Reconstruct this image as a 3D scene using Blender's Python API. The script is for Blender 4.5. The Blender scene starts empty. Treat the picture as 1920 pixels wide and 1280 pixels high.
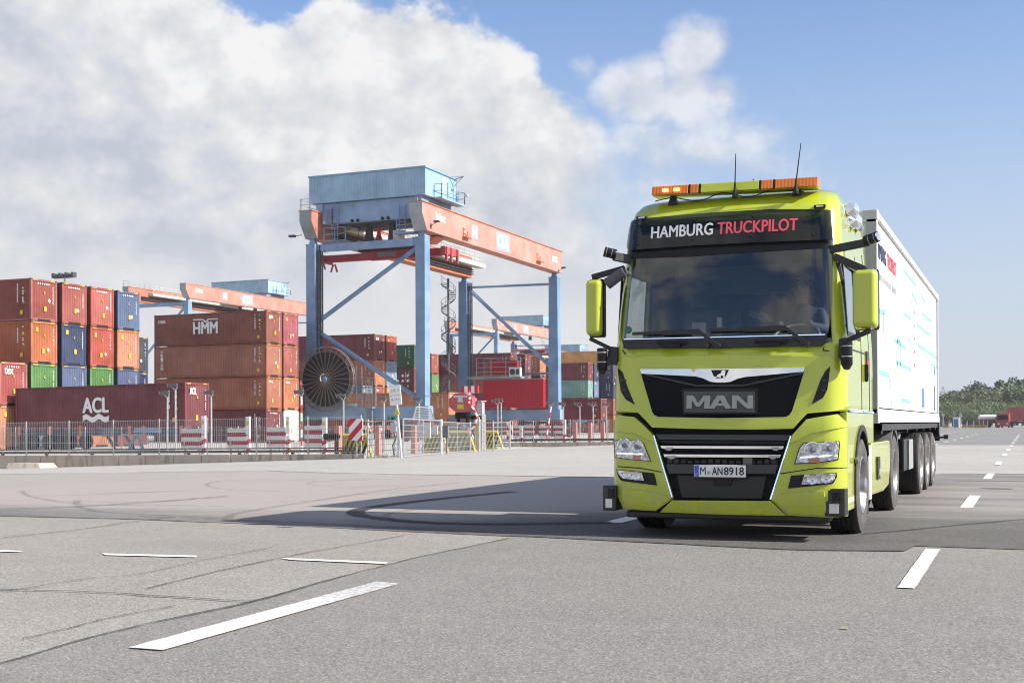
import bpy, bmesh, math, random
from mathutils import Vector, Matrix
random.seed(7)
scene = bpy.context.scene
C = scene.collection
# ------------------------------------------------------------------ camera
CAM_H = 1.16
RIGHT = Vector((0.9216, 0.3881, -0.0040)); UP = Vector((0.0070, -0.0064, 0.99996)); FWD = Vector((-0.3880, 0.9216, 0.0082))
cam_data = bpy.data.cameras.new("camera")
cam = bpy.data.objects.new("camera", cam_data); C.objects.link(cam)
m = Matrix.Identity(4)
for i in range(3):
    m[i][0] = RIGHT[i]; m[i][1] = UP[i]; m[i][2] = -FWD[i]
m[0][3], m[1][3], m[2][3] = 0, 0, CAM_H
cam.matrix_world = m
cam_data.sensor_width = 36; cam_data.lens = 2300 / 1920 * 36; cam_data.shift_y = 135 / 1920
cam_data.clip_start = 0.1; cam_data.clip_end = 6000
cam_data.dof.use_dof = True; cam_data.dof.focus_distance = 12.6; cam_data.dof.aperture_fstop = 5.0
scene.camera = cam
scene.cycles.filter_width = 1.0
scene.view_settings.view_transform = 'Standard'; scene.view_settings.look = 'None'
scene.view_settings.exposure = 0.68; scene.view_settings.gamma = 1
# ------------------------------------------------------------------ sun
SUN_EL = math.radians(34); SUN_AZ = math.radians(88.5)     # azimuth clockwise from +Y
sd = Vector((math.sin(SUN_AZ) * math.cos(SUN_EL), math.cos(SUN_AZ) * math.cos(SUN_EL), math.sin(SUN_EL)))
sl = bpy.data.lights.new("sun", 'SUN'); sl.energy = 4.9; sl.angle = math.radians(0.53); sl.color = (1.0, 0.945, 0.87)
so = bpy.data.objects.new("sun", sl); C.objects.link(so)
so.rotation_euler = (-sd).to_track_quat('-Z', 'Y').to_euler()
# ------------------------------------------------------------------ world: sky with clouds
world = bpy.data.worlds.new("World"); scene.world = world; world.use_nodes = True
W = world.node_tree; W.nodes.clear()
class NT:
    """small helper to wire node trees"""
    def __init__(s, t): s.t = t
    def n(s, typ, **kw):
        nd = s.t.nodes.new(typ)
        for k, v in kw.items():
            if k.startswith('i_'):
                key = k[2:]; key = int(key) if key.isdigit() else key
                s.put(nd.inputs[key], v)
            else: setattr(nd, k, v)
        return nd
    def put(s, sock, v):
        if hasattr(v, 'links') or isinstance(v, bpy.types.NodeSocket): s.t.links.new(v, sock)
        elif isinstance(v, bpy.types.Node): s.t.links.new(v.outputs[0], sock)
        else:
            if hasattr(sock.default_value, '__len__') and len(sock.default_value) == 4 and hasattr(v, '__len__') and len(v) == 3: v = (*v, 1)
            sock.default_value = v
    def m(s, op, a, b=None, c=None, clamp=False):
        nd = s.t.nodes.new('ShaderNodeMath'); nd.operation = op; nd.use_clamp = clamp
        s.put(nd.inputs[0], a)
        if b is not None: s.put(nd.inputs[1], b)
        if c is not None: s.put(nd.inputs[2], c)
        return nd.outputs[0]
    def mix(s, f, a, b, blend='MIX'):
        nd = s.t.nodes.new('ShaderNodeMix'); nd.data_type = 'RGBA'; nd.blend_type = blend
        s.put(nd.inputs[0], f); s.put(nd.inputs[6], a); s.put(nd.inputs[7], b)
        return nd.outputs[2]
    def ramp(s, f, stops, interp='LINEAR'):
        nd = s.t.nodes.new('ShaderNodeValToRGB'); nd.color_ramp.interpolation = interp
        s.put(nd.inputs[0], f); el = nd.color_ramp.elements
        while len(el) < len(stops): el.new(0.5)
        for e, (p, c) in zip(el, stops): e.position = p; e.color = (*c, 1) if len(c) == 3 else c
        return nd.outputs[0]
    def smooth(s, x, a, b):
        nd = s.t.nodes.new('ShaderNodeMapRange'); nd.interpolation_type = 'SMOOTHSTEP'
        s.put(nd.inputs[0], x); nd.inputs[1].default_value = a; nd.inputs[2].default_value = b
        nd.inputs[3].default_value = 0; nd.inputs[4].default_value = 1
        return nd.outputs[0]
    def noise(s, vec, scale, detail=4, rough=0.5, dist=0.0):
        nd = s.t.nodes.new('ShaderNodeTexNoise'); nd.noise_dimensions = '3D'
        if vec is not None: s.put(nd.inputs['Vector'], vec)
        nd.inputs['Scale'].default_value = scale; nd.inputs['Detail'].default_value = detail
        nd.inputs['Roughness'].default_value = rough; nd.inputs['Distortion'].default_value = dist
        return nd.outputs[0]
w = NT(W)
SKY_STRENGTH = 0.10
sky = w.n('ShaderNodeTexSky', sky_type='NISHITA', sun_disc=False, sun_elevation=SUN_EL, sun_rotation=SUN_AZ, altitude=10, air_density=1.0, dust_density=1.2, ozone_density=1.3)
tc = w.n('ShaderNodeTexCoord')
d = tc.outputs['Generated']
sep = w.n('ShaderNodeSeparateXYZ', i_0=d)
el = w.m('ARCSINE', sep.outputs[2])                                   # elevation, rad
az = w.m('ARCTAN2', sep.outputs[0], sep.outputs[1])                   # azimuth from +Y, rad, + towards +X
# clouds live on a flat-ish layer: stretch direction so puffs get smaller near the horizon
vs = w.n('ShaderNodeVectorMath', operation='MULTIPLY', i_0=d, i_1=(1.0, 1.0, 1.35)).outputs[0]
n_big = w.noise(vs, 5.5, 7, 0.50)
n_puff = w.noise(vs, 17.0, 9, 0.60)
# the cloud bank: elevation of its top edge as a curve of azimuth (-0.80 .. 0.02 rad is the view)
t_az = w.m('MULTIPLY_ADD', az, 1 / 3.2, 0.55)                          # az -1.76..1.44 -> 0..1
fc = w.n('ShaderNodeFloatCurve')
cv = fc.mapping.curves[0]
def azpx(px): return math.radians(-22.82) + math.atan((px - 960) / 2300)
pts = [(-1.7, .30), (azpx(-300), .38), (azpx(60), .375), (azpx(330), .362), (azpx(520), .338), (azpx(640), .346), (azpx(720), .345), (azpx(860), .334), (azpx(960), .312), (azpx(1010), .288), (azpx(1080), .262), (azpx(1150), .225), (azpx(1260), .185), (azpx(1370), .145), (azpx(1470), .09), (azpx(1640), .0), (0.3, .0), (1.4, .05)]
pts = [((a / 3.2 + 0.55), e * 2) for a, e in pts]
while len(cv.points) < len(pts): cv.points.new(0.5, 0.5)
for p, q in zip(cv.points, pts): p.location = q
fc.mapping.update()
w.put(fc.inputs['Value'], t_az)
top = w.m('MULTIPLY', fc.outputs[0], 0.5)
dist = w.m('SUBTRACT', top, el)                                         # >0 inside the bank
wob = w.m('MULTIPLY', w.m('SUBTRACT', n_big, 0.5), 0.10)
wob2 = w.m('MULTIPLY', w.m('SUBTRACT', n_puff, 0.5), 0.085)
dist = w.m('ADD', w.m('ADD', dist, wob), wob2)
soft = w.m('MULTIPLY_ADD', w.smooth(el, 0.275, 0.12), 0.16, 0.016)
bank = w.m('MULTIPLY', w.smooth(w.m('DIVIDE', w.m('ADD', dist, 0.004), soft), 0.0, 1.0), 0.94)
# single cumulus puffs right of the bank
def blob(px, py, r, amp):
    a = azpx(px); e = (796 - py) / 2300
    v = (math.sin(a) * math.cos(e), math.cos(a) * math.cos(e), math.sin(e))
    dd = w.n('ShaderNodeVectorMath', operation='DISTANCE', i_0=d, i_1=v).outputs['Value']
    return w.m('MULTIPLY', w.m('SUBTRACT', 1.0, w.m('DIVIDE', dd, r)), amp)
bl = None
for b in ((1305, 125, .034, .95), (1215, 195, .040, .8), (1290, 200, .045, .8), (1355, 205, .030, .7), (1330, 300, .060, .55), (1230, 310, .07, .55), (1160, 185, .035, .7), (1100, 150, .02, .5), (1420, 330, .06, .3)):
    q = blob(*b); bl = q if bl is None else w.m('MAXIMUM', bl, q)
bl = w.m('ADD', bl, w.m('MULTIPLY', w.m('SUBTRACT', n_puff, 0.5), 1.25))
puff = w.smooth(bl, 0.10, 0.62)
# scattered clouds over the rest of the sky (seen only in reflections and as light)
n_all = w.noise(vs, 4.5, 8, 0.55)
behind = w.smooth(sep.outputs[1], 0.25, -0.05)
scat = w.m('MULTIPLY', w.smooth(n_all, 0.43, 0.57), behind)
mask = w.m('MAXIMUM', w.m('MAXIMUM', bank, w.m('MULTIPLY', puff, 0.72)), w.m('MULTIPLY', scat, 0.95))
# thin veil in the whole lower sky
veil = w.m('MULTIPLY', w.m('POWER', w.smooth(el, 0.46, -0.06), 1.2), 0.95)
# cloud shading: white crowns, blue-grey bellies
vup = w.n('ShaderNodeVectorMath', operation='ADD', i_0=vs, i_1=(0.020, 0.0, 0.034)).outputs[0]
rel = w.m('MULTIPLY', w.m('SUBTRACT', n_puff, w.noise(vup, 17.0, 9, 0.60)), 2.0)
rel2 = w.m('MULTIPLY', w.m('SUBTRACT', n_big, w.noise(vup, 5.5, 7, 0.50)), 2.0)
crown = w.smooth(dist, 0.150, 0.012)
belly = w.smooth(el, 0.05, 0.17)
lum = w.m('ADD', w.m('ADD', w.m('MULTIPLY', crown, 0.34), rel), rel2)
lum = w.m('ADD', lum, w.m('MULTIPLY', w.m('SUBTRACT', n_big, 0.5), -1.1))
lum = w.m('ADD', lum, 0.40, clamp=True)
lum = w.m('ADD', w.m('MULTIPLY', lum, belly), w.m('MULTIPLY', w.m('SUBTRACT', 1.0, belly), 0.70), clamp=True)
K = 1 / SKY_STRENGTH
ccol = w.ramp(lum, [(0.0, (.350, .372, .412)), (0.35, (.425, .438, .465)), (0.65, (.495, .495, .50)), (1.0, (.60, .592, .582))])
ccol = w.n('ShaderNodeVectorMath', operation='SCALE', i_0=ccol, i_3=K).outputs[0]
vcol = w.n('ShaderNodeVectorMath', operation='SCALE', i_0=(.405, .430, .475), i_3=K).outputs[0]
skyc = w.n('ShaderNodeVectorMath', operation='MULTIPLY', i_0=sky.outputs[0], i_1=(0.80, 0.97, 1.22)).outputs[0]
c1 = w.mix(veil, skyc, vcol)
c2 = w.mix(mask, c1, ccol)
bg = w.n('ShaderNodeBackground', i_0=c2, i_1=SKY_STRENGTH)
w.n('ShaderNodeOutputWorld', i_0=bg.outputs[0])
# ------------------------------------------------------------------ points of the place, measured from the camera
def ray(px, py):
    return FWD + RIGHT * ((px - 960) / 2300) + UP * (-(py - 775) / 2300)
def gz(X):
    return 0.0 if X > -17.5 else max(-0.033 * (-17.5 - X), -0.95)
def gp(px, py, dz=0.0):
    r = ray(px, py); z = dz
    for _ in range(80):
        t = (z - CAM_H) / r.z; z += 0.5 * (gz(t * r.x) + dz - z)
    return Vector((t * r.x, t * r.y, z))
def at_y(px, py, Y):
    r = ray(px, py); t = Y / r.y; return Vector((t * r.x, Y, CAM_H + t * r.z))
def at_x(px, py, X):
    r = ray(px, py); t = X / r.x; return Vector((X, t * r.y, CAM_H + t * r.z))
# ------------------------------------------------------------------ materials
MATS = {}
def new_mat(name):
    mt = bpy.data.materials.new(name); mt.use_nodes = True; mt.node_tree.nodes.clear(); MATS[name] = mt
    return mt, NT(mt.node_tree)
def principled(t, **kw):
    p = t.n('ShaderNodeBsdfPrincipled')
    for k, v in kw.items(): t.put(p.inputs[k.replace('_', ' ')], v)
    t.n('ShaderNodeOutputMaterial', i_0=p.outputs[0]); return p
def simple(name, col, rough=0.5, metal=0.0, var=0.10, scale=6.0, coat=0.0, bump=0.0, spec=0.5):
    if name in MATS: return MATS[name]
    mt, t = new_mat(name)
    tcn = t.n('ShaderNodeTexCoord').outputs['Object']
    n = t.noise(tcn, scale, 5, 0.6)
    lo = tuple(c * (1 - var) for c in col); hi = tuple(min(1, c * (1 + var)) for c in col)
    cc = t.ramp(n, [(0.3, lo), (0.7, hi)])
    rr = t.m('MULTIPLY_ADD', n, 0.16, rough - 0.08, clamp=True)
    p = principled(t, Base_Color=cc, Roughness=rr, Metallic=metal, Coat_Weight=coat, Coat_Roughness=0.04, Specular_IOR_Level=spec)
    if bump:
        b = t.n('ShaderNodeBump', i_Strength=bump, i_Distance=0.01, i_Height=t.noise(tcn, scale * 8, 3, 0.6)); t.put(p.inputs['Normal'], b.outputs[0])
    return mt
def emissive(name, col, strength):
    mt, t = new_mat(name)
    principled(t, Base_Color=col, Roughness=0.3, Emission_Color=col, Emission_Strength=strength); return mt
def weathered(name, col, rust=(0.16, 0.075, 0.04), amt=0.5, rough=0.55):
    """old steel paint: faded patches, streaks that run down, rust and grime spots"""
    if name in MATS: return MATS[name]
    mt, t = new_mat(name)
    tcn = t.n('ShaderNodeTexCoord').outputs['Object']
    inf = t.n('ShaderNodeObjectInfo').outputs['Random']
    off = t.n('ShaderNodeVectorMath', operation='ADD', i_0=tcn, i_1=t.n('ShaderNodeCombineXYZ', i_0=t.m('MULTIPLY', inf, 40.0), i_1=t.m('MULTIPLY', inf, 17.0)).outputs[0]).outputs[0]
    st = t.n('ShaderNodeVectorMath', operation='MULTIPLY', i_0=off, i_1=(3.2, 3.2, 0.25)).outputs[0]
    fade = t.noise(off, 0.55, 5, 0.6); streak = t.noise(st, 1.3, 5, 0.62); spot = t.noise(off, 3.4, 6, 0.68)
    hi = tuple(min(1, c * 1.16 + 0.02) for c in col); lo = tuple(c * 0.76 for c in col)
    c = t.ramp(fade, [(0.3, lo), (0.7, hi)])
    c = t.mix(t.m('MULTIPLY', t.smooth(streak, 0.56, 0.76), 0.42 * amt), c, tuple(x * 0.45 + 0.02 for x in col))
    c = t.mix(t.m('MULTIPLY', t.smooth(spot, 0.64, 0.72), amt), c, rust)
    hs = t.n('ShaderNodeHueSaturation', i_Hue=0.5, i_Saturation=t.m('MULTIPLY_ADD', inf, -.22, 1.05), i_Value=t.m('MULTIPLY_ADD', inf, .26, .87), i_Color=c)
    p = principled(t, Base_Color=hs.outputs[0], Roughness=t.m('MULTIPLY_ADD', spot, 0.25, rough - 0.1, clamp=True))
    t.put(p.inputs['Normal'], t.n('ShaderNodeBump', i_Strength=.35, i_Distance=.06, i_Height=t.noise(off, 1.7, 3, .6)).outputs[0])
    return mt
lime = None
mt, t = new_mat('lime_paint'); lime = mt
tcn = t.n('ShaderNodeTexCoord').outputs['Object']
n = t.noise(tcn, 1.2, 2, 0.5)
cc = t.ramp(n, [(0.3, (.425, .482, .024)), (0.7, (.445, .502, .027))])
lz = t.n('ShaderNodeSeparateXYZ', i_0=tcn).outputs[2]                # road film thrown up on the lower panels
film = t.m('MULTIPLY', t.m('MULTIPLY', t.smooth(lz, 1.1, 0.25), t.smooth(t.noise(tcn, 5.5, 6, .68), .40, .68)), .34)
cc = t.mix(film, cc, (.27, .25, .20))
principled(t, Base_Color=cc, Roughness=t.m('ADD', 0.25, film), Metallic=0.0, Coat_Weight=1.0, Coat_Roughness=0.03)
black = simple('black_plastic', (.018, .018, .020), 0.45, bump=0.15)
satin = simple('satin_black', (.009, .009, .010), 0.32, spec=.3)
dgrey = simple('dark_grey_plastic', (.045, .045, .048), 0.5, bump=0.1)
mgrey = simple('grey_plastic', (.16, .16, .165), 0.55)
lgrey = simple('light_grey_steel', (.52, .53, .54), 0.45, 0.1)
galv = simple('galvanised_steel', (.46, .47, .48), 0.42, 0.55, var=0.2)
chrome = simple('chrome', (.82, .82, .83), 0.07, 1.0, var=0.03)
brushed = simple('brushed_aluminium', (.38, .38, .39), 0.38, 0.85, var=0.08)
tyre_m = simple('tyre_rubber', (.013, .0125, .0125), 0.8, bump=0.4, scale=14, var=.25)
tyre_side = simple('tyre_sidewall', (.085, .075, .068), 0.85, bump=0.25, scale=12, var=.25)
white_p = simple('white_paint', (.80, .80, .79), 0.35, var=.03)
white_dirty = simple('off_white_paint', (.66, .65, .62), 0.5, var=.12)
red_p = simple('signal_red', (.50, .02, .03), 0.45, var=.12)
yellow_p = simple('signal_yellow', (.66, .46, .04), 0.5, var=.15)
orange_p = simple('safety_orange', (.72, .17, .06), 0.55, var=.15)
amber = emissive('amber_lens', (.62, .14, .005), 0.05)
lamp_on = emissive('lit_beacon', (1.0, .62, .12), 2.2)
led = emissive('led_strip', (.50, .66, .95), .45)
letter_w = simple('white_lettering', (.78, .78, .77), 0.5, var=.04)
letter_r = simple('pink_red_lettering', (.80, .09, .13), 0.5, var=.04)
letter_k = simple('black_lettering', (.02, .02, .022), 0.5)
def glass(name, tint, refl=1.0, rough=0.0):
    mt, t = new_mat(name)
    fr = t.n('ShaderNodeFresnel'); t.put(fr.inputs[0], t.m('MULTIPLY_ADD', t.n('ShaderNodeNewGeometry').outputs['Backfacing'], 1 / 1.52 - 1.52, 1.52))
    g = t.n('ShaderNodeBsdfGlossy', i_Color=(.98, .98, .98), i_Roughness=rough)
    tr = t.n('ShaderNodeBsdfTransparent', i_Color=tint)
    mx = t.n('ShaderNodeMixShader'); t.put(mx.inputs[0], t.m('MULTIPLY', fr.outputs[0], refl, clamp=True)); t.put(mx.inputs[1], tr.outputs[0]); t.put(mx.inputs[2], g.outputs[0])
    t.n('ShaderNodeOutputMaterial', i_0=mx.outputs[0]); return mt
wind_glass = glass('windscreen_glass', (.52, .56, .55), 2.2)
side_glass = glass('side_glass', (.80, .85, .85), 1.6)
visor_glass = glass('smoked_visor', (.24, .27, .24), 1.0, 0.03)
lens_glass = glass('clear_lens', (.93, .94, .95), 1.2)
# ------------------------------------------------------------------ mesh helpers
class MB:
    """collects shapes and links them as ONE mesh object"""
    def __init__(s): s.v = []; s.f = []; s.mi = []; s.cur = 0
    def add(s, vs, fs):
        b = len(s.v); s.v += [tuple(p) for p in vs]; s.f += [tuple(i + b for i in f) for f in fs]; s.mi += [s.cur] * len(fs)
        return s
    def mat(s, i): s.cur = i; return s
    def box(s, x0, x1, y0, y1, z0, z1):
        return s.add([(x0, y0, z0), (x1, y0, z0), (x1, y1, z0), (x0, y1, z0), (x0, y0, z1), (x1, y0, z1), (x1, y1, z1), (x0, y1, z1)],
                     [(0, 3, 2, 1), (4, 5, 6, 7), (0, 1, 5, 4), (1, 2, 6, 5), (2, 3, 7, 6), (3, 0, 4, 7)])
    def hexa(s, p):                                     # eight points, bottom ring then top ring
        return s.add(p, [(0, 3, 2, 1), (4, 5, 6, 7), (0, 1, 5, 4), (1, 2, 6, 5), (2, 3, 7, 6), (3, 0, 4, 7)])
    def bar(s, a, b, w, h=None, up=(0, 0, 1)):
        a = Vector(a); b = Vector(b); h = w if h is None else h
        dd = (b - a).normalized(); u = Vector(up)
        if abs(dd.dot(u)) > 0.98: u = Vector((0, 1, 0))
        sx = dd.cross(u).normalized() * (w / 2); sy = sx.cross(dd).normalized() * (h / 2)
        return s.hexa([a - sx - sy, a + sx - sy, a + sx + sy, a - sx + sy, b - sx - sy, b + sx - sy, b + sx + sy, b - sx + sy])
    def tube(s, a, b, r, n=10, r2=None, caps=True):
        a = Vector(a); b = Vector(b); r2 = r if r2 is None else r2
        dd = (b - a).normalized(); u = Vector((0, 0, 1)) if abs(dd.z) < 0.95 else Vector((0, 1, 0))
        sx = dd.cross(u).normalized(); sy = sx.cross(dd)
        vs = []
        for c, rr in ((a, r), (b, r2)):
            vs += [c + (sx * math.cos(2 * math.pi * i / n) + sy * math.sin(2 * math.pi * i / n)) * rr for i in range(n)]
        fs = [(i, (i + 1) % n, n + (i + 1) % n, n + i) for i in range(n)]
        if caps: fs += [tuple(range(n))[::-1], tuple(range(n, 2 * n))]
        return s.add(vs, fs)
    def path(s, pts, r, n=8):
        for a, b in zip(pts[:-1], pts[1:]): s.tube(a, b, r, n)
        return s
    def lathe(s, prof, o, axis='x', n=32):
        """prof: (along axis, radius) pairs; closed ends where radius is 0"""
        o = Vector(o); vs = []; ax = {'x': (Vector((1, 0, 0)), Vector((0, 1, 0)), Vector((0, 0, 1))), 'y': (Vector((0, 1, 0)), Vector((0, 0, 1)), Vector((1, 0, 0))), 'z': (Vector((0, 0, 1)), Vector((1, 0, 0)), Vector((0, 1, 0)))}[axis] if isinstance(axis, str) else axis
        for t_, r in prof:
            for i in range(n):
                a = 2 * math.pi * i / n; vs.append(o + ax[0] * t_ + ax[1] * (r * math.cos(a)) + ax[2] * (r * math.sin(a)))
        fs = []
        for k in range(len(prof) - 1):
            for i in range(n):
                j = (i + 1) % n; fs.append((k * n + i, k * n + j, (k + 1) * n + j, (k + 1) * n + i))
        return s.add(vs, fs)
    def prism(s, poly, fn, t0, t1):
        """poly: 2-d outline; fn(a, b, t) -> 3-d point; extruded from t0 to t1"""
        n = len(poly); vs = [fn(a, b, t0) for a, b in poly] + [fn(a, b, t1) for a, b in poly]
        return s.add(vs, [tuple(range(n)), tuple(range(n, 2 * n))[::-1]] + [(i, i + n, (i + 1) % n + n, (i + 1) % n) for i in range(n)])
    def build(s, name, mats, parent=None, smooth=False, bevel=0.0, angle=40):
        me = bpy.data.meshes.new(name); me.from_pydata(s.v, [], s.f)
        mats = mats if isinstance(mats, (list, tuple)) else [mats]
        for mm in mats: me.materials.append(mm)
        for p, i in zip(me.polygons, s.mi): p.material_index = i
        bm = bmesh.new(); bm.from_mesh(me)
        bmesh.ops.recalc_face_normals(bm, faces=bm.faces); bm.to_mesh(me); bm.free()
        return finish(name, me, parent, smooth, bevel, angle)
def finish(name, me, parent=None, smooth=False, bevel=0.0, angle=40):
    if smooth:
        for p in me.polygons: p.use_smooth = True
        if not bevel: me.set_sharp_from_angle(angle=math.radians(angle))
    o = bpy.data.objects.new(name, me); C.objects.link(o)
    if parent: o.parent = parent
    if bevel:
        b = o.modifiers.new('edge', 'BEVEL'); b.width = bevel; b.segments = 2; b.limit_method = 'ANGLE'; b.angle_limit = math.radians(angle); b.harden_normals = smooth
    return o
def tag(o, label=None, cat=None, group=None, kind=None):
    if label: o['label'] = label
    if cat: o['category'] = cat
    if group: o['group'] = group
    if kind: o['kind'] = kind
    return o
def thing(name, label, cat, loc=(0, 0, 0), rz=0, group=None):
    o = bpy.data.objects.new(name, None); C.objects.link(o); o.empty_display_size = 0.3
    o.location = loc; o.rotation_euler = (0, 0, rz)
    return tag(o, label, cat, group)
KIDS = {}
def copy_tree(o, parent=None):
    c = o.copy(); C.objects.link(c)
    if parent: c.parent = parent
    for ch in list(o.children): copy_tree(ch, c)
    return c
def text_mesh(name, body, size, mat, parent, place, depth=0.004, width=None, bold=0.0, height=None, shear=0.0):
    """lettering as a mesh; place(x, z) -> 3-d point on the surface it is painted on; x centred, z from the baseline"""
    cu = bpy.data.curves.new(name, 'FONT'); cu.body = body; cu.size = size; cu.align_x = 'CENTER'; cu.offset = 0; cu.shear = shear; cu.resolution_u = 3
    tmp = bpy.data.objects.new(name, cu); C.objects.link(tmp)
    dg = bpy.context.evaluated_depsgraph_get(); me = bpy.data.meshes.new_from_object(tmp.evaluated_get(dg))
    C.objects.unlink(tmp); bpy.data.objects.remove(tmp); bpy.data.curves.remove(cu)
    xs = [v.co.x for v in me.vertices]; ys = [v.co.y for v in me.vertices]
    x0, x1, y0, y1 = min(xs), max(xs), min(ys), max(ys)
    sx = (width / (x1 - x0)) if width else 1.0; sy = (height / (y1 - y0)) if height else sx
    P0 = [((v.co.x - (x0 + x1) / 2) * sx, (v.co.y - y0) * sy) for v in me.vertices]; F0 = [tuple(p.vertices) for p in me.polygons]
    o0, ox, oz = Vector(place(0, 0)), Vector(place(.01, 0)), Vector(place(0, .01)); nr = (ox - o0).cross(oz - o0).normalized()
    me = bpy.data.meshes.new(name); vs = []; fs = []
    for k, (dx, dz) in enumerate(((0, 0), (-1, 0), (1, 0), (0, .6), (0, -.6)) if bold else ((0, 0),)):   # a heavier face from shifted copies
        b = len(vs); vs += [Vector(place(x + dx * bold, z + dz * bold)) + nr * (.0007 * k) for x, z in P0]; fs += [tuple(i + b for i in f) for f in F0]
    me.from_pydata(vs, [], fs)
    me.materials.clear(); me.materials.append(mat); me.name = name
    o = bpy.data.objects.new(name, me); C.objects.link(o); o.parent = parent
    if depth:
        s = o.modifiers.new('t', 'SOLIDIFY'); s.thickness = depth; s.offset = 0
    return o
# ------------------------------------------------------------------ ground
def pavement(name, lo, hi, grit=(.30, .29, .28), agg=260.0, worn=None, patch=0.35, sheen=0.8):
    mt, t = new_mat(name)
    pos = t.n('ShaderNodeNewGeometry').outputs['Position']
    big = t.noise(pos, 0.16, 6, 0.62); mid = t.noise(pos, 1.3, 5, 0.65)
    c = t.ramp(t.m('ADD', t.m('MULTIPLY', big, 0.6), t.m('MULTIPLY', mid, 0.4)), [(0.36, lo), (0.64, hi)])
    # aggregate: coarse grains, light stones and dark pits
    v = t.n('ShaderNodeTexVoronoi', i_Vector=pos, i_Scale=agg * 0.42)
    grain = t.n('ShaderNodeSeparateColor', i_0=v.outputs['Color']).outputs[0]
    c = t.mix(t.m('MULTIPLY', t.smooth(grain, 0.70, 0.93), 0.54), c, tuple(min(1, x * 1.9) for x in hi))
    c = t.mix(t.m('MULTIPLY', t.smooth(grain, 0.30, 0.06), 0.58), c, tuple(x * 0.40 for x in lo))
    fine = t.noise(pos, agg * 0.13, 3, 0.7)
    c = t.mix(t.m('MULTIPLY', t.smooth(fine, 0.42, 0.72), 0.30), c, tuple(x * 0.62 for x in lo))
    # rubber drag and dirt stretched along the lanes
    st = t.n('ShaderNodeVectorMath', operation='MULTIPLY', i_0=pos, i_1=(0.22, 1.1, 1.0)).outputs[0]
    drag = t.noise(st, 0.9, 6, 0.66, 0.6)
    c = t.mix(t.m('MULTIPLY', t.smooth(drag, 0.50, 0.74), patch), c, tuple(x * 0.52 for x in lo))
    spots = t.noise(pos, 2.1, 4, 0.6)
    c = t.mix(t.m('MULTIPLY', t.smooth(spots, 0.70, 0.76), 0.35), c, tuple(x * 0.4 for x in lo))
    if worn:                                            # dust trodden in from the apron on the yard side
        sx = t.n('ShaderNodeSeparateXYZ', i_0=pos)
        f = t.m('ADD', t.m('MULTIPLY', t.smooth(sx.outputs[0], -worn[1], -worn[1] - 5.0), 0.74), t.m('MULTIPLY', t.m('MINIMUM', t.m('SUBTRACT', sx.outputs[1], worn[2]), 2.0), 0.19))
        f = t.m('ADD', f, t.m('MULTIPLY', t.m('SUBTRACT', drag, 0.5), 0.8))
        c = t.mix(t.m('MULTIPLY', t.smooth(f, 0.05, 0.75), worn[3]), c, worn[0])
    p = principled(t, Base_Color=c, Roughness=0.86, Specular_IOR_Level=0.3)
    h = t.m('ADD', t.m('MULTIPLY', grain, 0.6), fine)
    b = t.n('ShaderNodeBump', i_Strength=0.55, i_Distance=0.006, i_Height=h); t.put(p.inputs['Normal'], b.outputs[0])
    return mt
apron_m = pavement('apron_concrete', (.345, .322, .29), (.43, .405, .365), patch=0.25)
front_m = pavement('grey_asphalt', (.204, .189, .171), (.250, .233, .211), patch=0.10, agg=270)
beige_m = pavement('beige_asphalt', (.262, .239, .207), (.318, .292, .254), patch=0.16, agg=270)
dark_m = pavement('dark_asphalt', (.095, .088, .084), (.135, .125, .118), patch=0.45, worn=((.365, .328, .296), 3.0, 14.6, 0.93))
far_m = pavement('far_asphalt', (.20, .19, .18), (.26, .25, .235), patch=0.3)
yard_m = pavement('yard_concrete', (.40, .38, .33), (.50, .475, .42), patch=0.25)
def sheet(name, poly, mat, dz, kind='structure'):
    bm = bmesh.new()
    vs = [bm.verts.new((p[0], p[1], 0)) for p in poly]; f = bm.faces.new(vs)
    bmesh.ops.triangulate(bm, faces=[f])
    for X in (-17.5, -46.3):
        bmesh.ops.bisect_plane(bm, geom=bm.verts[:] + bm.edges[:] + bm.faces[:], plane_co=(X, 0, 0), plane_no=(1, 0, 0))
    for v in bm.verts: v.co.z = gz(v.co.x) + dz
    bmesh.ops.recalc_face_normals(bm, faces=bm.faces)
    for f in bm.faces:
        if f.normal.z < 0: f.normal_flip()
    me = bpy.data.meshes.new(name); bm.to_mesh(me); bm.free(); me.materials.append(mat)
    o = bpy.data.objects.new(name, me); C.objects.link(o); o['kind'] = kind
    return o
def px(poly): return [gp(*p) for p in poly]
sheet('ground', [(-3000, -400), (3000, -400), (3000, 5000), (-3000, 5000)], apron_m, 0)
seam = [(-60, 1262), (0, 1247), (240, 1180), (480, 1127), (725, 1061), (860, 1030), (958, 1009)]
low_edge = [(958, 1006), (1000, 1007), (1240, 1019), (1480, 1031), (1694, 1034), (1714, 1024), (1920, 1031)]
A = px(seam); L = px(low_edge)
sheet('foreground_road', [(-9.0, -60), (60, -60), (60, 12.2), *[p.xy for p in L[::-1]], *[p.xy for p in A[::-1]], (A[0].x - 2.2, A[0].y - 2.0)], front_m, 0.004)
lowL = px([(-40, 966), (0, 967.5), (265, 974), (350, 978), (520, 984), (700, 994), (958, 1006)])
sheet('worn_pavement', [(A[0].x - 2.2, A[0].y - 2.0), *[p.xy for p in A], *[p.xy for p in lowL[::-1]], (-40, 11.5), (-40, -20)], beige_m, 0.004)
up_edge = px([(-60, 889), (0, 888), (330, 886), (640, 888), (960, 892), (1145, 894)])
sheet('dark_road', [*[p.xy for p in lowL], *[p.xy for p in L[1:]], (60, 12.2), (60, 29.6), (-0.7, 29.6), (-5, 27.2), *[p.xy for p in up_edge[::-1]]], dark_m, 0.008)
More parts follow.
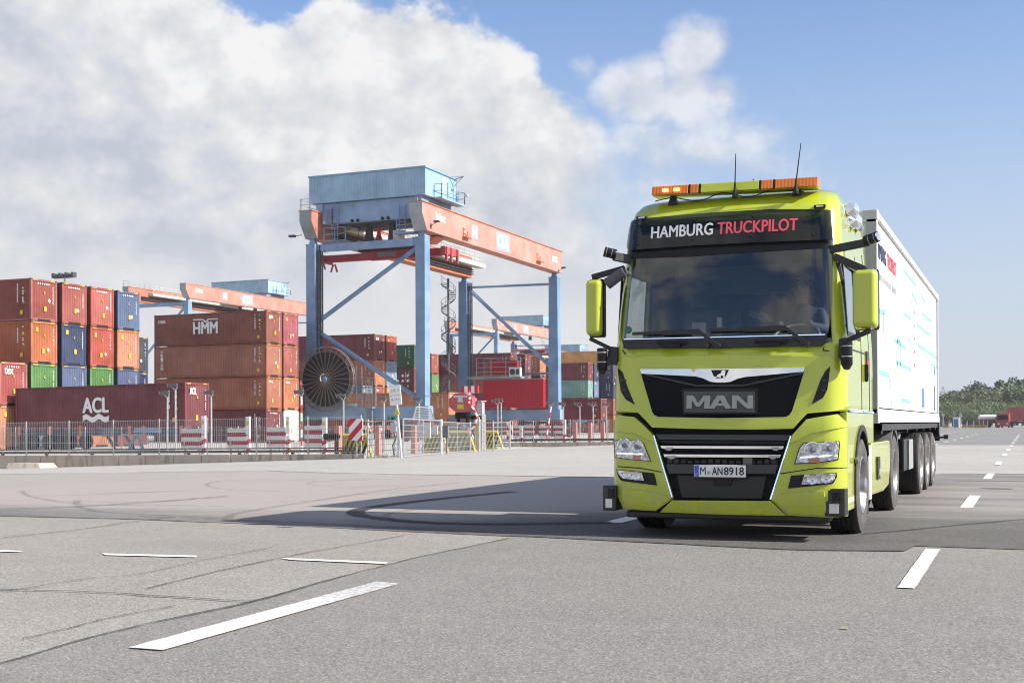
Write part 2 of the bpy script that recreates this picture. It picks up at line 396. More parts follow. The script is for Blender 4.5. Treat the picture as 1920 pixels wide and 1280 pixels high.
sheet('far_road', [(-16, 66), (80, 66), (300, 320), (-60, 320), (-19, 110)], far_m, 0.004)
# the container yard is a raised slab behind the low wall
MB().box(-900, -29.6, 46.35, 900, -2, -0.40).build('yard_ground', yard_m)['kind'] = 'structure'
# ------------------------------------------------------------------ painted markings, seams and tyre marks
mt, t = new_mat('road_marking_paint')
pos = t.n('ShaderNodeNewGeometry').outputs['Position']
wn = t.noise(pos, 9, 6, 0.7); wf = t.noise(pos, 70, 3, 0.7)
wear = t.m('MULTIPLY', t.smooth(t.m('ADD', t.m('MULTIPLY', wn, .7), t.m('MULTIPLY', wf, .3)), 0.50, 0.66), 0.55)
def paint_out(t, wear, dirt):
    bs = t.n('ShaderNodeBsdfPrincipled'); t.put(bs.inputs['Base Color'], t.mix(dirt, (.74, .73, .70), (.50, .48, .45))); bs.inputs['Roughness'].default_value = .7
    mx = t.n('ShaderNodeMixShader'); t.put(mx.inputs[0], wear); t.put(mx.inputs[1], bs.outputs[0]); t.put(mx.inputs[2], t.n('ShaderNodeBsdfTransparent').outputs[0])
    t.n('ShaderNodeOutputMaterial', i_0=mx.outputs[0])
paint_out(t, t.smooth(t.m('ADD', t.m('MULTIPLY', t.noise(pos, 30, 5, .7), .5), t.m('MULTIPLY', t.noise(pos, 170, 2, .7), .5)), .60, .66), wear)
mark_m = mt
mt, t = new_mat('worn_marking_paint')
pos = t.n('ShaderNodeNewGeometry').outputs['Position']
wn = t.noise(pos, 34, 6, 0.75); wf = t.noise(pos, 160, 3, 0.7)
sx = t.n('ShaderNodeSeparateXYZ', i_0=pos)
worn_end = t.smooth(sx.outputs[1], 5.6, 7.8)
wear = t.smooth(t.m('ADD', t.m('ADD', t.m('MULTIPLY', wn, .6), t.m('MULTIPLY', wf, .4)), t.m('MULTIPLY', worn_end, 0.14)), 0.55, 0.68)
paint_out(t, t.m('MULTIPLY', wear, .55), t.m('MULTIPLY', wn, .5))
worn_mark = mt
def ragged(poly):
    out = []; P = [Vector((p[0], p[1])) for p in poly]
    for a, b in zip(P, P[1:] + P[:1]):
        n = max(1, int((b - a).length / .03)); nn = (b - a).normalized(); nn = Vector((-nn.y, nn.x)); j = 0
        for i in range(n):
            j = j * .5 + random.uniform(-.0022, .0022); out.append(a.lerp(b, i / n) + nn * (j if i else 0))
    return out
def marking(poly, mat=mark_m, dz=0.013, name='road_marking'):
    poly = [p.xy if hasattr(p, 'xy') else p for p in poly]
    if poly[0][1] < 22: poly = ragged(poly)
    return sheet(name, [p.xy if hasattr(p, 'xy') else p for p in poly], mat, dz)
marking(px([(241, 1216.5), (305, 1221.5), (749, 1096), (706, 1092)]), worn_mark)
marking(px([(-60, 1030), (-60, 1033), (36, 1036.4), (43, 1034)]))
marking(px([(191, 1038.6), (197, 1042), (367, 1046.2), (371, 1043)]))
marking(px([(527, 1047.5), (545, 1051), (723, 1058.6), (727, 1055)]))
marking(px([(1682, 1103.5), (1715, 1105), (1763, 1031), (1735, 1030)]))
marking(px([(1131, 980), (1165, 981), (1225, 966), (1192, 965)]))
for k in range(12):                                     # lane line beside the trailer
    y = 17.6 + 8.95 * k
    marking([(-0.86, y), (-0.70, y), (-0.70, y + 2.9), (-0.86, y + 2.9)])
for X, y0, n, per, ln in ((-4.45, 20.5, 12, 9.0, 3.0), (2.95, 40, 10, 9.0, 3.0), (-7.7, 44, 18, 6.0, 3.2)):
    for k in range(n):
        y = y0 + per * k
        marking([(X - .08, y), (X + .08, y), (X + .08, y + ln), (X - .08, y + ln)])
def overlay(name, col, thr, strength):
    """thin dark film that lets the pavement show through in patches"""
    mt, t = new_mat(name)
    pos = t.n('ShaderNodeNewGeometry').outputs['Position']
    n = t.m('ADD', t.m('MULTIPLY', t.noise(pos, 6, 5, .7), .55), t.m('MULTIPLY', t.noise(pos, 60, 3, .7), .45))
    bs = t.n('ShaderNodeBsdfPrincipled'); t.put(bs.inputs['Base Color'], col); bs.inputs['Roughness'].default_value = .8
    tr = t.n('ShaderNodeBsdfTransparent')
    mx = t.n('ShaderNodeMixShader'); t.put(mx.inputs[0], t.m('MULTIPLY', t.smooth(n, thr, thr + .16), strength)); t.put(mx.inputs[1], tr.outputs[0]); t.put(mx.inputs[2], bs.outputs[0])
    t.n('ShaderNodeOutputMaterial', i_0=mx.outputs[0]); return mt
crack_m = overlay('tar_crack', (.035, .033, .032), .34, .78)
joint_m = overlay('open_joint', (.04, .037, .034), .33, .80)
rubber_m = overlay('tyre_rubber_film', (.03, .029, .031), .40, .24)
rubber2_m = overlay('heavy_rubber_film', (.014, .014, .016), .30, .62)
def ribbon(name, pts, width, mat, dz, wig=0.0, world=False, wend=None):
    P = [Vector(p) if world else gp(*p) for p in pts]
    Q = []
    for a, b, c_, d_ in zip([P[0]] + P[:-2], P[:-1], P[1:], P[2:] + [P[-1]]):   # Catmull-Rom
        nn_ = max(10, int((c_ - b).length / .12)) if wig > .4 else 12
        for i in range(nn_):
            s = i / nn_
            Q.append(0.5 * ((2 * b) + (c_ - a) * s + (2 * a - 5 * b + 4 * c_ - d_) * s * s + (3 * b - a - 3 * c_ + d_) * s ** 3))
    Q.append(P[-1])
    vs = []; n = len(Q); jit = off_ = 0.0
    for i, q in enumerate(Q):
        dd = (Q[min(i + 1, n - 1)] - Q[max(i - 1, 0)]).xy.normalized(); nn = Vector((-dd.y, dd.x))
        jit = jit * .8 + (random.random() - .5) * .9; off_ = off_ * .9 + (random.random() - .5)
        ww = width * (1 + jit * wig * .5)
        if wend: ww *= 1 - (1 - wend) * abs(2 * i / n - 1) ** 3
        o = off_ * width * wig * .8
        for s in (-.5, .5):
            x, y = q.x + nn.x * (ww * s + o), q.y + nn.y * (ww * s + o); vs.append((x, y, gz(x) + dz))
    o = MB().add(vs, [(2 * i, 2 * i + 2, 2 * i + 3, 2 * i + 1) for i in range(n - 1)]).build(name, mat)
    o['kind'] = 'structure'; return o
ribbon('pavement_joint', seam, .026, joint_m, .014, .7)
ribbon('pavement_joint', [(0, 1106), (150, 1111), (300, 1119), (400, 1126), (478, 1129)], .028, joint_m, .014, .8)
ribbon('pavement_crack', [(-20, 1012), (60, 1003), (160, 992), (250, 979), (330, 970)], .024, crack_m, .014, .8)
ribbon('pavement_crack', [(275, 1105), (400, 1075), (520, 1048), (640, 1026), (760, 1005)], .020, crack_m, .014, .9)
ribbon('pavement_crack', [(40, 1200), (130, 1180), (200, 1162), (262, 1150), (330, 1138)], .014, crack_m, .014, .9)
ribbon('pavement_crack', [(0, 1112), (90, 1098), (180, 1084), (260, 1078), (380, 1052), (510, 1028)], .014, crack_m, .015, .9)
ribbon('road_joint', low_edge[:5], .035, joint_m, .015, .5)
ribbon('road_joint', low_edge[5:], .03, joint_m, .015, .5)
ribbon('road_joint', [(0, 967.5), (265, 974), (350, 978)], .02, joint_m, .015, .5)
ribbon('road_joint', [(-20, 889), (320, 885), (640, 887), (960, 892), (1145, 895)], .16, crack_m, .016, .2)
ribbon('road_joint', [(1765, 888), (1920, 888.5)], .10, crack_m, .016, .2)
ribbon('road_joint', [(1790, 902), (1925, 902.5)], .10, rubber2_m, .016, .2)
ribbon('tyre_mark', [(1835, 916), (1900, 917)], .22, rubber2_m, .017, .1, wend=.2)
ribbon('tyre_mark', [(1620, 1002), (1700, 995), (1800, 985), (1925, 974)], .05, rubber2_m, .016, .3)
# turning lorries left curved rubber on the dark road
ribbon('tyre_mark', [(425, 977), (440, 964), (520, 950), (600, 938), (720, 920), (860, 905)], .13, rubber_m, .016, .1)
ribbon('tyre_mark', [(1145, 980), (960, 983), (820, 981), (720, 974), (664, 963), (700, 951), (830, 935), (960, 922)], .24, rubber2_m, .017, .1)
ribbon('tyre_mark', [(1100, 985), (900, 985), (760, 979), (725, 966), (780, 955)], .10, rubber_m, .016, .1)
ribbon('tyre_mark', [(40, 920), (60, 932), (160, 946), (300, 948), (420, 950)], .09, rubber_m, .016, .2)
ribbon('tyre_mark', [(145, 938), (150, 950), (200, 961), (330, 968), (430, 972)], .12, rubber_m, .016, .2)
ribbon('tyre_mark', [(520, 896), (420, 901), (388, 909), (420, 917), (560, 923)], .08, rubber_m, .016, .2)
ribbon('tyre_mark', [(700, 899), (600, 903), (582, 909), (640, 913)], .07, rubber_m, .016, .2)
ribbon('tyre_mark', [(0, 955), (220, 946), (430, 930)], .30, rubber_m, .0155, .1, wend=.2)
ribbon('tyre_mark', [(250, 968), (420, 975), (700, 988), (940, 1000)], .25, rubber_m, .0155, .1, wend=.2)
for i in range(14):                                     # faint drag marks
    y = random.uniform(900, 960); x = random.uniform(-20, 700)
    ribbon('tyre_mark', [(x, y), (x + 110, y - random.uniform(0, 6)), (x + 260, y - random.uniform(2, 16))], random.uniform(.05, .16), rubber_m, .0152, .2, wend=.1)
# a faint chalk dash on the asphalt and a dark leaf-sized spot
marking(px([(1576, 1179.5), (1577, 1181), (1591, 1181), (1590, 1179.5)]), simple('faded_yellow_paint', (.45, .36, .13), .7), .013, 'faded_yellow_mark')
# ------------------------------------------------------------------ low wall, rails and mesh fences
mt, t = new_mat('wall_concrete')
tcn = t.n('ShaderNodeTexCoord').outputs['Object']
sv = t.n('ShaderNodeVectorMath', operation='MULTIPLY', i_0=tcn, i_1=(1.6, 1.6, 0.35)).outputs[0]
c = t.ramp(t.noise(tcn, 0.8, 6, .65), [(.3, (.38, .325, .26)), (.7, (.52, .455, .375))])
c = t.mix(t.m('MULTIPLY', t.smooth(t.noise(sv, 2.4, 5, .6), .5, .72), .6), c, (.10, .088, .075))
p = principled(t, Base_Color=c, Roughness=.85)
t.put(p.inputs['Normal'], t.n('ShaderNodeBump', i_Strength=.3, i_Distance=.02, i_Height=t.noise(tcn, 30, 4, .6)).outputs[0])
wall_m = mt
def wall_run(name, x0, x1, Y, z0, z1, lab, step=1.58, depth=.22):
    """a low wall of concrete blocks; the joints are gaps between the blocks"""
    mb = MB(); x = x0
    while x < x1 - .05:
        xe = min(x + step, x1)
        f0 = (x - x0) / (x1 - x0); f1 = (xe - x0) / (x1 - x0)
        za, zb = z0 + (z1 - z0) * f0, z0 + (z1 - z0) * f1; e = random.uniform(-.012, .012)
        mb.hexa([(x + .016, Y + e, -1.6), (xe - .016, Y + e, -1.6), (xe - .016, Y + depth, -1.6), (x + .016, Y + depth, -1.6),
                 (x + .016, Y + e, za), (xe - .016, Y + e, zb), (xe - .016, Y + depth, zb), (x + .016, Y + depth, za)])
        x = xe
    return tag(mb.build(name, wall_m, bevel=.012), lab, 'wall')
wall_run('concrete_wall', -60, -26.25, 46.0, -0.42, -0.10, 'long low concrete block wall carrying the mesh fence before the container stacks')
wall_run('concrete_wall', -37.2, -14, 77.0, -0.16, 0.08, 'low concrete wall under the far fence beyond the gate')
tag(MB().hexa([(-45.0, 44.4, -1.3), (-42.6, 44.6, -1.3), (-42.6, 45.95, -1.3), (-45.0, 45.95, -1.3), (-45.0, 44.7, -.62), (-43.3, 44.9, -.62), (-43.3, 45.95, -.62), (-45.0, 45.95, -.62)]).build('concrete_ramp', wall_m, bevel=.02), 'sloping concrete wedge at the foot of the low wall', 'kerb')
rust_rail = weathered('rusty_rail_steel', (.075, .05, .04), amt=.7)
mb = MB(); mb.bar((-60, 46.9, -.30), (-27.2, 46.9, 0.01), .16, .10).bar((-60, 46.9, -.16), (-27.2, 46.9, .14), .12, .05)
for i in range(12):
    x = -59 + i * 2.85; z = -.42 + (x + 60) / 33.75 * .32
    mb.box(x, x + .12, 46.85, 46.97, -.9, z + .14)
tag(mb.build('guard_rail', rust_rail), 'rusty brown guard rail running behind the low wall', 'rail')
mb = MB(); mb.bar((-37, 77.6, .02), (-16, 77.6, .16), .16, .16)
for i in range(8): mb.box(-36.6 + i * 2.8, -36.45 + i * 2.8, 77.55, 77.65, -.9, .05)
tag(mb.build('guard_rail', rust_rail), 'dark brown guard rail behind the far fence', 'rail')
wire_m = simple('fence_wire', (.40, .41, .42), .4, .5)
def fence(lab, pts, h, post_dx, wire=.085, rod=.012, post_r=.032, rails=4, group=None):
    """pts: ground line of the fence; posts with mesh panels between them"""
    r = thing('mesh_fence', lab, 'fence', pts[0], group=group)
    o = Vector(pts[0]); 
    for a, b in zip(pts[:-1], pts[1:]):
        a = Vector(a); b = Vector(b); n = max(1, round((b - a).length / post_dx)); mbp = MB()
        for i in range(n + 1):
            if i == 0 and a is not pts[0] and (a - Vector(pts[0])).length > .01: continue
            p = a.lerp(b, i / n) - o
            MB().tube(p - Vector((0, 0, .25)), p + Vector((0, 0, h + .04)), post_r, 8).build('post', galv, r)
        for i in range(n):
            mb = MB(); p = a.lerp(b, i / n) - o; q = a.lerp(b, (i + 1) / n) - o; dd = (q - p); L_ = dd.length
            k = int(L_ / wire)
            for j in range(1, k):
                s = p + dd * (j / k); mb.bar(s + Vector((0, 0, .05)), s + Vector((0, 0, h)), rod, rod)
            for j in range(rails): 
                z = .08 + (h - .1) * j / (rails - 1); mb.bar(p + Vector((0, 0.012, z)), q + Vector((0, 0.012, z)), rod * 1.4, rod * 1.4)
            mb.build('mesh_panel', wire_m, r)
    return r
fence('galvanised mesh fence standing on the long low block wall', [(-58.6, 46.1, -.42), (-26.45, 46.1, -.10)], 1.62, 2.68, wire=.10, rod=.011)
fence('lower mesh fence inside the yard behind the front fence', [(-66, 58, -.40), (-33, 58, -.40)], 1.45, 2.75, wire=.16, rod=.012)
fence('mesh fence on the far wall between the gate and the lorry', [(-36.2, 77.1, -.15), (-15, 77.1, .07)], 1.45, 2.7, wire=.13, rod=.014)
# ================================================================== the lime lorry
TX, TY = -2.79, 11.95
lorry = thing('lorry', 'lime green articulated lorry cab with orange beacon bar and dark lettered sun visor', 'lorry', (TX, TY, 0))
def interp(tab, x):
    if x <= tab[0][0]: return tab[0][1]
    for (a, p), (b, q) in zip(tab[:-1], tab[1:]):
        if x <= b:
            f = (x - a) / (b - a); return p + (q - p) * f
    return tab[-1][1]
HW = [(1.0, 1.18), (1.9, 1.175), (2.6, 1.135), (3.22, 1.085), (3.38, 1.065), (3.47, 1.035), (3.53, .97), (3.565, .86)]
FV = [(.22, .07), (.30, .03), (.42, .0), (1.15, 0.0), (1.30, .03), (1.93, .06), (2.6, .16), (3.22, .29), (3.30, .33), (3.38, .40), (3.47, .54), (3.53, .72), (3.565, .95)]
RC = .20
def halfw(z): return interp(HW, z)
def surf(u, z):
    Wd = halfw(z); a = min(abs(u), Wd)
    v = interp(FV, z) + .065 * (a / 1.18) ** 2
    if a > Wd - RC: v += RC - math.sqrt(max(0, RC * RC - (a - (Wd - RC)) ** 2))
    return v
def fp(px_, py_, off=0.0):
    """front of the cab: pixel of the photograph -> (u, z) on the curved front"""
    v = 0.1
    for _ in range(14):
        p = at_y(px_, py_, TY + v); u, z = p.x - TX, p.z
        u = max(-halfw(z), min(halfw(z), u)); v = surf(u, z) - off
    return u, z
def fps(poly, off=0.0): return [fp(*p, off) for p in poly]
def panel(name, poly, off, thick, mat, bevel=.006, smooth=True, parent=None, uz=False, step=.07):
    """a body panel with its outline laid on the curved front"""
    pts = poly if uz else fps(poly, off)
    bm = bmesh.new(); f = bm.faces.new([bm.verts.new((u, 0, z)) for u, z in pts])
    us = [p[0] for p in pts]; zs = [p[1] for p in pts]
    def cut(co, no): bmesh.ops.bisect_plane(bm, geom=bm.verts[:] + bm.edges[:] + bm.faces[:], dist=1e-5, plane_co=co, plane_no=no)
    u = -1.16
    cuts = [i * step for i in range(-16, 17)] + [s * (1.18 - RC + RC * math.sin(math.radians(a))) for s in (-1, 1) for a in (0, 15, 30, 45, 58, 70, 80, 86)]
    for c in cuts:
        if min(us) + .004 < c < max(us) - .004: cut((c, 0, 0), (1, 0, 0))
    for z in [.3, .42, .6, .8, 1.0, 1.15, 1.3, 1.5, 1.7, 1.93, 2.1, 2.3, 2.5, 2.7, 2.9, 3.05, 3.22, 3.3, 3.36]:
        if min(zs) + .004 < z < max(zs) - .004: cut((0, 0, z), (0, 0, 1))
    for v in bm.verts: v.co.y = surf(v.co.x, v.co.z) - off
    if thick:
        g = bmesh.ops.extrude_face_region(bm, geom=bm.faces[:])
        for v in [e for e in g['geom'] if isinstance(e, bmesh.types.BMVert)]: v.co.y += thick
    bmesh.ops.recalc_face_normals(bm, faces=bm.faces)
    me = bpy.data.meshes.new(name); bm.to_mesh(me); bm.free(); me.materials.append(mat)
    return finish(name, me, parent or lorry, smooth, bevel if thick else 0)
# ---- cab shell: plan outlines stacked from the sill to the roof
def cab_shell():
    zl = [1.27, 1.33, 1.45, 1.6, 1.75, 1.93, 2.04, 2.2, 2.4, 2.6, 2.74, 2.9, 3.0, 3.09, 3.22, 3.29, 3.34, 3.38, 3.42, 3.47, 3.50, 3.53, 3.55, 3.565]
    rings = []
    for z in zl:
        Wd = halfw(z); uo = Wd - .115; ring = []
        a0 = math.asin((uo - (Wd - RC)) / RC)
        arc = [Wd - RC + RC * math.sin(a0 + (math.pi / 2 - a0) * i / 7) for i in range(8)]
        fr = [uo * (i / 6 - 1) for i in range(13)]
        us = [-x for x in arc[::-1]][:-1] + fr + arc[1:]
        for u in us: ring.append((u, surf(u, z), z))
        vr = 2.40 - max(0, (z - 3.22)) * .5
        sv = [.36, .60, .9, 1.25, 1.5, 1.9, 2.2, vr - .06]
        tuck = max(0, (z - 3.30)) * .3
        v_at = surf(Wd, z)
        for v in sv: ring.append((Wd, max(v, v_at + .01 + v * .001), z))
        ring += [(Wd - .02, vr - .015, z), (Wd - .07, vr, z), (0, vr, z), (-Wd + .07, vr, z), (-Wd + .02, vr - .015, z)]
        for v in sv[::-1]: ring.append((-Wd, max(v, v_at + .01 + v * .001), z))
        rings.append(ring)
    n = len(rings[0]); mb = MB()
    vs = [p for r in rings for p in r]; fs = []
    nf = 7 + 13 + 7
    for k in range(len(zl) - 1):
        for i in range(n):
            j = (i + 1) % n
            front = 7 <= i < 19
            if front and 1.93 <= zl[k] < 3.09: continue
            side_r = nf <= i < nf + 3; side_l = n - 4 <= i < n - 1
            if (side_r or side_l) and 2.04 <= zl[k] < 2.74: continue
            fs.append((k * n + i, k * n + j, (k + 1) * n + j, (k + 1) * n + i))
    fs.append(tuple((len(zl) - 1) * n + i for i in range(n)))
    mb.add(vs, fs)
    o = mb.build('cab_body', lime, lorry, smooth=True, angle=38)
    s = o.modifiers.new('t', 'SOLIDIFY'); s.thickness = .03; s.offset = -1
    return o
cab_shell()
# ---- interior, seen dimly through the windscreen
cab_dark = simple('cab_lining', (.16, .16, .165), .8); cab_mid = simple('cab_fabric', (.09, .09, .10), .9)
mb = MB()
mb.box(-1.06, 1.06, .35, 2.3, 1.30, 1.34).box(-1.06, 1.06, 2.2, 2.3, 1.34, 3.2).box(-1.0, 1.0, .55, 2.2, 3.16, 3.2)
mb.box(-1.09, -1.06, 1.3, 2.2, 1.34, 3.0).box(1.06, 1.09, 1.3, 2.2, 1.34, 3.0)
mb.build('cab_lining', cab_dark, lorry)
mb = MB(); mb.hexa([(-1.0, .28, 1.5), (1.0, .28, 1.5), (1.0, .85, 1.5), (-1.0, .85, 1.5), (-1.0, .24, 1.93), (1.0, .24, 1.93), (1.0, .7, 2.02), (-1.0, .7, 2.02)])
mb.build('dashboard', dgrey, lorry, bevel=.03)
mb = MB(); mb.box(-.95, .95, 2.12, 2.2, 2.0, 2.08).box(-.95, .95, 1.95, 2.2, 2.62, 2.95)
for i in range(7): mb.box(.1 + i * .12, .12 + i * .12, 2.14, 2.2, 2.05, 2.6)
mb.build('bunk_shelf', simple('bunk_lining', (.22, .22, .23), .8), lorry)
for s, nm in ((-.58, 0), (.56, 1)):
    mb = MB(); mb.hexa([(s - .25, .95, 1.62), (s + .25, .95, 1.62), (s + .25, 1.45, 1.62), (s - .25, 1.45, 1.62), (s - .25, .95, 1.80), (s + .25, .95, 1.80), (s + .25, 1.45, 1.78), (s - .25, 1.45, 1.78)])
    mb.hexa([(s - .25, 1.4, 1.76), (s + .25, 1.4, 1.76), (s + .25, 1.54, 1.76), (s - .25, 1.54, 1.76), (s - .22, 1.55, 2.42), (s + .22, 1.55, 2.42), (s + .22, 1.66, 2.42), (s - .22, 1.66, 2.42)])
    mb.box(s - .13, s + .13, 1.56, 1.66, 2.45, 2.64).box(s - .1, s + .1, 1.1, 1.4, 1.34, 1.62)
    mb.build('seat', cab_mid, lorry, bevel=.03)
mb = MB(); c0 = Vector((.60, .80, 2.05)); ax = Vector((0, -.55, .83)).normalized(); e1 = Vector((1, 0, 0)); e2 = ax.cross(e1)
ring = [c0 + e1 * .23 * math.cos(a) + e2 * .23 * math.sin(a) for a in [i * math.pi / 14 for i in range(29)]]
mb.path(ring, .016, 6).tube(c0, c0 - ax * .25, .03).bar(c0 - e1 * .22, c0 + e1 * .22, .03, .02)
mb.build('steering_wheel', simple('wheel_rubber', (.20, .20, .21), .5), lorry)
mb = MB().box(-.42, -.28, .5, .53, 2.05, 2.2); mb.build('dash_screen', simple('screen_grey', (.55, .55, .50), .4), lorry)
mb = MB().box(-.16, -.09, .46, .48, 2.10, 2.27).mat(1).box(-.15, -.10, .455, .46, 2.14, 2.24); mb.build('phone_holder', [black, white_dirty], lorry)
mb = MB().box(.0, .09, .46, .50, 2.08, 2.28).mat(1).lathe([(0, .03), (-.01, .025), (-.01, 0)], (.045, .458, 2.15), 'y', 14); mb.build('camera_unit', [black, dgrey], lorry)
mb = MB().box(.62, .70, 1.35, 1.36, 2.16, 2.22).mat(1).box(.28, .72, 1.36, 1.48, 2.0, 2.3); mb.build('console_box', [white_dirty, cab_mid], lorry)
mb = MB()
for i in range(12): mb.tube((.1 + .012 * i, 1.2, 2.28 + .03 * math.sin(i)), (.1 + .012 * i + .01, 1.2, 2.30 + .03 * math.sin(i)), .09 - .002 * i, 12)
mb.build('ribbed_duct', simple('duct_grey', (.30, .30, .29), .7), lorry)
# ---- glass
wind = [(1176, 462), (1171, 500), (1165.7, 568), (1163.9, 626.5), (1165, 637), (1548, 629), (1554, 619), (1560.5, 568), (1562, 500), (1561, 440), (1560, 426), (1173, 443)]
panel('windscreen', wind, .004, 0, wind_glass)
low_band = [(1165, 634.5), (1167.5, 644.7), (1174, 653.5), (1360, 652), (1540, 648), (1546.7, 643), (1551, 626.5), (1360, 630.5)]
panel('windscreen_cowl', low_band, .012, .03, black, bevel=.004)
frit = [(1176, 466), (1176, 488), (1180, 485.5), (1300, 480), (1420, 471.5), (1555, 465), (1562, 462), (1562, 446), (1408, 451), (1299, 456)]
panel('windscreen_shade_band', frit, .010, 0, satin)
for s in (-1, 1):
    mb = MB(); mb.add([(s * (halfw(2.04) - .012), .36, 2.04), (s * (halfw(2.04) - .012), 1.25, 2.04), (s * (halfw(2.74) - .012), 1.25, 2.74), (s * (halfw(2.74) - .012), .36, 2.74)], [(0, 1, 2, 3)])
    mb.build('door_window', side_glass, lorry)
    mb = MB()
    for a, b in (((.35, 2.03), (1.26, 2.03)), ((1.26, 2.03), (1.26, 2.75)), ((1.26, 2.75), (.35, 2.75)), ((.35, 2.75), (.35, 2.03))):
        mb.bar((s * (halfw(a[1]) + .001), a[0], a[1]), (s * (halfw(b[1]) + .001), b[0], b[1]), .05, .012, up=(s, 0, 0))
    mb.build('window_seal', satin, lorry)
# ---- sun visor with its lettering
visor = [(1168.5, 430), (1170, 418.5), (1306, 400), (1444.6, 391.5), (1557.6, 393.5), (1561, 449.6), (1408, 454.5), (1298.8, 460), (1178.4, 470), (1168, 462)]
VO = .055
vis = panel('sun_visor', visor, VO, .006, visor_glass, bevel=0)
def on_front(u0, z0, u1, z1, off):
    L_ = math.hypot(u1 - u0, z1 - z0); cu_, cz_ = (u0 + u1) / 2, (z0 + z1) / 2; ex = ((u1 - u0) / L_, (z1 - z0) / L_)
    def f(x, z):
        uu = cu_ + ex[0] * x - ex[1] * z; zz = cz_ + ex[1] * x + ex[0] * z
        return (uu, surf(uu, zz) - off, zz)
    return f, L_
a = fp(1221, 447, VO); b = fp(1336, 439.5, VO); f, L_ = on_front(*a, *b, VO + .006)
text_mesh('lettering', 'HAMBURG', .15, letter_w, vis, f, 0, L_, .0045, .122)
a = fp(1345, 439, VO); b = fp(1495, 431.5, VO); f, L_ = on_front(*a, *b, VO + .006)
text_mesh('lettering', 'TRUCKPILOT', .15, letter_r, vis, f, 0, L_, .0045, .122)
for p in ((1198, 421), (1302, 412), (1411, 405), (1524, 402), (1195, 457), (1298, 448.5), (1408, 442), (1523, 439)):
    u, z = fp(*p, VO); MB().lathe([(.02, .011), (-.010, .011), (-.018, .006), (-.018, 0)], (u, surf(u, z) - VO, z), 'y', 12).build('fixing_bolt', satin, vis)
# ---- wipers, cowl handles, light strips
def fpt(p, off): u, z = fp(*p, off); return Vector((u, surf(u, z) - off, z))
for bl, el_, base in (((1186, 625), (1311.5, 621), (1347, 648)), ((1330, 618.5), (1474, 614.8), (1513, 645))):
    mb = MB(); a, b, c_ = fpt(bl, .04), fpt(el_, .05), fpt(base, .05)
    mb.bar(a, b, .022, .03).bar(a + (b - a) * .45, b, .016, .05).bar(b, c_, .034, .034).lathe([(0, .03), (-.05, .025), (-.05, 0)], c_, 'y', 12)
    mb.build('wiper', black, lorry)
for a, b in (((1232, 641.5), (1286, 641)), ((1415, 638.5), (1475, 638))):
    mb = MB(); p, q = fpt(a, .05), fpt(b, .05); mb.tube(p, q, .02, 10).bar(p + Vector((.05, .0, -.03)), q + Vector((-.06, 0, -.03)), .03, .03)
    mb.build('cowl_handle', satin, lorry)
mb = MB().lathe([(0, .025), (-.03, .022), (-.03, 0)], fpt((1327, 647), .02), 'y', 10); mb.build('washer_jet', dgrey, lorry)
def strip(name, a, b, off, w_, mat, n=10):
    mb = MB(); P = [fpt((a[0] + (b[0] - a[0]) * i / n, a[1] + (b[1] - a[1]) * i / n), off) for i in range(n + 1)]
    for p, q in zip(P[:-1], P[1:]): mb.bar(p, q, w_, .012, up=(0, 1, 0)) if False else mb.tube(p, q, w_ / 2, 6)
    return mb.build(name, mat, lorry)
strip('light_strip', (1169.5, 635.5), (1547, 626.5), .024, .010, led, 16)
strip('light_strip', (1225.5, 815.5), (1260, 931), .045, .014, led)
strip('light_strip', (1482.5, 816), (1444, 935.5), .045, .014, led)
# ---- nose flap, grilles
nose = [(1147, 690), (1149, 769), (1196, 773), (1211, 788), (1222, 800.5), (1290, 803), (1360, 804.2), (1420, 804.4), (1487, 803), (1498, 790), (1513, 774.5), (1560, 770.5), (1582, 767), (1583, 690), (1560, 668), (1360, 664), (1165, 670)]
panel('nose_flap', nose, .022, .05, lime, bevel=.012)
ug = [(1199.8, 694), (1222, 770), (1226, 777), (1233.8, 780.7), (1350, 783), (1472.8, 780.7), (1480, 777), (1484.6, 770), (1508, 694)]
grille = panel('radiator_panel', ug, .026, .02, simple('gloss_black', (.004, .004, .005), .14, spec=.12), bevel=.003)
ch = [(1199.5, 691), (1202, 699.8), (1304, 705), (1318, 708.5), (1332, 715), (1345, 716.5), (1358, 716.5), (1369.7, 715), (1384, 709), (1397.8, 706), (1506.8, 696.3), (1508.8, 688.3), (1354, 690.5)]
chb = panel('chrome_bar', ch, .045, .025, chrome, bevel=.006)
em = [(1333, 693), (1366, 692.5), (1361, 703.5), (1355.5, 708), (1342, 708.3), (1337.5, 703.5)]
panel('emblem_plate', em, .052, .006, satin, bevel=0, parent=chb)
a = fp(1340, 707, .055); b = fp(1360.5, 706.7, .055); f, L_ = on_front(*a, *b, .056)
lion = [(0, .02), (.05, .12), (.18, .16), (.26, .36), (.42, .48), (.56, .60), (.60, .84), (.70, .96), (.84, 1.0), (.95, .92), (1.0, .76), (.93, .70), (.97, .5), (.90, .34), (.92, .12), (.98, .06), (.96, 0), (.80, 0), (.78, .22), (.66, .26), (.52, .2), (.58, .06), (.56, 0), (.38, 0), (.34, .1), (.2, .06), (.12, 0)]
MB().add([f((x - .5) * L_, z * L_ * .66) for x, z in lion], [tuple(range(len(lion)))]).build('lion_emblem', chrome, chb)
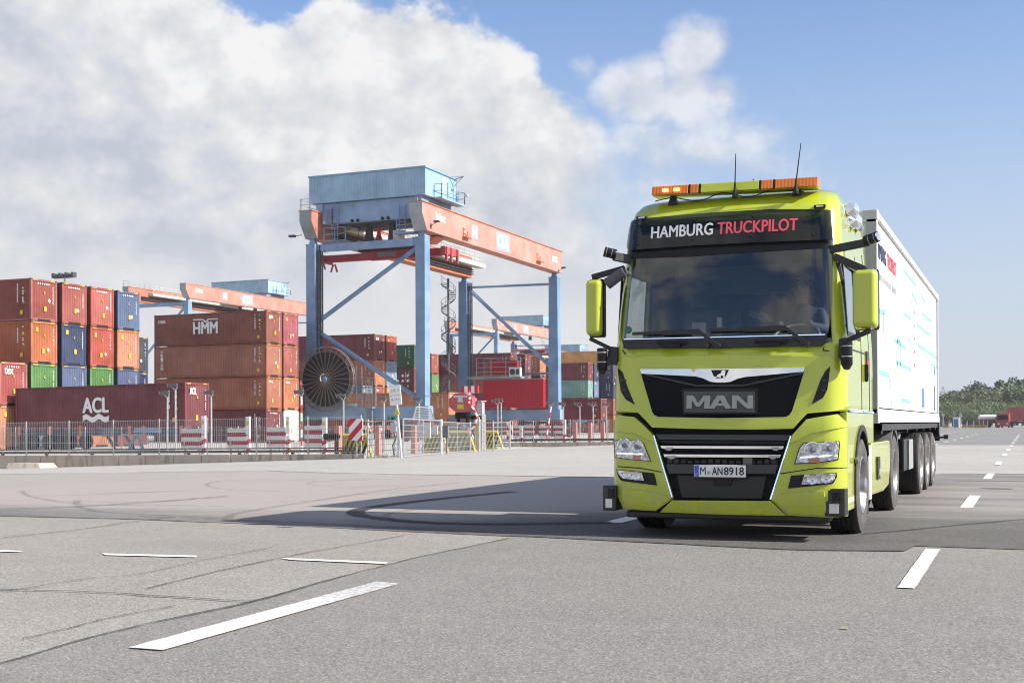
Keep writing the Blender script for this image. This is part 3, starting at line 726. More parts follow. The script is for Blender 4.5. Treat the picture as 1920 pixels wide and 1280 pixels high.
# centre plate with its dark lines, badge box and letters
mb = MB()
for A_, B_ in (((1210, 701), (1304, 722)), ((1304, 722), (1393, 722)), ((1393, 722), (1505, 698.5))): mb.bar(fpt(A_, .036), fpt(B_, .036), .016, .014)
mb.build('grille_trim', dgrey, grille)
bx = [(1278, 727.5), (1421, 727.5), (1419, 775.5), (1280, 775.5)]
badge = panel('badge_frame', bx, .060, .035, satin, bevel=.006)
panel('badge_plate', [(1282, 733), (1415.5, 733), (1414.5, 772), (1283, 772)], .064, .006, simple('badge_grey', (.065, .068, .065), .4, .2), bevel=0, parent=badge)
LT = {'M': [[(0, 0), (0, 1), (.26, 1), (.5, .42), (.74, 1), (1, 1), (1, 0), (.77, 0), (.77, .62), (.57, .14), (.43, .14), (.23, .62), (.23, 0)]],
      'A': [[(0, 0), (.37, 1), (.5, 1), (.5, .70), (.41, .40), (.5, .40), (.5, .20), (.33, .20), (.26, 0)], [(1, 0), (.63, 1), (.5, 1), (.5, .70), (.59, .40), (.5, .40), (.5, .20), (.67, .20), (.74, 0)]],
      'N': [[(0, 0), (0, 1), (.27, 1), (.76, .36), (.76, 1), (1, 1), (1, 0), (.74, 0), (.24, .66), (.24, 0)]]}
silver = simple('silver_letter', (.30, .31, .30), .35, .6, var=.05)
for ltr, x0, x1 in (('M', 1287.5, 1331), ('A', 1329, 1372), ('N', 1372.5, 1411)):
    a = fp(x0, 765, .066); b = fp(x1, 765, .066); f, L_ = on_front(*a, *b, .0); mb = MB()
    for poly in LT[ltr]: mb.prism([((x - .5) * L_, z * .128) for x, z in poly], lambda x, z, t_: (lambda p: (p[0], p[1] - t_, p[2]))(f(x, z)), .064, .078)
    mb.build('badge_letter', silver, badge)
# corner air vents
for poly, sl_ in (([(1157.5, 689), (1167, 697), (1176.6, 725.7), (1190, 758), (1173, 748), (1164, 733), (1160, 710)], -1), ([(1556.5, 686), (1548, 694), (1538, 712), (1522, 757), (1543, 745), (1551, 730), (1554, 708)], 1)):
    vent = panel('corner_vent', poly, .026, .01, satin, bevel=0)
    mb = MB()
    for f_ in (.35, .62):
        ys = 689 + f_ * 68; xs = [p[0] for p in poly if abs(p[1] - ys) < 22]
        p0 = fpt((min(xs) + 3, ys), .03); q0 = fpt((max(xs) - 3, ys - 1), .03); mb.bar(p0, q0, .012, .012)
    mb.build('vent_blade', dgrey, vent)
# dark core behind the bumper
mb = MB().hexa([(-1.0, .30, .35), (1.0, .30, .35), (1.0, .6, .35), (-1.0, .6, .35), (-1.08, .30, 1.28), (1.08, .30, 1.28), (1.08, 2.3, 1.28), (-1.08, 2.3, 1.28)])
mb.box(-.95, .95, .20, .32, .30, .42)
mb.build('chassis_nose', black, lorry)
lg = [(1222, 800), (1230, 830), (1262, 936), (1441, 938), (1476, 830), (1488, 800), (1355, 803)]
lgr = panel('radiator_grille', lg, -.075, .02, simple('grille_black', (.008, .008, .009), .6, bump=.3, spec=.2), bevel=0)
def bar_front(name, a, b, h, off, thick, mat, parent):
    (u0, z0), (u1, z1) = fp(*a, off), fp(*b, off)
    return panel(name, [(u0, z0), (u0 + h * .5, z0 - h), (u1 - h * .5, z1 - h), (u1, z1)], off, thick, mat, bevel=.004, parent=parent, uz=True)
bar_front('grille_bar', (1229, 813), (1482, 814.5), .055, .0, .06, dgrey, lgr)
bar_front('grille_bar', (1238, 824), (1474, 826), .035, -.03, .04, satin, lgr)
for y, xa, xb in ((834.5, 1237.5, 1470), (850.5, 1243, 1464.5)):
    bar_front('chrome_grille_bar', (xa, y), (xb, y + 1), .030, .012, .05, chrome, lgr)
    for x0, x1 in ((xa, xa + 27), (xb, xb - 27)):
        p = [fp(x0, y + 2.5, .014), fp(x1, y + 2.5, .014), fp(x1 + (7 if x1 < x0 else -7), y + 9, .014), fp(x0 + (-14 if x1 < x0 else 14), y + 10, .014)]
        panel('chrome_grille_end', p, .012, .03, brushed, bevel=.003, parent=lgr, uz=True)
panel('number_plate_carrier', [(1247, 869), (1459, 870), (1453, 888), (1253, 887.5)], .012, .05, dgrey, bevel=.01, parent=lgr)
mb = MB(); u0_, z_ = fp(1247, 862, 0); u1_, _ = fp(1456, 862, 0); mb.box(u0_, u1_, .085, .10, z_ - .035, z_ + .02)
for i in range(16):
    u = u0_ + (u1_ - u0_) * (i + .5) / 16; mb.box(u - .022, u + .022, .06, .09, z_ - .028, z_ + random.uniform(-.005, .014))
mb.build('sensor_row', dgrey, lgr)
mb = MB(); u, z = fp(1401, 863, 0); mb.box(u - .045, u + .045, .01, .05, z - .04, z + .035); mb.build('radar_box', simple('sensor_glass', (.12, .12, .12), .2), lgr)
panel('lower_intake', [(1269, 890), (1437, 892), (1428, 934), (1279, 932)], -.045, .02, black, bevel=.01, parent=lgr)
panel('tow_cover', [(1334, 894), (1374, 894), (1370, 910), (1339, 910)], -.03, .02, satin, bevel=.005, parent=lgr)
# number plate
pl = panel('number_plate', [(1300.5, 870.5), (1398.5, 871.2), (1398, 894), (1301, 893)], .030, .012, white_p, bevel=.003)
panel('plate_frame', [(1299, 869.5), (1400, 870.2), (1399.5, 897.5), (1300, 896.5)], .024, .012, satin, bevel=.002, parent=pl)
panel('country_band', [(1301.5, 871.3), (1310, 871.3), (1310, 892.5), (1302, 892.3)], .032, 0, simple('plate_blue', (.03, .12, .50), .4), parent=pl)
def ptext(body, x0, x1, base, h, mat=letter_k, bold=.0012, off=.034):
    a = fp(x0, base, off); b = fp(x1, base + (x1 - x0) * .007, off); f, L_ = on_front(*a, *b, off)
    return text_mesh('lettering', body, .1, mat, pl, f, 0, L_, bold, h)
ptext('M', 1312.5, 1323, 889.5, .078, bold=0); ptext('AN', 1335, 1354.5, 889.6, .078); ptext('8918', 1357.5, 1394.5, 889.8, .078)
ptext('D', 1304, 1307.5, 890, .018, letter_w, 0)
mb = MB(); u, z = fp(1328.5, 885.5, .034); mb.lathe([(0, .018), (0, 0)], (u, surf(u, z) - .034, z), 'y', 16); mb.build('plate_seal', simple('seal_grey', (.40, .42, .44), .5), pl)
# ---- bumper corners, lamps
bl_ = [(1151, 789), (1160, 777.5), (1189, 781), (1206, 796), (1222, 813), (1224.5, 816), (1258, 930), (1258.5, 936), (1229.5, 957), (1169, 953.6), (1158, 930), (1149, 897), (1147, 839)]
br_ = [(1586, 790), (1570, 775.5), (1512, 785), (1500, 798), (1485.5, 814), (1446, 936), (1475.6, 965.5), (1550, 969), (1588, 967), (1589, 900)]
for poly in (bl_, br_): panel('bumper_corner', poly, .03, .10, lime, bevel=.016, step=.05)
for poly in ([(1160, 777.5), (1189, 781), (1206, 796), (1222, 813), (1228, 830), (1190, 812), (1152, 808), (1151, 789)], [(1570, 775.5), (1512, 785), (1500, 798), (1485.5, 814), (1480, 832), (1520, 812), (1587, 800), (1586, 790)]):
    panel('bumper_brow', poly, .05, .05, lime, bevel=.018, step=.05)
panel('bumper_skirt', [(1259.5, 937), (1444.5, 938.5), (1474, 966), (1355, 964), (1236.5, 959.5)], .05, .10, lime, bevel=.014)
for x in (1292, 1353, 1417):
    panel('skirt_notch', [(x - 15, 960 + (x - 1292) * .02), (x - 9, 949 + (x - 1292) * .02), (x + 10, 949.5 + (x - 1292) * .02), (x + 16, 961 + (x - 1292) * .02)], .054, .008, lime, bevel=.003)
mb = MB().box(-1.02, 1.02, .10, .35, .20, .27); mb.build('bumper_underside', black, lorry, bevel=.02)
refl_m, t = new_mat('lamp_reflector')
tcn = t.n('ShaderNodeTexCoord').outputs['Object']
v = t.n('ShaderNodeTexVoronoi', i_Vector=tcn, i_Scale=26)
p = principled(t, Base_Color=t.ramp(t.n('ShaderNodeSeparateColor', i_0=v.outputs['Color']).outputs[0], [(0, (.42, .42, .43)), (1, (.92, .92, .92))]), Roughness=.16, Metallic=.85)
t.put(p.inputs['Normal'], t.n('ShaderNodeBump', i_Strength=.6, i_Distance=.02, i_Height=v.outputs['Distance']).outputs[0])
def headlamp(poly, bulbs, drl, orange_):
    h = panel('headlight', poly, .048, .03, refl_m, bevel=.004, step=.05)
    c_ = [sum(p[0] for p in poly) / len(poly), sum(p[1] for p in poly) / len(poly)]
    ring = [(c_[0] + (p[0] - c_[0]) * 1.045, c_[1] + (p[1] - c_[1]) * 1.07) for p in poly]
    panel('lamp_surround', ring, .040, .02, satin, bevel=.003, parent=h, step=.05)
    for x, y, r in bulbs:
        q = fpt((x, y), .05)
        MB().lathe([(.01, r), (-.012, r), (-.016, r * .86), (.0, r * .80), (.006, r * .45), (-.010, r * .36), (-.016, 0)], q, 'y', 24).build('lamp_bowl', chrome, h, smooth=True)
        MB().lathe([(-.012, r * .36), (-.026, r * .22), (-.03, 0)], q, 'y', 18).build('bulb_lens', simple('dark_lens', (.18, .19, .20), .08), h, smooth=True)
    if drl:
        mb = MB(); n = 6; P = [fpt((drl[0][0] + (drl[1][0] - drl[0][0]) * i / n, drl[0][1] + (drl[1][1] - drl[0][1]) * i / n), .058) for i in range(n + 1)]
        for a, b in zip(P[:-1], P[1:]): mb.tube(a, b, .011, 6)
        mb.build('day_light', emissive('day_light_strip', (.95, .97, 1.0), .35) if 'day_light_strip' not in MATS else MATS['day_light_strip'], h)
    if orange_: panel('indicator', orange_, .056, .004, simple('indicator_orange', (.55, .20, .10), .25), bevel=0, parent=h)
    panel('lamp_cover', poly, .078, 0, lens_glass, parent=h, step=.05)
headlamp([(1151.5, 824), (1195, 826), (1206, 831.5), (1218.4, 862.5), (1185, 860), (1153.7, 855.5)], [(1171, 834.5, .075), (1194, 837, .072)], ((1157, 849), (1205, 850.5)), [(1186, 852), (1201, 853), (1200, 860.5), (1187, 860)])
headlamp([(1507, 830.5), (1540, 829), (1572, 827), (1573, 835), (1570, 860.5), (1530, 866), (1490.6, 867.7), (1499.4, 840)], [(1524, 843, .082), (1555, 841, .080)], ((1500, 857), (1566, 853)), [(1518, 858), (1536, 857), (1537, 866), (1517, 867)])
def foglamp(poly, lampp, bulbs):
    h = panel('fog_light', poly, .040, .02, satin, bevel=.004, step=.05)
    panel('lamp_reflector', lampp, .050, .012, refl_m, bevel=.003, parent=h, step=.05)
    for x, y, r in bulbs: MB().lathe([(.0, r), (-.012, r), (-.004, r * .7), (.0, r * .3), (-.014, 0)], fpt((x, y), .052), 'y', 18).build('lamp_bowl', chrome, h, smooth=True)
    panel('lamp_cover', lampp, .068, 0, lens_glass, parent=h, step=.05)
foglamp([(1154.7, 878.4), (1225.9, 886), (1231.5, 909.3), (1165, 900.5), (1158.4, 892)], [(1155.8, 879.5), (1203, 885), (1207, 900.5), (1168, 896), (1160, 889)], [(1176, 888, .04), (1193, 891, .045)])
foglamp([(1483, 890.7), (1568.3, 884.8), (1569, 893.6), (1562, 905.5), (1545, 908), (1477, 914.9)], [(1508, 889), (1566.5, 886), (1565.5, 897), (1558, 904), (1502, 907.5)], [(1523, 898, .05), (1549, 896, .048)])
# pressed creases and seams of the bumper corners
for poly in ([(1166, 917), (1205, 919), (1242, 926), (1256, 934), (1229.5, 955), (1171, 951.5)], [(1462, 928), (1500, 922), (1545, 918), (1551, 966), (1477, 963), (1449, 936)]):
    panel('bumper_chin', poly, .046, .03, lime, bevel=.014, step=.05)
for a, b, c_ in (((1150, 873), (1200, 876.5), (1240, 884)), ((1588, 876), (1530, 877), (1463, 887))):
    mb = MB(); P = [fpt((a[0] + (b[0] - a[0]) * i / 6, a[1] + (b[1] - a[1]) * i / 6), .032) for i in range(7)] + [fpt((b[0] + (c_[0] - b[0]) * i / 5, b[1] + (c_[1] - b[1]) * i / 5), .032) for i in range(1, 6)]
    for p, q in zip(P[:-1], P[1:]): mb.tube(p, q, .005, 5)
    mb.build('bumper_seam', satin, lorry)
for a, b in (((1166, 655), (1172, 662)), ((1545, 650), (1543, 656)), ((1543, 656), (1578, 660)), ((1172, 662), (1152, 664))):
    MB().tube(fpt(a, .006), fpt(b, .006), .005, 5).build('panel_seam', satin, lorry)
# ---- radar boxes on the bumper corners
def sensor_box(u0, u1, z0, z1, y0, y1, sq):
    b = MB().box(u0, u1, y0, y1, z0, z1).build('corner_sensor', black, lorry, bevel=.008)
    MB().box(u0 + .012, u1 - .012, y0 - .006, y0 + .002, z0 + .015, z1 - .015).build('sensor_cover', simple('sensor_grey', (.035, .035, .038), .25), b)
    MB().box(sq[0], sq[1], y0 - .012, y0 - .004, z0 + .03, z0 + .12).build('sensor_window', simple('sensor_cream', (.72, .70, .62), .45), b)
    MB().box(sq[0] + .03, sq[1] + .02, y0 - .03, y0 - .004, z1 - .12, z1 - .03).build('sensor_camera', satin, b)
sensor_box(.985, 1.175, .265, .53, .03, .30, (1.03, 1.12))
sensor_box(-1.245, -1.10, .27, .525, .02, .30, (-1.21, -1.14))
# ---- sides below the cab: front wing with its arch, steps, tank
def arch(cv, cz, r, a0, a1, n=14): return [(cv + r * math.cos(math.radians(a0 + (a1 - a0) * i / n)), cz + r * math.sin(math.radians(a0 + (a1 - a0) * i / n))) for i in range(n + 1)]
for s in (-1, 1):
    prof = [(.24, .30), (.24, 1.265), (2.38, 1.265), (2.38, .93)] + arch(1.30, .52, .60, 43, 187) + [(.70, .30)]
    MB().prism(prof, lambda a, b, t_: (s * t_, a, b), 1.10, 1.178).build('wing', lime, lorry, bevel=.012)
    mb = MB(); A1 = arch(1.30, .52, .615, 30, 188); A2 = arch(1.30, .52, .555, 30, 188)
    mb.prism(A1 + A2[::-1], lambda a, b, t_: (s * t_, a, b), .80, 1.195); mb.build('wheel_arch', black, lorry)
    mb = MB()
    for pts_ in ([(2.02, 1.28), (2.02, 3.0)], [(1.34, 1.29), (1.34, 2.0), (1.34, 2.9)], [(.26, 1.88), (2.02, 1.90)], [(.30, 1.272), (2.38, 1.272)]):
        for a, b in zip(pts_[:-1], pts_[1:]):
            n = 6
            for i in range(n):
                p_ = [a[0] + (b[0] - a[0]) * i / n, a[1] + (b[1] - a[1]) * i / n]; q_ = [a[0] + (b[0] - a[0]) * (i + 1) / n, a[1] + (b[1] - a[1]) * (i + 1) / n]
                mb.bar((s * halfw(p_[1]), p_[0], p_[1]), (s * halfw(q_[1]), q_[0], q_[1]), .014, .008, up=(s, 0, 0))
    mb.build('door_seam', satin, lorry)
    mb = MB(); mb.bar((s * 1.195, 1.62, 1.60), (s * 1.195, 1.62, 1.78), .04, .035).bar((s * 1.18, 1.62, 1.6), (s * 1.205, 1.62, 1.62), .03).bar((s * 1.18, 1.62, 1.77), (s * 1.205, 1.62, 1.76), .03)
    mb.build('door_handle', satin, lorry, bevel=.006)
    mb = MB().box(s * 1.181 if s > 0 else -1.187, 1.187 if s > 0 else -1.181, 1.72, 1.92, 1.66, 1.93).mat(1).box(*sorted((s * 1.183, s * 1.190)), 1.74, 1.90, 1.70, 1.83)
    mb.build('door_sticker', [dgrey, red_p], lorry)
    strip2 = MB().bar((s * 1.186, .36, 1.272), (s * 1.186, 1.28, 1.272), .018, .014).bar((s * 1.186, 1.40, 1.272), (s * 1.186, 2.3, 1.272), .018, .014); strip2.build('light_strip', led, lorry)
    MB().box(*sorted((s * .70, s * 1.16)), 1.98, 2.02, .16, .92).build('mud_flap', black, lorry)
    MB().hexa([(s * 1.06, 2.06, .30), (s * 1.175, 2.06, .30), (s * 1.175, 2.24, .30), (s * 1.06, 2.24, .30), (s * 1.06, 2.06, .90), (s * 1.175, 2.06, .90), (s * 1.175, 2.24, .90), (s * 1.06, 2.24, .90)]).build('step_panel', white_dirty, lorry, bevel=.02)
    prof = [(2.25, .34), (2.25, .88), (2.40, .94), (4.26, .94), (4.30, .6), (4.10, .36), (3.6, .32)]
    MB().prism(prof, lambda a, b, t_: (s * t_, a, b), .72, 1.165).build('side_skirt', lime, lorry, bevel=.03)
    MB().box(*sorted((s * 1.16, s * 1.182)), 2.75, 3.02, .50, .76).mat(1).box(*sorted((s * 1.17, s * 1.19)), 2.86, 2.93, .54, .62).build('fuel_panel', [black, lgrey], lorry)
    mb = MB(); mb.prism(arch(4.90, .52, .60, 10, 165) + arch(4.90, .52, .555, 10, 165)[::-1], lambda a, b, t_: (s * t_, a, b), .55, 1.16); mb.build('mudguard', simple('mudguard_grey', (.13, .13, .135), .7), lorry)
mb = MB().box(-.48, -.40, 1.6, 6.0, .62, .92).box(.40, .48, 1.6, 6.0, .62, .92).box(-.95, .95, 2.42, 2.9, .6, 1.0).box(-.6, .6, 2.45, 2.75, 1.0, 1.9)
mb.build('chassis_frame', black, lorry)
mb = MB().lathe([(0, 0), (0, .48), (.06, .48), (.09, .4), (.09, 0)], (0, 4.6, .98), 'z', 24).box(-.45, .45, 4.3, 4.9, .9, 1.0); mb.build('coupling_plate', dgrey, lorry)
mb = MB().hexa([(1.16 - .05, 2.3, 1.30), (1.16, 2.3, 1.30), (1.16, 2.44, 1.30), (1.11, 2.44, 1.30), (1.03, 2.3, 3.35), (1.07, 2.3, 3.35), (1.07, 2.42, 3.35), (1.03, 2.42, 3.35)])
mb.build('side_fairing', lime, lorry, bevel=.01)
mb = MB().hexa([(-1.16, 2.3, 1.30), (-1.11, 2.3, 1.30), (-1.11, 2.44, 1.30), (-1.16, 2.44, 1.30), (-1.07, 2.3, 3.35), (-1.03, 2.3, 3.35), (-1.03, 2.42, 3.35), (-1.07, 2.42, 3.35)])
mb.build('side_fairing', lime, lorry, bevel=.01)
# ---- wheels
def wheel(parent, x, y, s, wd=.30, R=.502, letters=False, dish=.05):
    """s: +1 when the outer face looks towards +X"""
    o = thing('wheel', None, None, (x, y, R)); o.parent = parent
    h = wd / 2; prof = [(-h + .02, R - .20), (-h, R - .15), (-h - .004, R - .08), (-h + .015, R - .022), (-h + .04, R - .004)]
    k = 5; 
    for i in range(1, k):
        c_ = -h + .04 + (wd - .08) * i / k
        prof += [(c_ - .009, R), (c_ - .006, R - .014), (c_ + .006, R - .014), (c_ + .009, R)]
    prof += [(h - .04, R - .004), (h - .015, R - .022), (h + .004, R - .08), (h, R - .15), (h - .02, R - .20)]
    mb = MB().lathe(prof, (0, 0, 0), 'x', 56)
    nseg = 56
    for i, f in enumerate(mb.f):
        row = i // nseg; mb.mi[i] = 0 if 3 <= row < len(prof) - 4 else 1
    mb.build('tyre', [tyre_m, tyre_side], o, smooth=True, angle=30)
    rp = [(-h + .03, R - .195), (h - .015, R - .195), (h - .005, R - .215), (h - .03, R - .235), (h - dish - .03, R - .26), (h - dish - .05, .16), (h - dish - .01, .14), (h - dish + .0, .09), (h - dish + .07, .085), (h - dish + .085, .05), (h - dish + .085, 0)]
    MB().lathe([(s * a, r) for a, r in rp], (0, 0, 0), 'x', 40).build('rim', brushed, o, smooth=True, angle=35)
    mb = MB()
    for i in range(10):
        a = 2 * math.pi * i / 10; c_ = (s * (h - dish - .035), .168 * math.cos(a), .168 * math.sin(a)); mb.lathe([(0, .016), (s * .035, .015), (s * .04, 0)], c_, 'x', 8)
    mb.build('wheel_nuts', chrome, o)
    mb = MB()
    for i in range(10):
        a = 2 * math.pi * (i + .5) / 10; c_ = (s * (h - dish - .046), .222 * math.cos(a), .222 * math.sin(a)); mb.lathe([(0, .03), (s * .012, .028), (s * .013, 0)], c_, 'x', 10)
    mb.build('rim_holes', satin, o)
    if letters:
        mb = MB()
        for a0 in (200, 20):
            for i in range(7):
                a = math.radians(a0 + i * 8); r0, r1 = R - .13, R - .075
                for da in (0, 2.2 if i % 2 else 3.2):
                    b_ = a + math.radians(da); c_ = b_ + math.radians(1.1)
                    mb.add([(s * (h + .0065), r0 * math.cos(b_), r0 * math.sin(b_)), (s * (h + .0065), r0 * math.cos(c_), r0 * math.sin(c_)), (s * (h + .0065), r1 * math.cos(c_), r1 * math.sin(c_)), (s * (h + .0065), r1 * math.cos(b_), r1 * math.sin(b_))], [(0, 1, 2, 3)])
                zz = [(r0, a, a + .06), (r1 - .012, a, a + .06)]
                for rr, b_, c_ in zz[: 1 + i % 2]:
                    mb.add([(s * (h + .0067), rr * math.cos(b_), rr * math.sin(b_)), (s * (h + .0067), rr * math.cos(c_), rr * math.sin(c_)), (s * (h + .0067), (rr + .012) * math.cos(c_), (rr + .012) * math.sin(c_)), (s * (h + .0067), (rr + .012) * math.cos(b_), (rr + .012) * math.sin(b_))], [(0, 1, 2, 3)])
        mb.build('tyre_lettering', letter_w, o)
    return o
for s in (-1, 1):
    wheel(lorry, s * 1.035, 1.30, s, .32)
    wheel(lorry, s * 1.03, 4.90, s, .28, dish=.12); wheel(lorry, s * .69, 4.90, s, .28)
    MB().lathe([(0, .032), (s * .03, .032), (s * .035, 0)], (s * 1.19, .72, .78), 'x', 12).build('side_marker', mgrey, lorry)
mb = MB().tube((-1.0, 1.3, .5), (1.0, 1.3, .5), .06).tube((-1.0, 4.9, .5), (1.0, 4.9, .5), .09); mb.build('axle', black, lorry)
# ---- roof: beacon bar, aerials, horns, marker lamps
bar = MB().bar((-.82, .52, 3.545), (.88, .52, 3.545), .17, .022).build('light_bar', lime, lorry, bevel=.008)
def seg(nm, a, b, mat, pr=bar, h=.085): MB().hexa([(a, .39, 3.538), (b, .39, 3.538), (b, .65, 3.538), (a, .65, 3.538), (a, .42, 3.55 + h), (b, .42, 3.55 + h), (b, .62, 3.55 + h), (a, .62, 3.55 + h)]).build(nm, mat, pr, bevel=.008)
amber_g, t = new_mat('amber_plastic')
tcn = t.n('ShaderNodeTexCoord').outputs['Object']
wv = t.n('ShaderNodeTexWave', i_Vector=tcn, i_Scale=9.0, wave_type='BANDS', bands_direction='X')
principled(t, Base_Color=t.ramp(wv.outputs[0], [(0.2, (.55, .125, .004)), (.8, (.74, .20, .008))]), Roughness=.12, Coat_Weight=1.0, Transmission_Weight=0.0)
for a, b in ((-.82, -.43), (-.41, -.32), (.32, .44), (.46, .88)): seg('amber_lens', a, b, amber_g)
for a, b in ((-.43, -.41), (-.32, -.30), (.30, .32), (.44, .46)): seg('bar_divider', a, b, satin, h=.088)
seg('bar_centre', -.30, .30, lime)
for a in (-.70, -.58): MB().box(a, a + .06, .388, .398, 3.570, 3.60).build('lit_beacon', lamp_on, bar)
for o_ in [bar] + list(bar.children):
    for v_ in o_.data.vertices: v_.co.z -= .004 + .020 * (v_.co.x + .82)
for u in (-.62, .66): MB().hexa([(u - .05, .48, 3.44), (u + .05, .48, 3.44), (u + .05, .58, 3.44), (u - .05, .58, 3.44), (u - .02, .5, 3.54), (u + .02, .5, 3.54), (u + .02, .56, 3.54), (u - .02, .56, 3.54)]).build('bar_foot', black, bar)
mb = MB(); P = [Vector((-.80 + .02 * i, .47 + .03 * math.sin(i * .3), 3.485 + .025 * math.sin(i * .22))) for i in range(78)]; mb.path(P, .006, 5); mb.build('bar_cable', black, bar)
for px_, y0, y1, lean in ((1378, 366, 288, .01), (1492.5, 360, 269, .05)):
    p = at_y(px_, y0, TY + .36); q = at_y(px_, y1, TY + .36); u = p.x - TX
    mb = MB().lathe([(0, .03), (.03, .028), (.10, .012), (.15, .009), (.15, 0)], (u, .36, p.z - .02), 'z', 10).tube((u, .36, p.z + .1), (u + lean, .36, q.z), .007, 6, .004)
    mb.build('aerial', satin, lorry)
mb = MB().tube((.12, 1.0, 3.5), (.12, 1.0, 3.74), .006, 6).lathe([(0, .02), (.04, .012), (.04, 0)], (.12, 1.0, 3.49), 'z', 8); mb.build('aerial', satin, lorry)
for p in ((1203, 408.5), (1537, 387)):
    u, z = fp(*p, .02); mb = MB().box(u - .055, u + .055, surf(u, z) - .035, surf(u, z) + .03, z - .014, z + .018).mat(1).box(u - .035, u + .035, surf(u, z) - .038, surf(u, z) - .03, z - .006, z + .010); mb.build('marker_lamp', [satin, lens_white if 'lens_white' in globals() else white_p], lorry, bevel=.006)
for px_, py_, r in ((1597, 392, .085), (1602, 414, .088), (1611, 427, .045)):
    p = at_x(px_, py_, -1.66); c_ = (p.x - TX, p.y - TY, p.z)
    axd = Vector((.55, -.80, .1)).normalized(); s1 = axd.cross(Vector((0, 0, 1))).normalized(); s2 = s1.cross(axd)
    MB().lathe([(-.16, .0), (-.16, .03), (-.08, r * .7), (0, r), (.012, r), (.012, r * .92), (.045, 0)], c_, (axd, s1, s2), 9).build('roof_lamp', chrome, lorry)
    MB().tube(Vector(c_) - axd * .12, Vector((halfw(c_[2]) - .01, c_[1] + .16, c_[2] - .02)), .02, 8).build('lamp_stem', lime, lorry)
# ---- mirrors and their arms
def mirror(u0, u1, z0, z1, y0, y1, side):
    h = (z1 - z0); mz = MB()
    inset = .05 * (u1 - u0)
    front = [(u0 + inset, y0, z0 + .03), (u1 - inset, y0, z0 + .03), (u1, y1, z0), (u0, y1, z0), (u0 + inset, y0, z1 - .03), (u1 - inset, y0, z1 - .03), (u1, y1, z1), (u0, y1, z1)]
    mm = mz.hexa(front).build('mirror', lime, lorry, smooth=True, bevel=.045, angle=30)
    MB().box(u0 + .005, u1 - .004, y1 - .005, y1 + .10, z0 + .005, z1 - .005).build('mirror_back', satin, mm, bevel=.02)
    MB().box(u0 + .025, u1 - .025, y1 + .099, y1 + .103, z0 + .03, z1 - .03).build('mirror_glass', chrome, mm)
    return mm
mirror(1.235, 1.475, 2.045, 2.64, .10, .27, 1)
mirror(-1.475, -1.30, 2.06, 2.68, .13, .26, -1)
mb = MB().bar((1.05, .30, 2.78), (1.36, .22, 2.62), .05, .07).bar((1.08, .32, 2.72), (1.12, .34, 2.5), .05, .05); mb.build('mirror_arm', black, lorry, bevel=.01)
mb = MB().bar((1.12, .24, 1.93), (1.40, .22, 2.04), .06, .045).hexa([(1.08, .16, 1.78), (1.20, .14, 1.80), (1.22, .30, 1.80), (1.08, .32, 1.78), (1.08, .18, 1.96), (1.18, .16, 1.98), (1.20, .30, 1.98), (1.08, .32, 1.96)]).bar((1.12, .28, 2.0), (1.16, .32, 2.12), .03, .03); mb.build('mirror_arm', black, lorry, bevel=.012)
mb = MB().bar((-1.08, .30, 2.78), (-1.42, .22, 2.69), .05, .06); mb.build('mirror_arm', black, lorry, bevel=.012)
mb = MB().bar((-1.14, .24, 1.90), (-1.44, .2, 2.05), .04, .04).hexa([(-1.24, .14, 1.78), (-1.12, .14, 1.76), (-1.12, .30, 1.76), (-1.24, .30, 1.78), (-1.22, .16, 1.96), (-1.12, .16, 1.95), (-1.12, .30, 1.95), (-1.22, .30, 1.96)]); mb.build('mirror_arm', black, lorry, bevel=.012)
p = at_y(1138, 532, TY - .05); q = at_y(1170, 509, TY - .05)
mb = MB().tube((p.x - TX, p.y - TY, p.z), (q.x - TX, q.y - TY, q.z), .060, 14, .052); mb.tube((q.x - TX, q.y - TY, q.z), (q.x - TX + .02, q.y - TY + .12, q.z - .01), .025, 8); mb.build('kerb_mirror', simple('mirror_grey', (.075, .072, .078), .4), lorry, smooth=True)
# ---- lidar scanners
def lidar(c_, axis, r, L_):
    c_ = Vector(c_); s1 = axis.orthogonal().normalized(); s2 = axis.cross(s1)
    o = MB().lathe([(-L_ / 2, 0), (-L_ / 2, r * .9), (-L_ * .45, r), (-L_ * .15, r)], c_, (axis, s1, s2), 20).lathe([(-L_ * .10, r * .97), (L_ * .28, r * .97)], c_, (axis, s1, s2), 20).lathe([(L_ * .33, r), (L_ * .48, r), (L_ * .5, r * .9), (L_ * .5, 0)], c_, (axis, s1, s2), 20).build('lidar_scanner', satin, lorry, smooth=True)
    MB().lathe([(-L_ * .15, r * 1.01), (-L_ * .10, r * 1.01)], c_, (axis, s1, s2), 20).lathe([(L_ * .28, r * 1.01), (L_ * .33, r * 1.01)], c_, (axis, s1, s2), 20).lathe([(L_ * .5 + .001, r * .8), (L_ * .5 + .001, 0)], c_, (axis, s1, s2), 20).build('scanner_band', brushed, o, smooth=True)
for (x, y, Yd) in ((1587.5, 662, .10), (1129, 673, .12)):
    p = at_y(x, y, TY + Yd); lidar((p.x - TX, Yd, p.z), Vector((0, 0, 1)), .055, .23)
    s = 1 if x > 1300 else -1
    mb = MB().bar((p.x - TX, Yd, p.z - .05), (s * 1.12, .24, p.z + .02), .06, .07).lathe([(-.16, 0), (-.15, .03), (-.11, .05)], (p.x - TX, Yd, p.z), 'z', 16); mb.build('scanner_bracket', black, lorry)
p = at_y(1634, 447, TY + .14); lidar((p.x - TX, .14, p.z), Vector((.82, -.3, .18)).normalized(), .052, .14)
mb = MB().bar((1.02, .30, p.z - .06), (p.x - TX - .03, .16, p.z - .03), .05, .075); mb.build('scanner_bracket', black, lorry, bevel=.006)
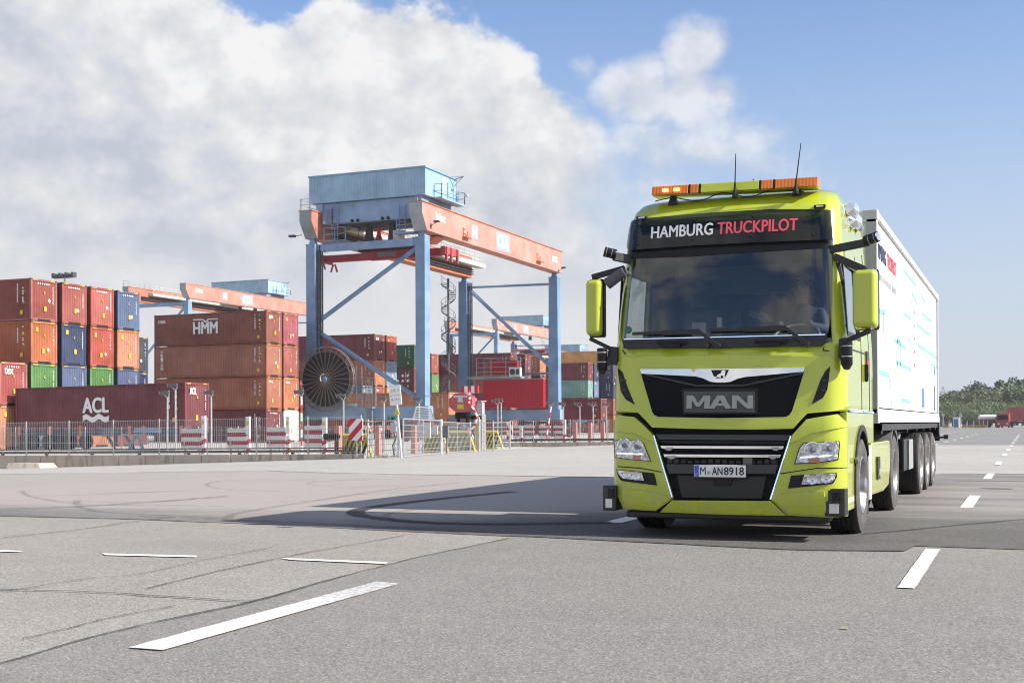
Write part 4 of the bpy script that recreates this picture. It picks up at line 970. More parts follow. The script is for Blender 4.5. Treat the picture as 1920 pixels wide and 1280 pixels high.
p = at_y(1144, 474, TY + .14); lidar((p.x - TX, .14, p.z), Vector((-.82, -.3, .22)).normalized(), .052, .13)
mb = MB().bar((-1.02, .30, p.z - .06), (p.x - TX + .03, .16, p.z - .03), .05, .09); mb.build('scanner_bracket', black, lorry, bevel=.006)
u, z = fp(1178, 618, .01); mb = MB().lathe([(0, .04), (-.001, 0)], (u, surf(u, z) - .01, z), 'y', 20); mb.build('round_sticker', simple('sticker_green', (.03, .16, .09), .5), lorry)
# ---- driver, dimly seen behind the wheel
def skin_figure(name, label, loc, verts, edges, radii, mats_, hair=None):
    me = bpy.data.meshes.new(name); me.from_pydata(verts, edges, [])
    o = bpy.data.objects.new(name, me); C.objects.link(o); o.location = loc
    sk = o.modifiers.new('skin', 'SKIN'); sk.use_smooth_shade = True
    for v, r in zip(me.skin_vertices[0].data, radii): v.radius = (r, r)
    me.skin_vertices[0].data[0].use_root = True
    ss = o.modifiers.new('sub', 'SUBSURF'); ss.levels = 1; ss.render_levels = 1
    me.materials.append(mats_); tag(o, label, 'person'); return o
vs_ = [(0, .1, .02), (0, .08, .22), (0, .06, .42), (0, .05, .53), (0, .03, .60), (0, .0, .70), (-.2, .05, .48), (-.26, -.10, .28), (-.16, -.36, .30), (-.15, -.46, .33), (.2, .05, .48), (.26, -.10, .28), (.16, -.36, .30), (.15, -.46, .33), (-.1, -.05, 0), (-.13, -.42, .02), (.1, -.05, 0), (.13, -.42, .02), (-.13, -.52, -.36), (.13, -.52, -.36), (0, -.02, .80)]
ed_ = [(0, 1), (1, 2), (2, 3), (3, 4), (4, 5), (5, 20), (2, 6), (6, 7), (7, 8), (8, 9), (2, 10), (10, 11), (11, 12), (12, 13), (0, 14), (14, 15), (15, 18), (0, 16), (16, 17), (17, 19)]
rd_ = [.15, .14, .16, .07, .06, .10, .07, .05, .04, .035, .07, .05, .04, .035, .10, .075, .10, .075, .055, .055, .085]
skinm, t = new_mat('driver_clothes_and_skin')
oz = t.n('ShaderNodeSeparateXYZ', i_0=t.n('ShaderNodeTexCoord').outputs['Object']).outputs[2]
principled(t, Base_Color=t.mix(t.smooth(oz, .555, .565), (.05, .06, .09), (.45, .28, .21)), Roughness=.7)
drv = skin_figure('person', 'driver in dark clothes seated behind the lorry steering wheel', (TX + .58, TY + 1.22, 1.86), vs_, ed_, rd_, skinm)
hair = MB().lathe([(-.02, .105), (.03, .108), (.07, .09), (.10, .05), (.11, 0)], (0, .03, .76), 'z', 16); hair.build('hair', simple('dark_hair', (.05, .035, .025), .8), drv, smooth=True)
mb = MB()
for sx_ in (-.038, .038): mb.lathe([(0, .014), (-.008, .010), (-.01, 0)], (sx_, -.092, .73), 'y', 10)
mb.build('eyes', simple('eye_dark', (.05, .04, .04), .3), drv)

# ================================================================== trailer and its white container
trl = thing('container_trailer', 'black three-axle container trailer coupled to the lime lorry', 'trailer', (TX, 15.2, 0))
mb = MB().box(-.62, -.48, -.1, 9.9, .95, 1.14).box(.48, .62, -.1, 9.9, .95, 1.14)
for y in (0.0, 1.6, 3.4, 5.0, 6.4, 7.8, 9.2, 9.75): mb.box(-1.17, 1.17, y, y + .12, 1.02, 1.14)
mb.box(-1.18, -1.10, 0, 9.9, 1.06, 1.14).box(1.10, 1.18, 0, 9.9, 1.06, 1.14).box(-1.2, 1.2, 9.72, 9.95, .92, 1.16)
mb.build('trailer_frame', satin, trl)
for y in (5.6, 6.95, 8.25):
    for s in (-1, 1): wheel(trl, s * 1.02, y, s, .35, .495, letters=True, dish=.10)
mb = MB()
for y in (5.6, 6.95, 8.25): mb.tube((-.95, y, .495), (.95, y, .495), .07).box(-.6, -.5, y - .5, y + .1, .6, .8).box(.5, .6, y - .5, y + .1, .6, .8)
mb.build('axle', black, trl)
for s in (-1, 1):
    mb = MB().box(s * .78 - .06, s * .78 + .06, 2.4, 2.55, .35, 1.0).box(s * .78 - .12, s * .78 + .12, 2.36, 2.6, .28, .34); mb.build('landing_leg', dgrey, trl)
    mb = MB().box(*sorted((s * .55, s * 1.13)), 3.3, 4.75, .45, .92); mb.build('tool_box', satin, trl, bevel=.02)
    MB().box(*sorted((s * 1.13, s * 1.15)), 3.9, 4.6, .46, .90).build('box_plate', simple('plate_grey', (.28, .28, .28), .5), trl)
    for y in (2.3, 3.6):
        MB().lathe([(0, .10), (.12, .10), (.14, .06), (.22, .05), (.24, 0)], (s * .95, y, .70), 'z', 14).lathe([(.26, .04), (.36, .06), (.42, .03), (.42, 0)], (s * 1.0, y, .62), 'z', 14).build('air_coupling', galv, trl)
    MB().box(*sorted((s * .82, s * 1.16)), 9.3, 9.34, .22, .75).build('mud_flap', black, trl)
    MB().box(*sorted((s * .9, s * 1.2)), 9.9, 9.98, .80, .92).mat(1).box(*sorted((s * .93, s * 1.17)), 9.98, 9.985, .82, .90).build('tail_lamp', [black, red_p], trl)
mb = MB().tube((1.15, 9.5, .86), (1.34, 9.5, .88), .02).box(1.3, 1.38, 9.46, 9.54, .84, .92); mb.build('side_marker_arm', black, trl)
# white box: ribbed rails, skirt, corner posts
box = thing('white_container', 'white freight container with teal line graphics riding behind the lime lorry cab', 'container', (TX, 14.95, 1.16))
BW, BL, BH = 1.155, 10.65, 2.50
white_c = simple('white_panel', (.80, .80, .80), .38, var=.03, scale=2)
grey_c = simple('grey_post', (.42, .43, .44), .5)
mb = MB().box(-BW + .03, BW - .03, .03, BL - .03, .18, BH - .06); 
for i in range(9): 
    y = .9 + i * 1.08
    mb.box(BW - .03, BW - .026, y, y + .01, .2, BH - .1)
mb.build('side_panels', white_c, box)
mb = MB()
for s in (-1, 1):
    mb.box(*sorted((s * (BW - .02), s * (BW + .012))), 0.05, BL - .05, .0, .16)
    mb.box(*sorted((s * (BW - .06), s * (BW + .010))), 0.05, BL - .05, BH - .08, BH)
mb.box(-BW, BW, 0, .05, BH - .14, BH).box(-BW, BW, 0, .05, 0, .16).box(-BW, BW, BL - .05, BL, BH - .14, BH)
mb.build('rail', white_dirty, box, bevel=.006)
for s in (-1, 1):
    for y in (0, BL - .12): MB().box(*sorted((s * (BW - .12), s * (BW + .006))), y, y + .12, .0, BH + .004).build('corner_post', grey_c, box, bevel=.008)
for s in (-1, 1):
    for y in (-.004, BL - .17):
        for z in (-.01, BH - .11): MB().box(*sorted((s * (BW - .15), s * (BW + .014))), y, y + .175, z, z + .12).build('corner_casting', simple('casting_grey', (.55, .55, .54), .5), box, bevel=.01)
mb = MB()
for i in range(34):
    y = .35 + i * .29; mb.box(BW + .006, BW + .014, y, y + .05, BH - .105, BH - .085)
mb.build('rivet_pattern', simple('rivet_grey', (.35, .35, .36), .5), box)
def side(px_, py_): 
    p = at_x(px_, py_, TX + BW); return (p.y - 14.95, p.z - 1.16)
def sz(X, Y): return (1540 + .2656 * X, 360 + .2656 * Y)
def on_side(y0, z0): return lambda x, z: (BW - .026, y0 + x, z0 + z)
navy_l = simple('navy_lettering', (.03, .04, .09), .5); teal_l = simple('teal_graphic', (.21, .42, .40), .5, var=.06); grey_l = simple('grey_lettering', (.34, .35, .36), .5); blue_l = simple('blue_logo', (.08, .16, .50), .5)
y0, _ = side(*sz(408, 430)); y1, _ = side(*sz(472, 480)); y2, _ = side(*sz(480, 500)); y3, _ = side(*sz(541, 560)); zt = side(*sz(408, 440))[1]
text_mesh('lettering', 'HAMBURG', .2, navy_l, box, on_side((y0 + y1) / 2, zt - .02), 0, y1 - y0, .01, .19)
text_mesh('lettering', 'TRUCKPILOT', .2, letter_r, box, on_side((y2 + y3) / 2, zt - .02), 0, y3 - y2, .01, .19)
mb = MB(); za = side(*sz(410, 572))[1]
random.seed(3)
y = y0
while y < y3:                                           # small second line, too fine to read
    l_ = random.uniform(.03, .07); mb.box(BW - .029, BW - .025, y, y + l_ * .5, za - .05, za + random.choice((.02, .035))); y += l_ + .045
mb.build('small_print', grey_l, box)
teal = MB()
def tline(X0, Y0, X1, Y1, wz=.06):
    a = side(*sz(X0, Y0)); b = side(*sz(X1, Y1)); d_ = Vector((b[0] - a[0], b[1] - a[1])); n_ = Vector((-d_.y, d_.x)).normalized() * wz / 2
    teal.prism([(a[0] + n_.x, a[1] + n_.y), (b[0] + n_.x, b[1] + n_.y), (b[0] - n_.x, b[1] - n_.y), (a[0] - n_.x, a[1] - n_.y)], lambda p, q, t_: (BW - .03 + t_, p, q), .001, .004)
for L in ((600, 553, 682, 660), (425, 838, 470, 848), (455, 850, 455, 985), (530, 1040, 612, 1102), (600, 856, 640, 893), (640, 890, 655, 720), (655, 712, 690, 790), (720, 852, 790, 918), (690, 935, 780, 1012), (695, 1078, 820, 1165), (545, 1198, 648, 1252), (785, 1212, 820, 1232), (795, 800, 800, 830), (705, 700, 705, 760), (722, 740, 745, 780), (500, 1000, 500, 1030), (408, 1262, 490, 1290), (490, 1290, 505, 1380), (505, 1470, 515, 1500), (575, 1465, 640, 1480)): tline(*L)
for cx_, cz_ in ((4.6, 1.05), (2.9, .95)):
    P = [(cx_ + .28 * math.cos(a), cz_ + .22 * math.sin(a)) for a in [i * math.pi / 12 for i in range(-3, 17)]]
    for a, b in zip(P[:-1], P[1:]):
        d_ = Vector((b[0] - a[0], b[1] - a[1])); n_ = Vector((-d_.y, d_.x)).normalized() * .028
        teal.prism([(a[0] + n_.x, a[1] + n_.y), (b[0] + n_.x, b[1] + n_.y), (b[0] - n_.x, b[1] - n_.y), (a[0] - n_.x, a[1] - n_.y)], lambda p, q, t_: (BW - .03 + t_, p, q), .001, .004)
teal.build('teal_graphic', teal_l, box)
mb = MB(); a = side(*sz(665, 850)); b = side(*sz(665, 1230)); z = b[1]
while z < a[1]:
    mb.box(BW - .029, BW - .025, a[0] - .04, a[0] + .14, z, z + .05); mb.box(BW - .029, BW - .025, a[0] - .04 + random.random() * .1, a[0] + .05, z + .05, z + .11); z += .21
mb.build('red_lettering', letter_r, box)
mb = MB(); a = side(1731, 716); b = side(1736, 716); mb.box(BW - .029, BW - .025, a[0], b[0], .25, .58); mb.build('blue_logo', blue_l, box)
mb = MB()
for i in range(5): a = side(1743, 700 + i * 9); mb.box(BW - .029, BW - .025, a[0], a[0] + .2, a[1], a[1] + .04)
mb.build('small_logos', simple('pale_logo', (.45, .45, .38), .5), box)
mb = MB(); a = side(1754, 718); mb.box(BW - .029, BW - .025, a[0], a[0] + .2, .22, .70).box(BW - .029, BW - .025, a[0], a[0] + .2, .9, 1.05); mb.build('dark_label', navy_l, box)
# ================================================================== shipping containers
CW, CH, CL = 2.438, 2.896, 12.19
def corr(a0, a1, period=.278, depth=.042):
    """corrugation profile between a0 and a1: (position, inward depth)"""
    out = []; a = a0
    while a < a1 - period * .6:
        out += [(a, 0), (a + period * .26, 0), (a + period * .50, depth), (a + period * .76, depth)]; a += period
    return out + [(a1, 0)]
def cont_meshes(L_):
    """wall panels (corrugated), steel frame, tunnel recess; origin at the bottom of the +X, -Y corner"""
    mb = MB(); zb, zt = .16, CH - .11
    for Y, sg in ((.035, 1), (CW - .035, -1)):
        P = corr(-L_ + .16, -.16)
        vs = [(x, Y + sg * d_, z) for z in (zb, zt) for x, d_ in P]; n = len(P)
        mb.add(vs, [(i, i + 1, n + i + 1, n + i) for i in range(n - 1)])
    for X, sg in ((-.035, -1), (-L_ + .035, 1)):
        P = corr(.15, CW - .15, .235, .058)
        vs = [(X + sg * d_, y, z) for z in (zb + .06, zt) for y, d_ in P]; n = len(P)
        mb.add(vs, [(i, i + 1, n + i + 1, n + i) for i in range(n - 1)])
    mb.add([(-L_ + .04, .04, CH - .03), (-.04, .04, CH - .03), (-.04, CW - .04, CH - .03), (-L_ + .04, CW - .04, CH - .03)], [(0, 1, 2, 3)])
    mb.add([(-L_ + .04, .04, .14), (-.04, .04, .14), (-.04, CW - .04, .14), (-L_ + .04, CW - .04, .14)], [(0, 1, 2, 3)])
    w_ = mb
    mb = MB()
    for x0, x1 in ((-.16, -.005), (-L_ + .005, -L_ + .16)):
        for y0, y1 in ((.005, .15), (CW - .15, CW - .005)): mb.box(x0, x1, y0, y1, .11, CH - .11)
    for y0, y1 in ((.01, .07), (CW - .07, CW - .01)):
        mb.box(-L_ + .17, -.17, y0, y1, .03, .16).box(-L_ + .17, -.17, y0, y1, CH - .10, CH - .01)
    for x0, x1 in ((-.08, -.012), (-L_ + .012, -L_ + .08)):
        mb.box(x0, x1, .17, CW - .17, CH - .14, CH - .012)
        mb.box(x0, x1, .17, .62, .03, .22).box(x0, x1, CW - .62, CW - .17, .03, .22).box(x0, x1, .62, CW - .62, .17, .22)
    f_ = mb
    mb = MB()
    for x0, x1 in ((-.178, 0), (-L_, -L_ + .178)):
        for y0, y1 in ((0, .162), (CW - .162, CW)):
            for z0, z1 in ((0, .118), (CH - .118, CH)): mb.box(x0, x1, y0, y1, z0, z1)
    k_ = mb
    mb = MB(); mb.box(-.6, -.03, .60, CW - .60, .0, .168)
    return w_, f_, k_, mb
PAL = {'rust': (.235, .050, .032), 'rust red': (.27, .054, .036), 'brick red': (.35, .066, .040), 'orange brown': (.40, .130, .055), 'orange': (.40, .130, .045),
       'bright orange': (.52, .180, .045), 'salmon red': (.32, .066, .058), 'crimson': (.26, .022, .042), 'maroon': (.15, .030, .034), 'wine red': (.17, .028, .034), 'brown': (.215, .056, .032), 'russet brown': (.30, .088, .038),
       'navy': (.020, .030, .085), 'blue': (.055, .078, .165), 'slate blue': (.095, .138, .235), 'light blue': (.20, .28, .39), 'green': (.085, .205, .055), 'dark green': (.018, .085, .038), 'teal': (.16, .31, .265), 'white': (.66, .65, .60), 'red': (.40, .014, .026), 'pale red': (.46, .115, .10), 'charcoal': (.04, .045, .06), 'yellow orange': (.66, .29, .045)}
def cmat(col): return weathered('container_paint_' + col.replace(' ', '_'), PAL[col], amt=.75)
cast_m = weathered('container_casting', (.10, .04, .03), amt=.7)
dark_m2 = simple('shadow_black_recess', (.012, .012, .013), .8)
mark_y = simple('yellow_mark', (.74, .47, .03), .5)
CONT = {}
for L_ in (12.19, 6.06, 13.72):
    ms = cont_meshes(L_); CONT[L_] = [ms[0], ms[1], ms[2], ms[3]]
DEC = {}
def decals(variant):
    """small markings on the lit end: number columns, hazard diamonds, yellow plates, hatched top rail"""
    rnd = random.Random(variant); w_ = MB(); x = .004; cor = CH
    def q(y0, y1, z0, z1): w_.box(-.030, x, y0, y1, z0, z1)
    w_.mat(0); y = CW - .42; z = CH - .45
    for i in range(11):
        if rnd.random() < .85: q(y, y + .05, z - .07, z)
        z -= .115
    if variant % 3 != 1:
        zc = .9 + rnd.random() * .7; yc = CW * (.55 + .2 * rnd.random())
        w_.add([(x, yc - .13, zc), (x, yc, zc - .15), (x, yc + .13, zc), (x, yc, zc + .15)], [(0, 1, 2, 3)])
    if variant % 4 == 2:
        for i in range(6): q(.62 + i * .2, .70 + i * .2, CH - .36, CH - .26)
    if variant % 4 == 3: q(.45, .72, CH - .52, CH - .34); q(.78, .95, CH - .52, CH - .40)
    w_.mat(1); y0 = CW * (.3 + .5 * rnd.random()); z0 = .45 + rnd.random() * .5
    q(y0, y0 + .2, z0, z0 + .32)
    if variant % 4 == 1: q(.45, .66, CH - .72, CH - .42)
    yy = CW * .5; zz = CH - .95
    q(yy, yy + .035, zz, zz + .15); q(yy, yy + .11, zz - .04, zz)
    for i in range(4): q(.22 + i * .1, .28 + i * .1, CH - .10, CH - .03); q(CW - .58 + i * .1, CW - .52 + i * .1, CH - .10, CH - .03)
    return w_
def long_marks(variant, L_):
    rnd = random.Random(100 + variant); w_ = MB(); w_.mat(0); y = -.004
    z = CH - .35
    for i in range(10):
        if rnd.random() < .85: w_.box(-1.25, -1.17, y, .03, z - .09, z)
        if rnd.random() < .5: w_.box(-.78, -.68, y, .03, z - .09, z)
        z -= .13
    w_.mat(1); w_.box(-.80, -.62, y, .03, CH - .95, CH - .80).box(-.98, -.74, y, .03, .45, .72)
    w_.add([(-.72, y, CH - 1.7), (-.55, y, CH - 1.7), (-.63, y, CH - 1.5)], [(0, 1, 2)])
    return w_
cont_seen = {}
def mesh_of(key, mb, mats):
    if key not in cont_seen:
        o = mb.build(key[0], mats); cont_seen[key] = o.data; bpy.data.objects.remove(o)
    return cont_seen[key]
def child(name, me, parent, mat=None):
    o = bpy.data.objects.new(name, me); C.objects.link(o); o.parent = parent
    if mat: o.material_slots[0].link = 'OBJECT'; o.material_slots[0].material = mat
    return o
NC = 0
def container(col, x, y, z, label, group, L_=12.19, var=None, endcol=None):
    global NC; NC += 1; var = NC % 8 if var is None else var
    r = thing('shipping_container', label, 'container', (x, y, z), 0, group)
    W_, F_, K_, T_ = CONT[L_]; base = cmat('rust')
    child('wall_panels', mesh_of(('wall_panels', L_), W_, base), r, cmat(col))
    child('frame', mesh_of(('frame', L_), F_, base), r, cmat(endcol or col))
    child('corner_castings', mesh_of(('corner_castings', L_), K_, cast_m), r)
    child('tunnel_recess', mesh_of(('tunnel_recess', L_), T_, dark_m2), r)
    child('end_lettering', mesh_of(('end_lettering', var), decals(var), [letter_w, mark_y]), r)
    if var != 99: child('side_lettering', mesh_of(('side_lettering', var), long_marks(var, L_), [letter_w, mark_y]), r)
    return r
TIER = ['bottom', 'second', 'third', 'top']
def stack(name, x, y, cols, group, z0=-.40, names=None):
    """cols from the ground up"""
    out = []
    for k, col in enumerate(cols):
        pos = 'topmost of the' if k == len(cols) - 1 else ('lowest of the' if k == 0 else ('second up in the' if k == 1 else 'third up in the'))
        out.append(container(col, x + random.uniform(-.03, .03), y + random.uniform(-.02, .02), z0 + k * (CH + .012), f'{col} container, {pos} {name}', group))
    return out
GA, GB, GC, GD, GE = 'containers stacked in the nearest block', 'containers stacked behind the striped barriers', 'containers stacked behind the crane', 'containers stacked beyond the crane', 'containers beyond the mirror'
s0 = stack('low stack of salmon red over orange', -62.4, 61.26, ['orange', 'salmon red'], GA)
stack('green and orange stack behind the low salmon one', -62.4, 64.08, ['slate blue', 'green', 'orange brown', 'rust'], GA)
stack('stack with two blue boxes under red', -62.4, 66.96, ['rust', 'blue', 'navy', 'rust red'], GA)
stack('stack with two brick reds over green', -62.4, 69.80, ['orange', 'green', 'brick red', 'brick red'], GA)
stack('stack topped by slate blue', -62.4, 72.68, ['rust', 'blue', 'orange brown', 'slate blue'], GA)
stack('dark stack glimpsed beside the long brown one', -66.4, 78.5, ['maroon', 'navy', 'charcoal'], GA)
hm = stack('long brown stack behind the striped barriers', -61.6, 90.8, ['maroon', 'russet brown', 'russet brown', 'brown'], GB)
stack('crimson topped stack between brown stack and crane', -61.6, 93.5, ['white', 'orange brown', 'rust red', 'crimson'], GB)
stack('short stack beside the cable reel', -62.6, 96.2, ['green', 'salmon red'], GB)
stack('short stack seen past the reel ladder', -66.8, 116.7, ['orange', 'slate blue'], GC)
mm_ = stack('maroon topped stack behind the cable reel', -66.8, 119.45, ['rust', 'salmon red', 'orange', 'wine red'], GC)
stack('stack topped by brick red behind the brace', -66.8, 122.2, ['rust', 'yellow orange', 'light blue', 'brick red'], GC)
gs = stack('green topped stack with white diamonds', -71.5, 138, ['rust', 'orange', 'maroon', 'dark green'], GC)
stack('stack with a bright green box behind the stair', -78.3, 156.5, ['orange', 'maroon', 'green', 'rust red'], GC)
stack('dark stack behind the spiral stair', -77.0, 163.5, ['rust', 'charcoal', 'maroon', 'charcoal'], GC)
stack('stack above the red cabin railing', -67.4, 159.6, ['rust', 'maroon', 'rust', 'wine red'], GD)
stack('stack just behind the air conditioner', -67.4, 165, ['maroon', 'orange brown', 'rust', 'maroon'], GD)
stack('orange topped stack behind the far crane leg', -67.4, 171, ['orange', 'rust', 'maroon', 'orange'], GD)
stack('far pale topped stack', -98, 222, ['rust', 'maroon', 'rust', 'maroon', 'pale red'], GD)
stack('far orange topped stack', -96, 228, ['rust', 'maroon', 'rust', 'maroon', 'orange'], GD)
stack('far yellow topped stack', -94, 234, ['rust', 'maroon', 'rust', 'maroon', 'yellow orange'], GD)
stack('teal and maroon stack past the crane', -66.8, 191, ['rust', 'maroon', 'teal', 'wine red'], GE)
stack('navy and slate stack by the lorry mirror', -66.8, 194.0, ['maroon', 'navy', 'slate blue', 'navy'], GE)
stack('rear navy and slate stack by the lorry mirror', -64.5, 197.2, ['orange', 'rust', 'navy', 'navy'], GE)
stack('furthest yellow topped stack by the mirror', -66.8, 208, ['rust', 'maroon', 'rust', 'maroon', 'yellow orange'], GE)
# lettering on the long sides and ends that can be read
def side_text(o, body, cx_, z, width, h, bold=.02, mat=letter_w, shear=0.0):
    return text_mesh('lettering', body, 1.0, mat, o, lambda x, zz: (cx_ + x, -.006, z + zz), 0, width, bold, h, shear)
def end_text(o, body, cy_, z, width, h, mat=letter_w):
    return text_mesh('lettering', body, 1.0, mat, o, lambda x, zz: (.006, cy_ + x, z + zz), 0, width, .02, h)
side_text(hm[3], 'HMM', -6.5, 1.05, 2.6, 1.05, .05)
MB().prism([(-7.85, 2.38), (-6.78, 2.38), (-6.5, 2.16), (-6.22, 2.38), (-5.15, 2.38), (-5.15, 2.28), (-6.18, 2.28), (-6.5, 2.02), (-6.82, 2.28), (-7.85, 2.28)], lambda a, b, t_: (a, t_, b), -.008, .03).build('emblem', letter_w, hm[3])
side_text(hm[3], '// HDIC', -11.3, 2.12, .85, .26)
end_text(hm[3], 'HD', .75, 2.25, .5, .24); end_text(s0[1], 'tex', .80, 2.1, .75, .42); end_text(mm_[3], 'H', .7, 2.2, .45, .34)
for i, ch_ in enumerate('TRITON'): side_text(hm[2], ch_, -11.3, 2.25 - i * .30, .26, .24)
side_text(mm_[2], 'Lloyd', -5.2, .95, 4.2, 1.3, .04, letter_k)
mb = MB()
for i in range(7): mb.box(-11.2, -10.2, -.005, .03, .6 + i * .26, .72 + i * .26)
mb.build('white_label', letter_w, gs[3])
mb = MB()
for y, z in ((-1.6, 1.9), (-1.6, 1.25), (-.9, 1.25), (-2.3, 1.25), (-.9, 1.9)): mb.add([(y - .22, -.006, z), (y, -.006, z - .22), (y + .22, -.006, z), (y, -.006, z + .22)], [(0, 1, 2, 3)])
mb.build('hazard_diamonds', letter_w, gs[2])
# ---------------------------------------------------------------- containers parked on trailers in the lanes
chass_m = weathered('chassis_blue', (.035, .070, .125), amt=.4)
def yard_trailer(label, x, y, zdeck, L_, group, tilt=0.0):
    r = thing('yard_trailer', label, 'trailer', (x, y, -.40), 0, group); d_ = zdeck + .40
    mb = MB()
    for yy in (.45, 1.85): mb.box(-L_, 0, yy, yy + .14, d_ - .42, d_ - .02)
    for xx in (-L_ + .2, -L_ * .7, -L_ * .4, -1.2, -.3): mb.box(xx, xx + .16, .02, 2.42, d_ - .22, d_ - .03)
    mb.build('frame', chass_m, r)
    for xx in (-L_ + 1.2, -L_ + 2.5, -L_ + 3.8):
        for yy in (.20, 2.24): MB().lathe([(-.16, 0), (-.16, .25), (-.15, .45), (-.12, .5), (.12, .5), (.15, .45), (.16, .25), (.10, .2), (.10, 0)], (xx, yy, .5), 'y', 24).build('wheel', tyre_m, r, smooth=True)
    for xx in (-L_ * .48,):
        for yy in (.35, 2.1):
            mb = MB().bar((xx, yy, d_ - .3), (xx + .75, yy, .03), .16, .12).box(xx + .6, xx + .95, yy - .12, yy + .12, 0, .05); mb.build('landing_leg', chass_m, r)
    for xx in (-L_ * .30,):
        mb = MB().bar((xx, .25, d_ - .35), (xx - .55, .25, .05), .14).bar((xx, .25, d_ - .35), (xx + .55, .25, .05), .14).box(xx - 1.1, xx + 1.2, .15, .35, d_ - .42, d_ - .28); mb.build('support_stand', simple('stand_blue', (.22, .33, .44), .5, var=.2), r)
    for xx in (-L_ + .1, -L_ + 2.7, -L_ * .62, -L_ * .33, -3.4, -.5): MB().box(xx, xx + .22, -.02, .10, d_ - .35, d_ + .22).build('twist_post', orange_p, r)
    mb = MB().box(-L_ * .47, -L_ * .47 + .75, -.06, .05, d_ - .45, d_ + .12); mb.build('control_cabinet', mgrey, r)
    mb = MB().hexa([(-4.1, -.08, d_ - .22), (-2.0, -.08, d_ - .22), (-2.0, .06, d_ - .22), (-4.1, .06, d_ - .22), (-4.0, .0, d_ + .10), (-1.9, .0, d_ + .10), (-1.9, .08, d_ + .10), (-4.0, .08, d_ + .10)]); mb.build('tool_box', simple('stand_blue', (.22, .33, .44)), r)
    return r
GT = 'trailers parked in the loading lanes'
yard_trailer('dark blue trailer under the long wine coloured container behind the fence', -47.9, 62.0, .92, 13.7, GT)
acl = container('maroon', -48.0, 62.0, .93, 'long maroon container with white wave emblem on a blue trailer', 'containers on trailers', 13.72, 4, 'wine red')
acl.rotation_euler = (0, math.radians(-.75), 0)
acl.children[0].material_slots[0].material = cmat('maroon')
side_text(acl, 'ACL', -7.0, 1.15, 2.05, .95, .055)
wv_ = [(-8.05 + i * .14, .62 + .11 * math.sin(i * .84)) for i in range(16)]
MB().prism(wv_ + [(x, z + .34) for x, z in wv_[::-1]], lambda a, b, t_: (a, t_, b), -.008, .03).build('wave_emblem', letter_w, acl)
end_text(acl, 'ACL', .80, 2.15, .62, .42)
yard_trailer('dark blue trailer under the orange container behind the crane sill', -54.6, 113, 1.50, 12.19, GT)
container('orange', -54.6, 113, 1.55, 'orange container on a trailer behind the crane sill beam', 'containers on trailers')
yard_trailer('dark blue trailer under the maroon container past the crane foot', -52.4, 155, 1.55, 12.19, GT)
container('wine red', -52.4, 155, 1.6, 'maroon container on a trailer just past the crane foot', 'containers on trailers')
# ================================================================== gantry cranes
blue_s = weathered('crane_blue', (.145, .255, .415), rust=(.11, .08, .07), amt=.40, rough=.45)
coral_s = weathered('crane_coral', (.47, .175, .118), rust=(.30, .10, .06), amt=.35, rough=.5)
rust_o = weathered('crane_orange', (.56, .165, .055), amt=.4)
house_m = weathered('crane_house_blue', (.225, .385, .52), rust=(.15, .2, .25), amt=.2, rough=.4)
grey_s = weathered('crane_grey', (.26, .30, .32), amt=.3)
spread_m = weathered('spreader_red', (.36, .026, .034), rust=(.08, .02, .02), amt=.4)
bog_m = weathered('bogie_maroon', (.19, .028, .034), amt=.4)
cable_m = simple('cable_black', (.022, .022, .024), .7)
concrete_w = simple('walkway_cream', (.56, .52, .43), .7, var=.15)
def rail(mb, a, b, h=1.1, n=None, r=.022, mid=2):
    a = Vector(a); b = Vector(b); n = n or max(1, round((b - a).length / 1.4))
    for i in range(n + 1): p = a.lerp(b, i / n); mb.bar(p, p + Vector((0, 0, h)), r * 2, r * 2)
    for k in range(1, mid + 1): z = Vector((0, 0, h * k / mid)); mb.bar(a + z, b + z, r * 2, r * 2)
    return mb
def ladder(mb, x, y, z0, z1, wd=.5, along='x', r=.03):
    dx = Vector((wd / 2, 0, 0)) if along == 'x' else Vector((0, wd / 2, 0)); c_ = Vector((x, y, 0))
    for s in (-1, 1): mb.bar(c_ + dx * s + Vector((0, 0, z0)), c_ + dx * s + Vector((0, 0, z1)), r * 2, r * 2)
    z = z0 + .2
    while z < z1: mb.bar(c_ - dx + Vector((0, 0, z)), c_ + dx + Vector((0, 0, z)), r * 1.4, r * 1.4); z += .32
    return mb
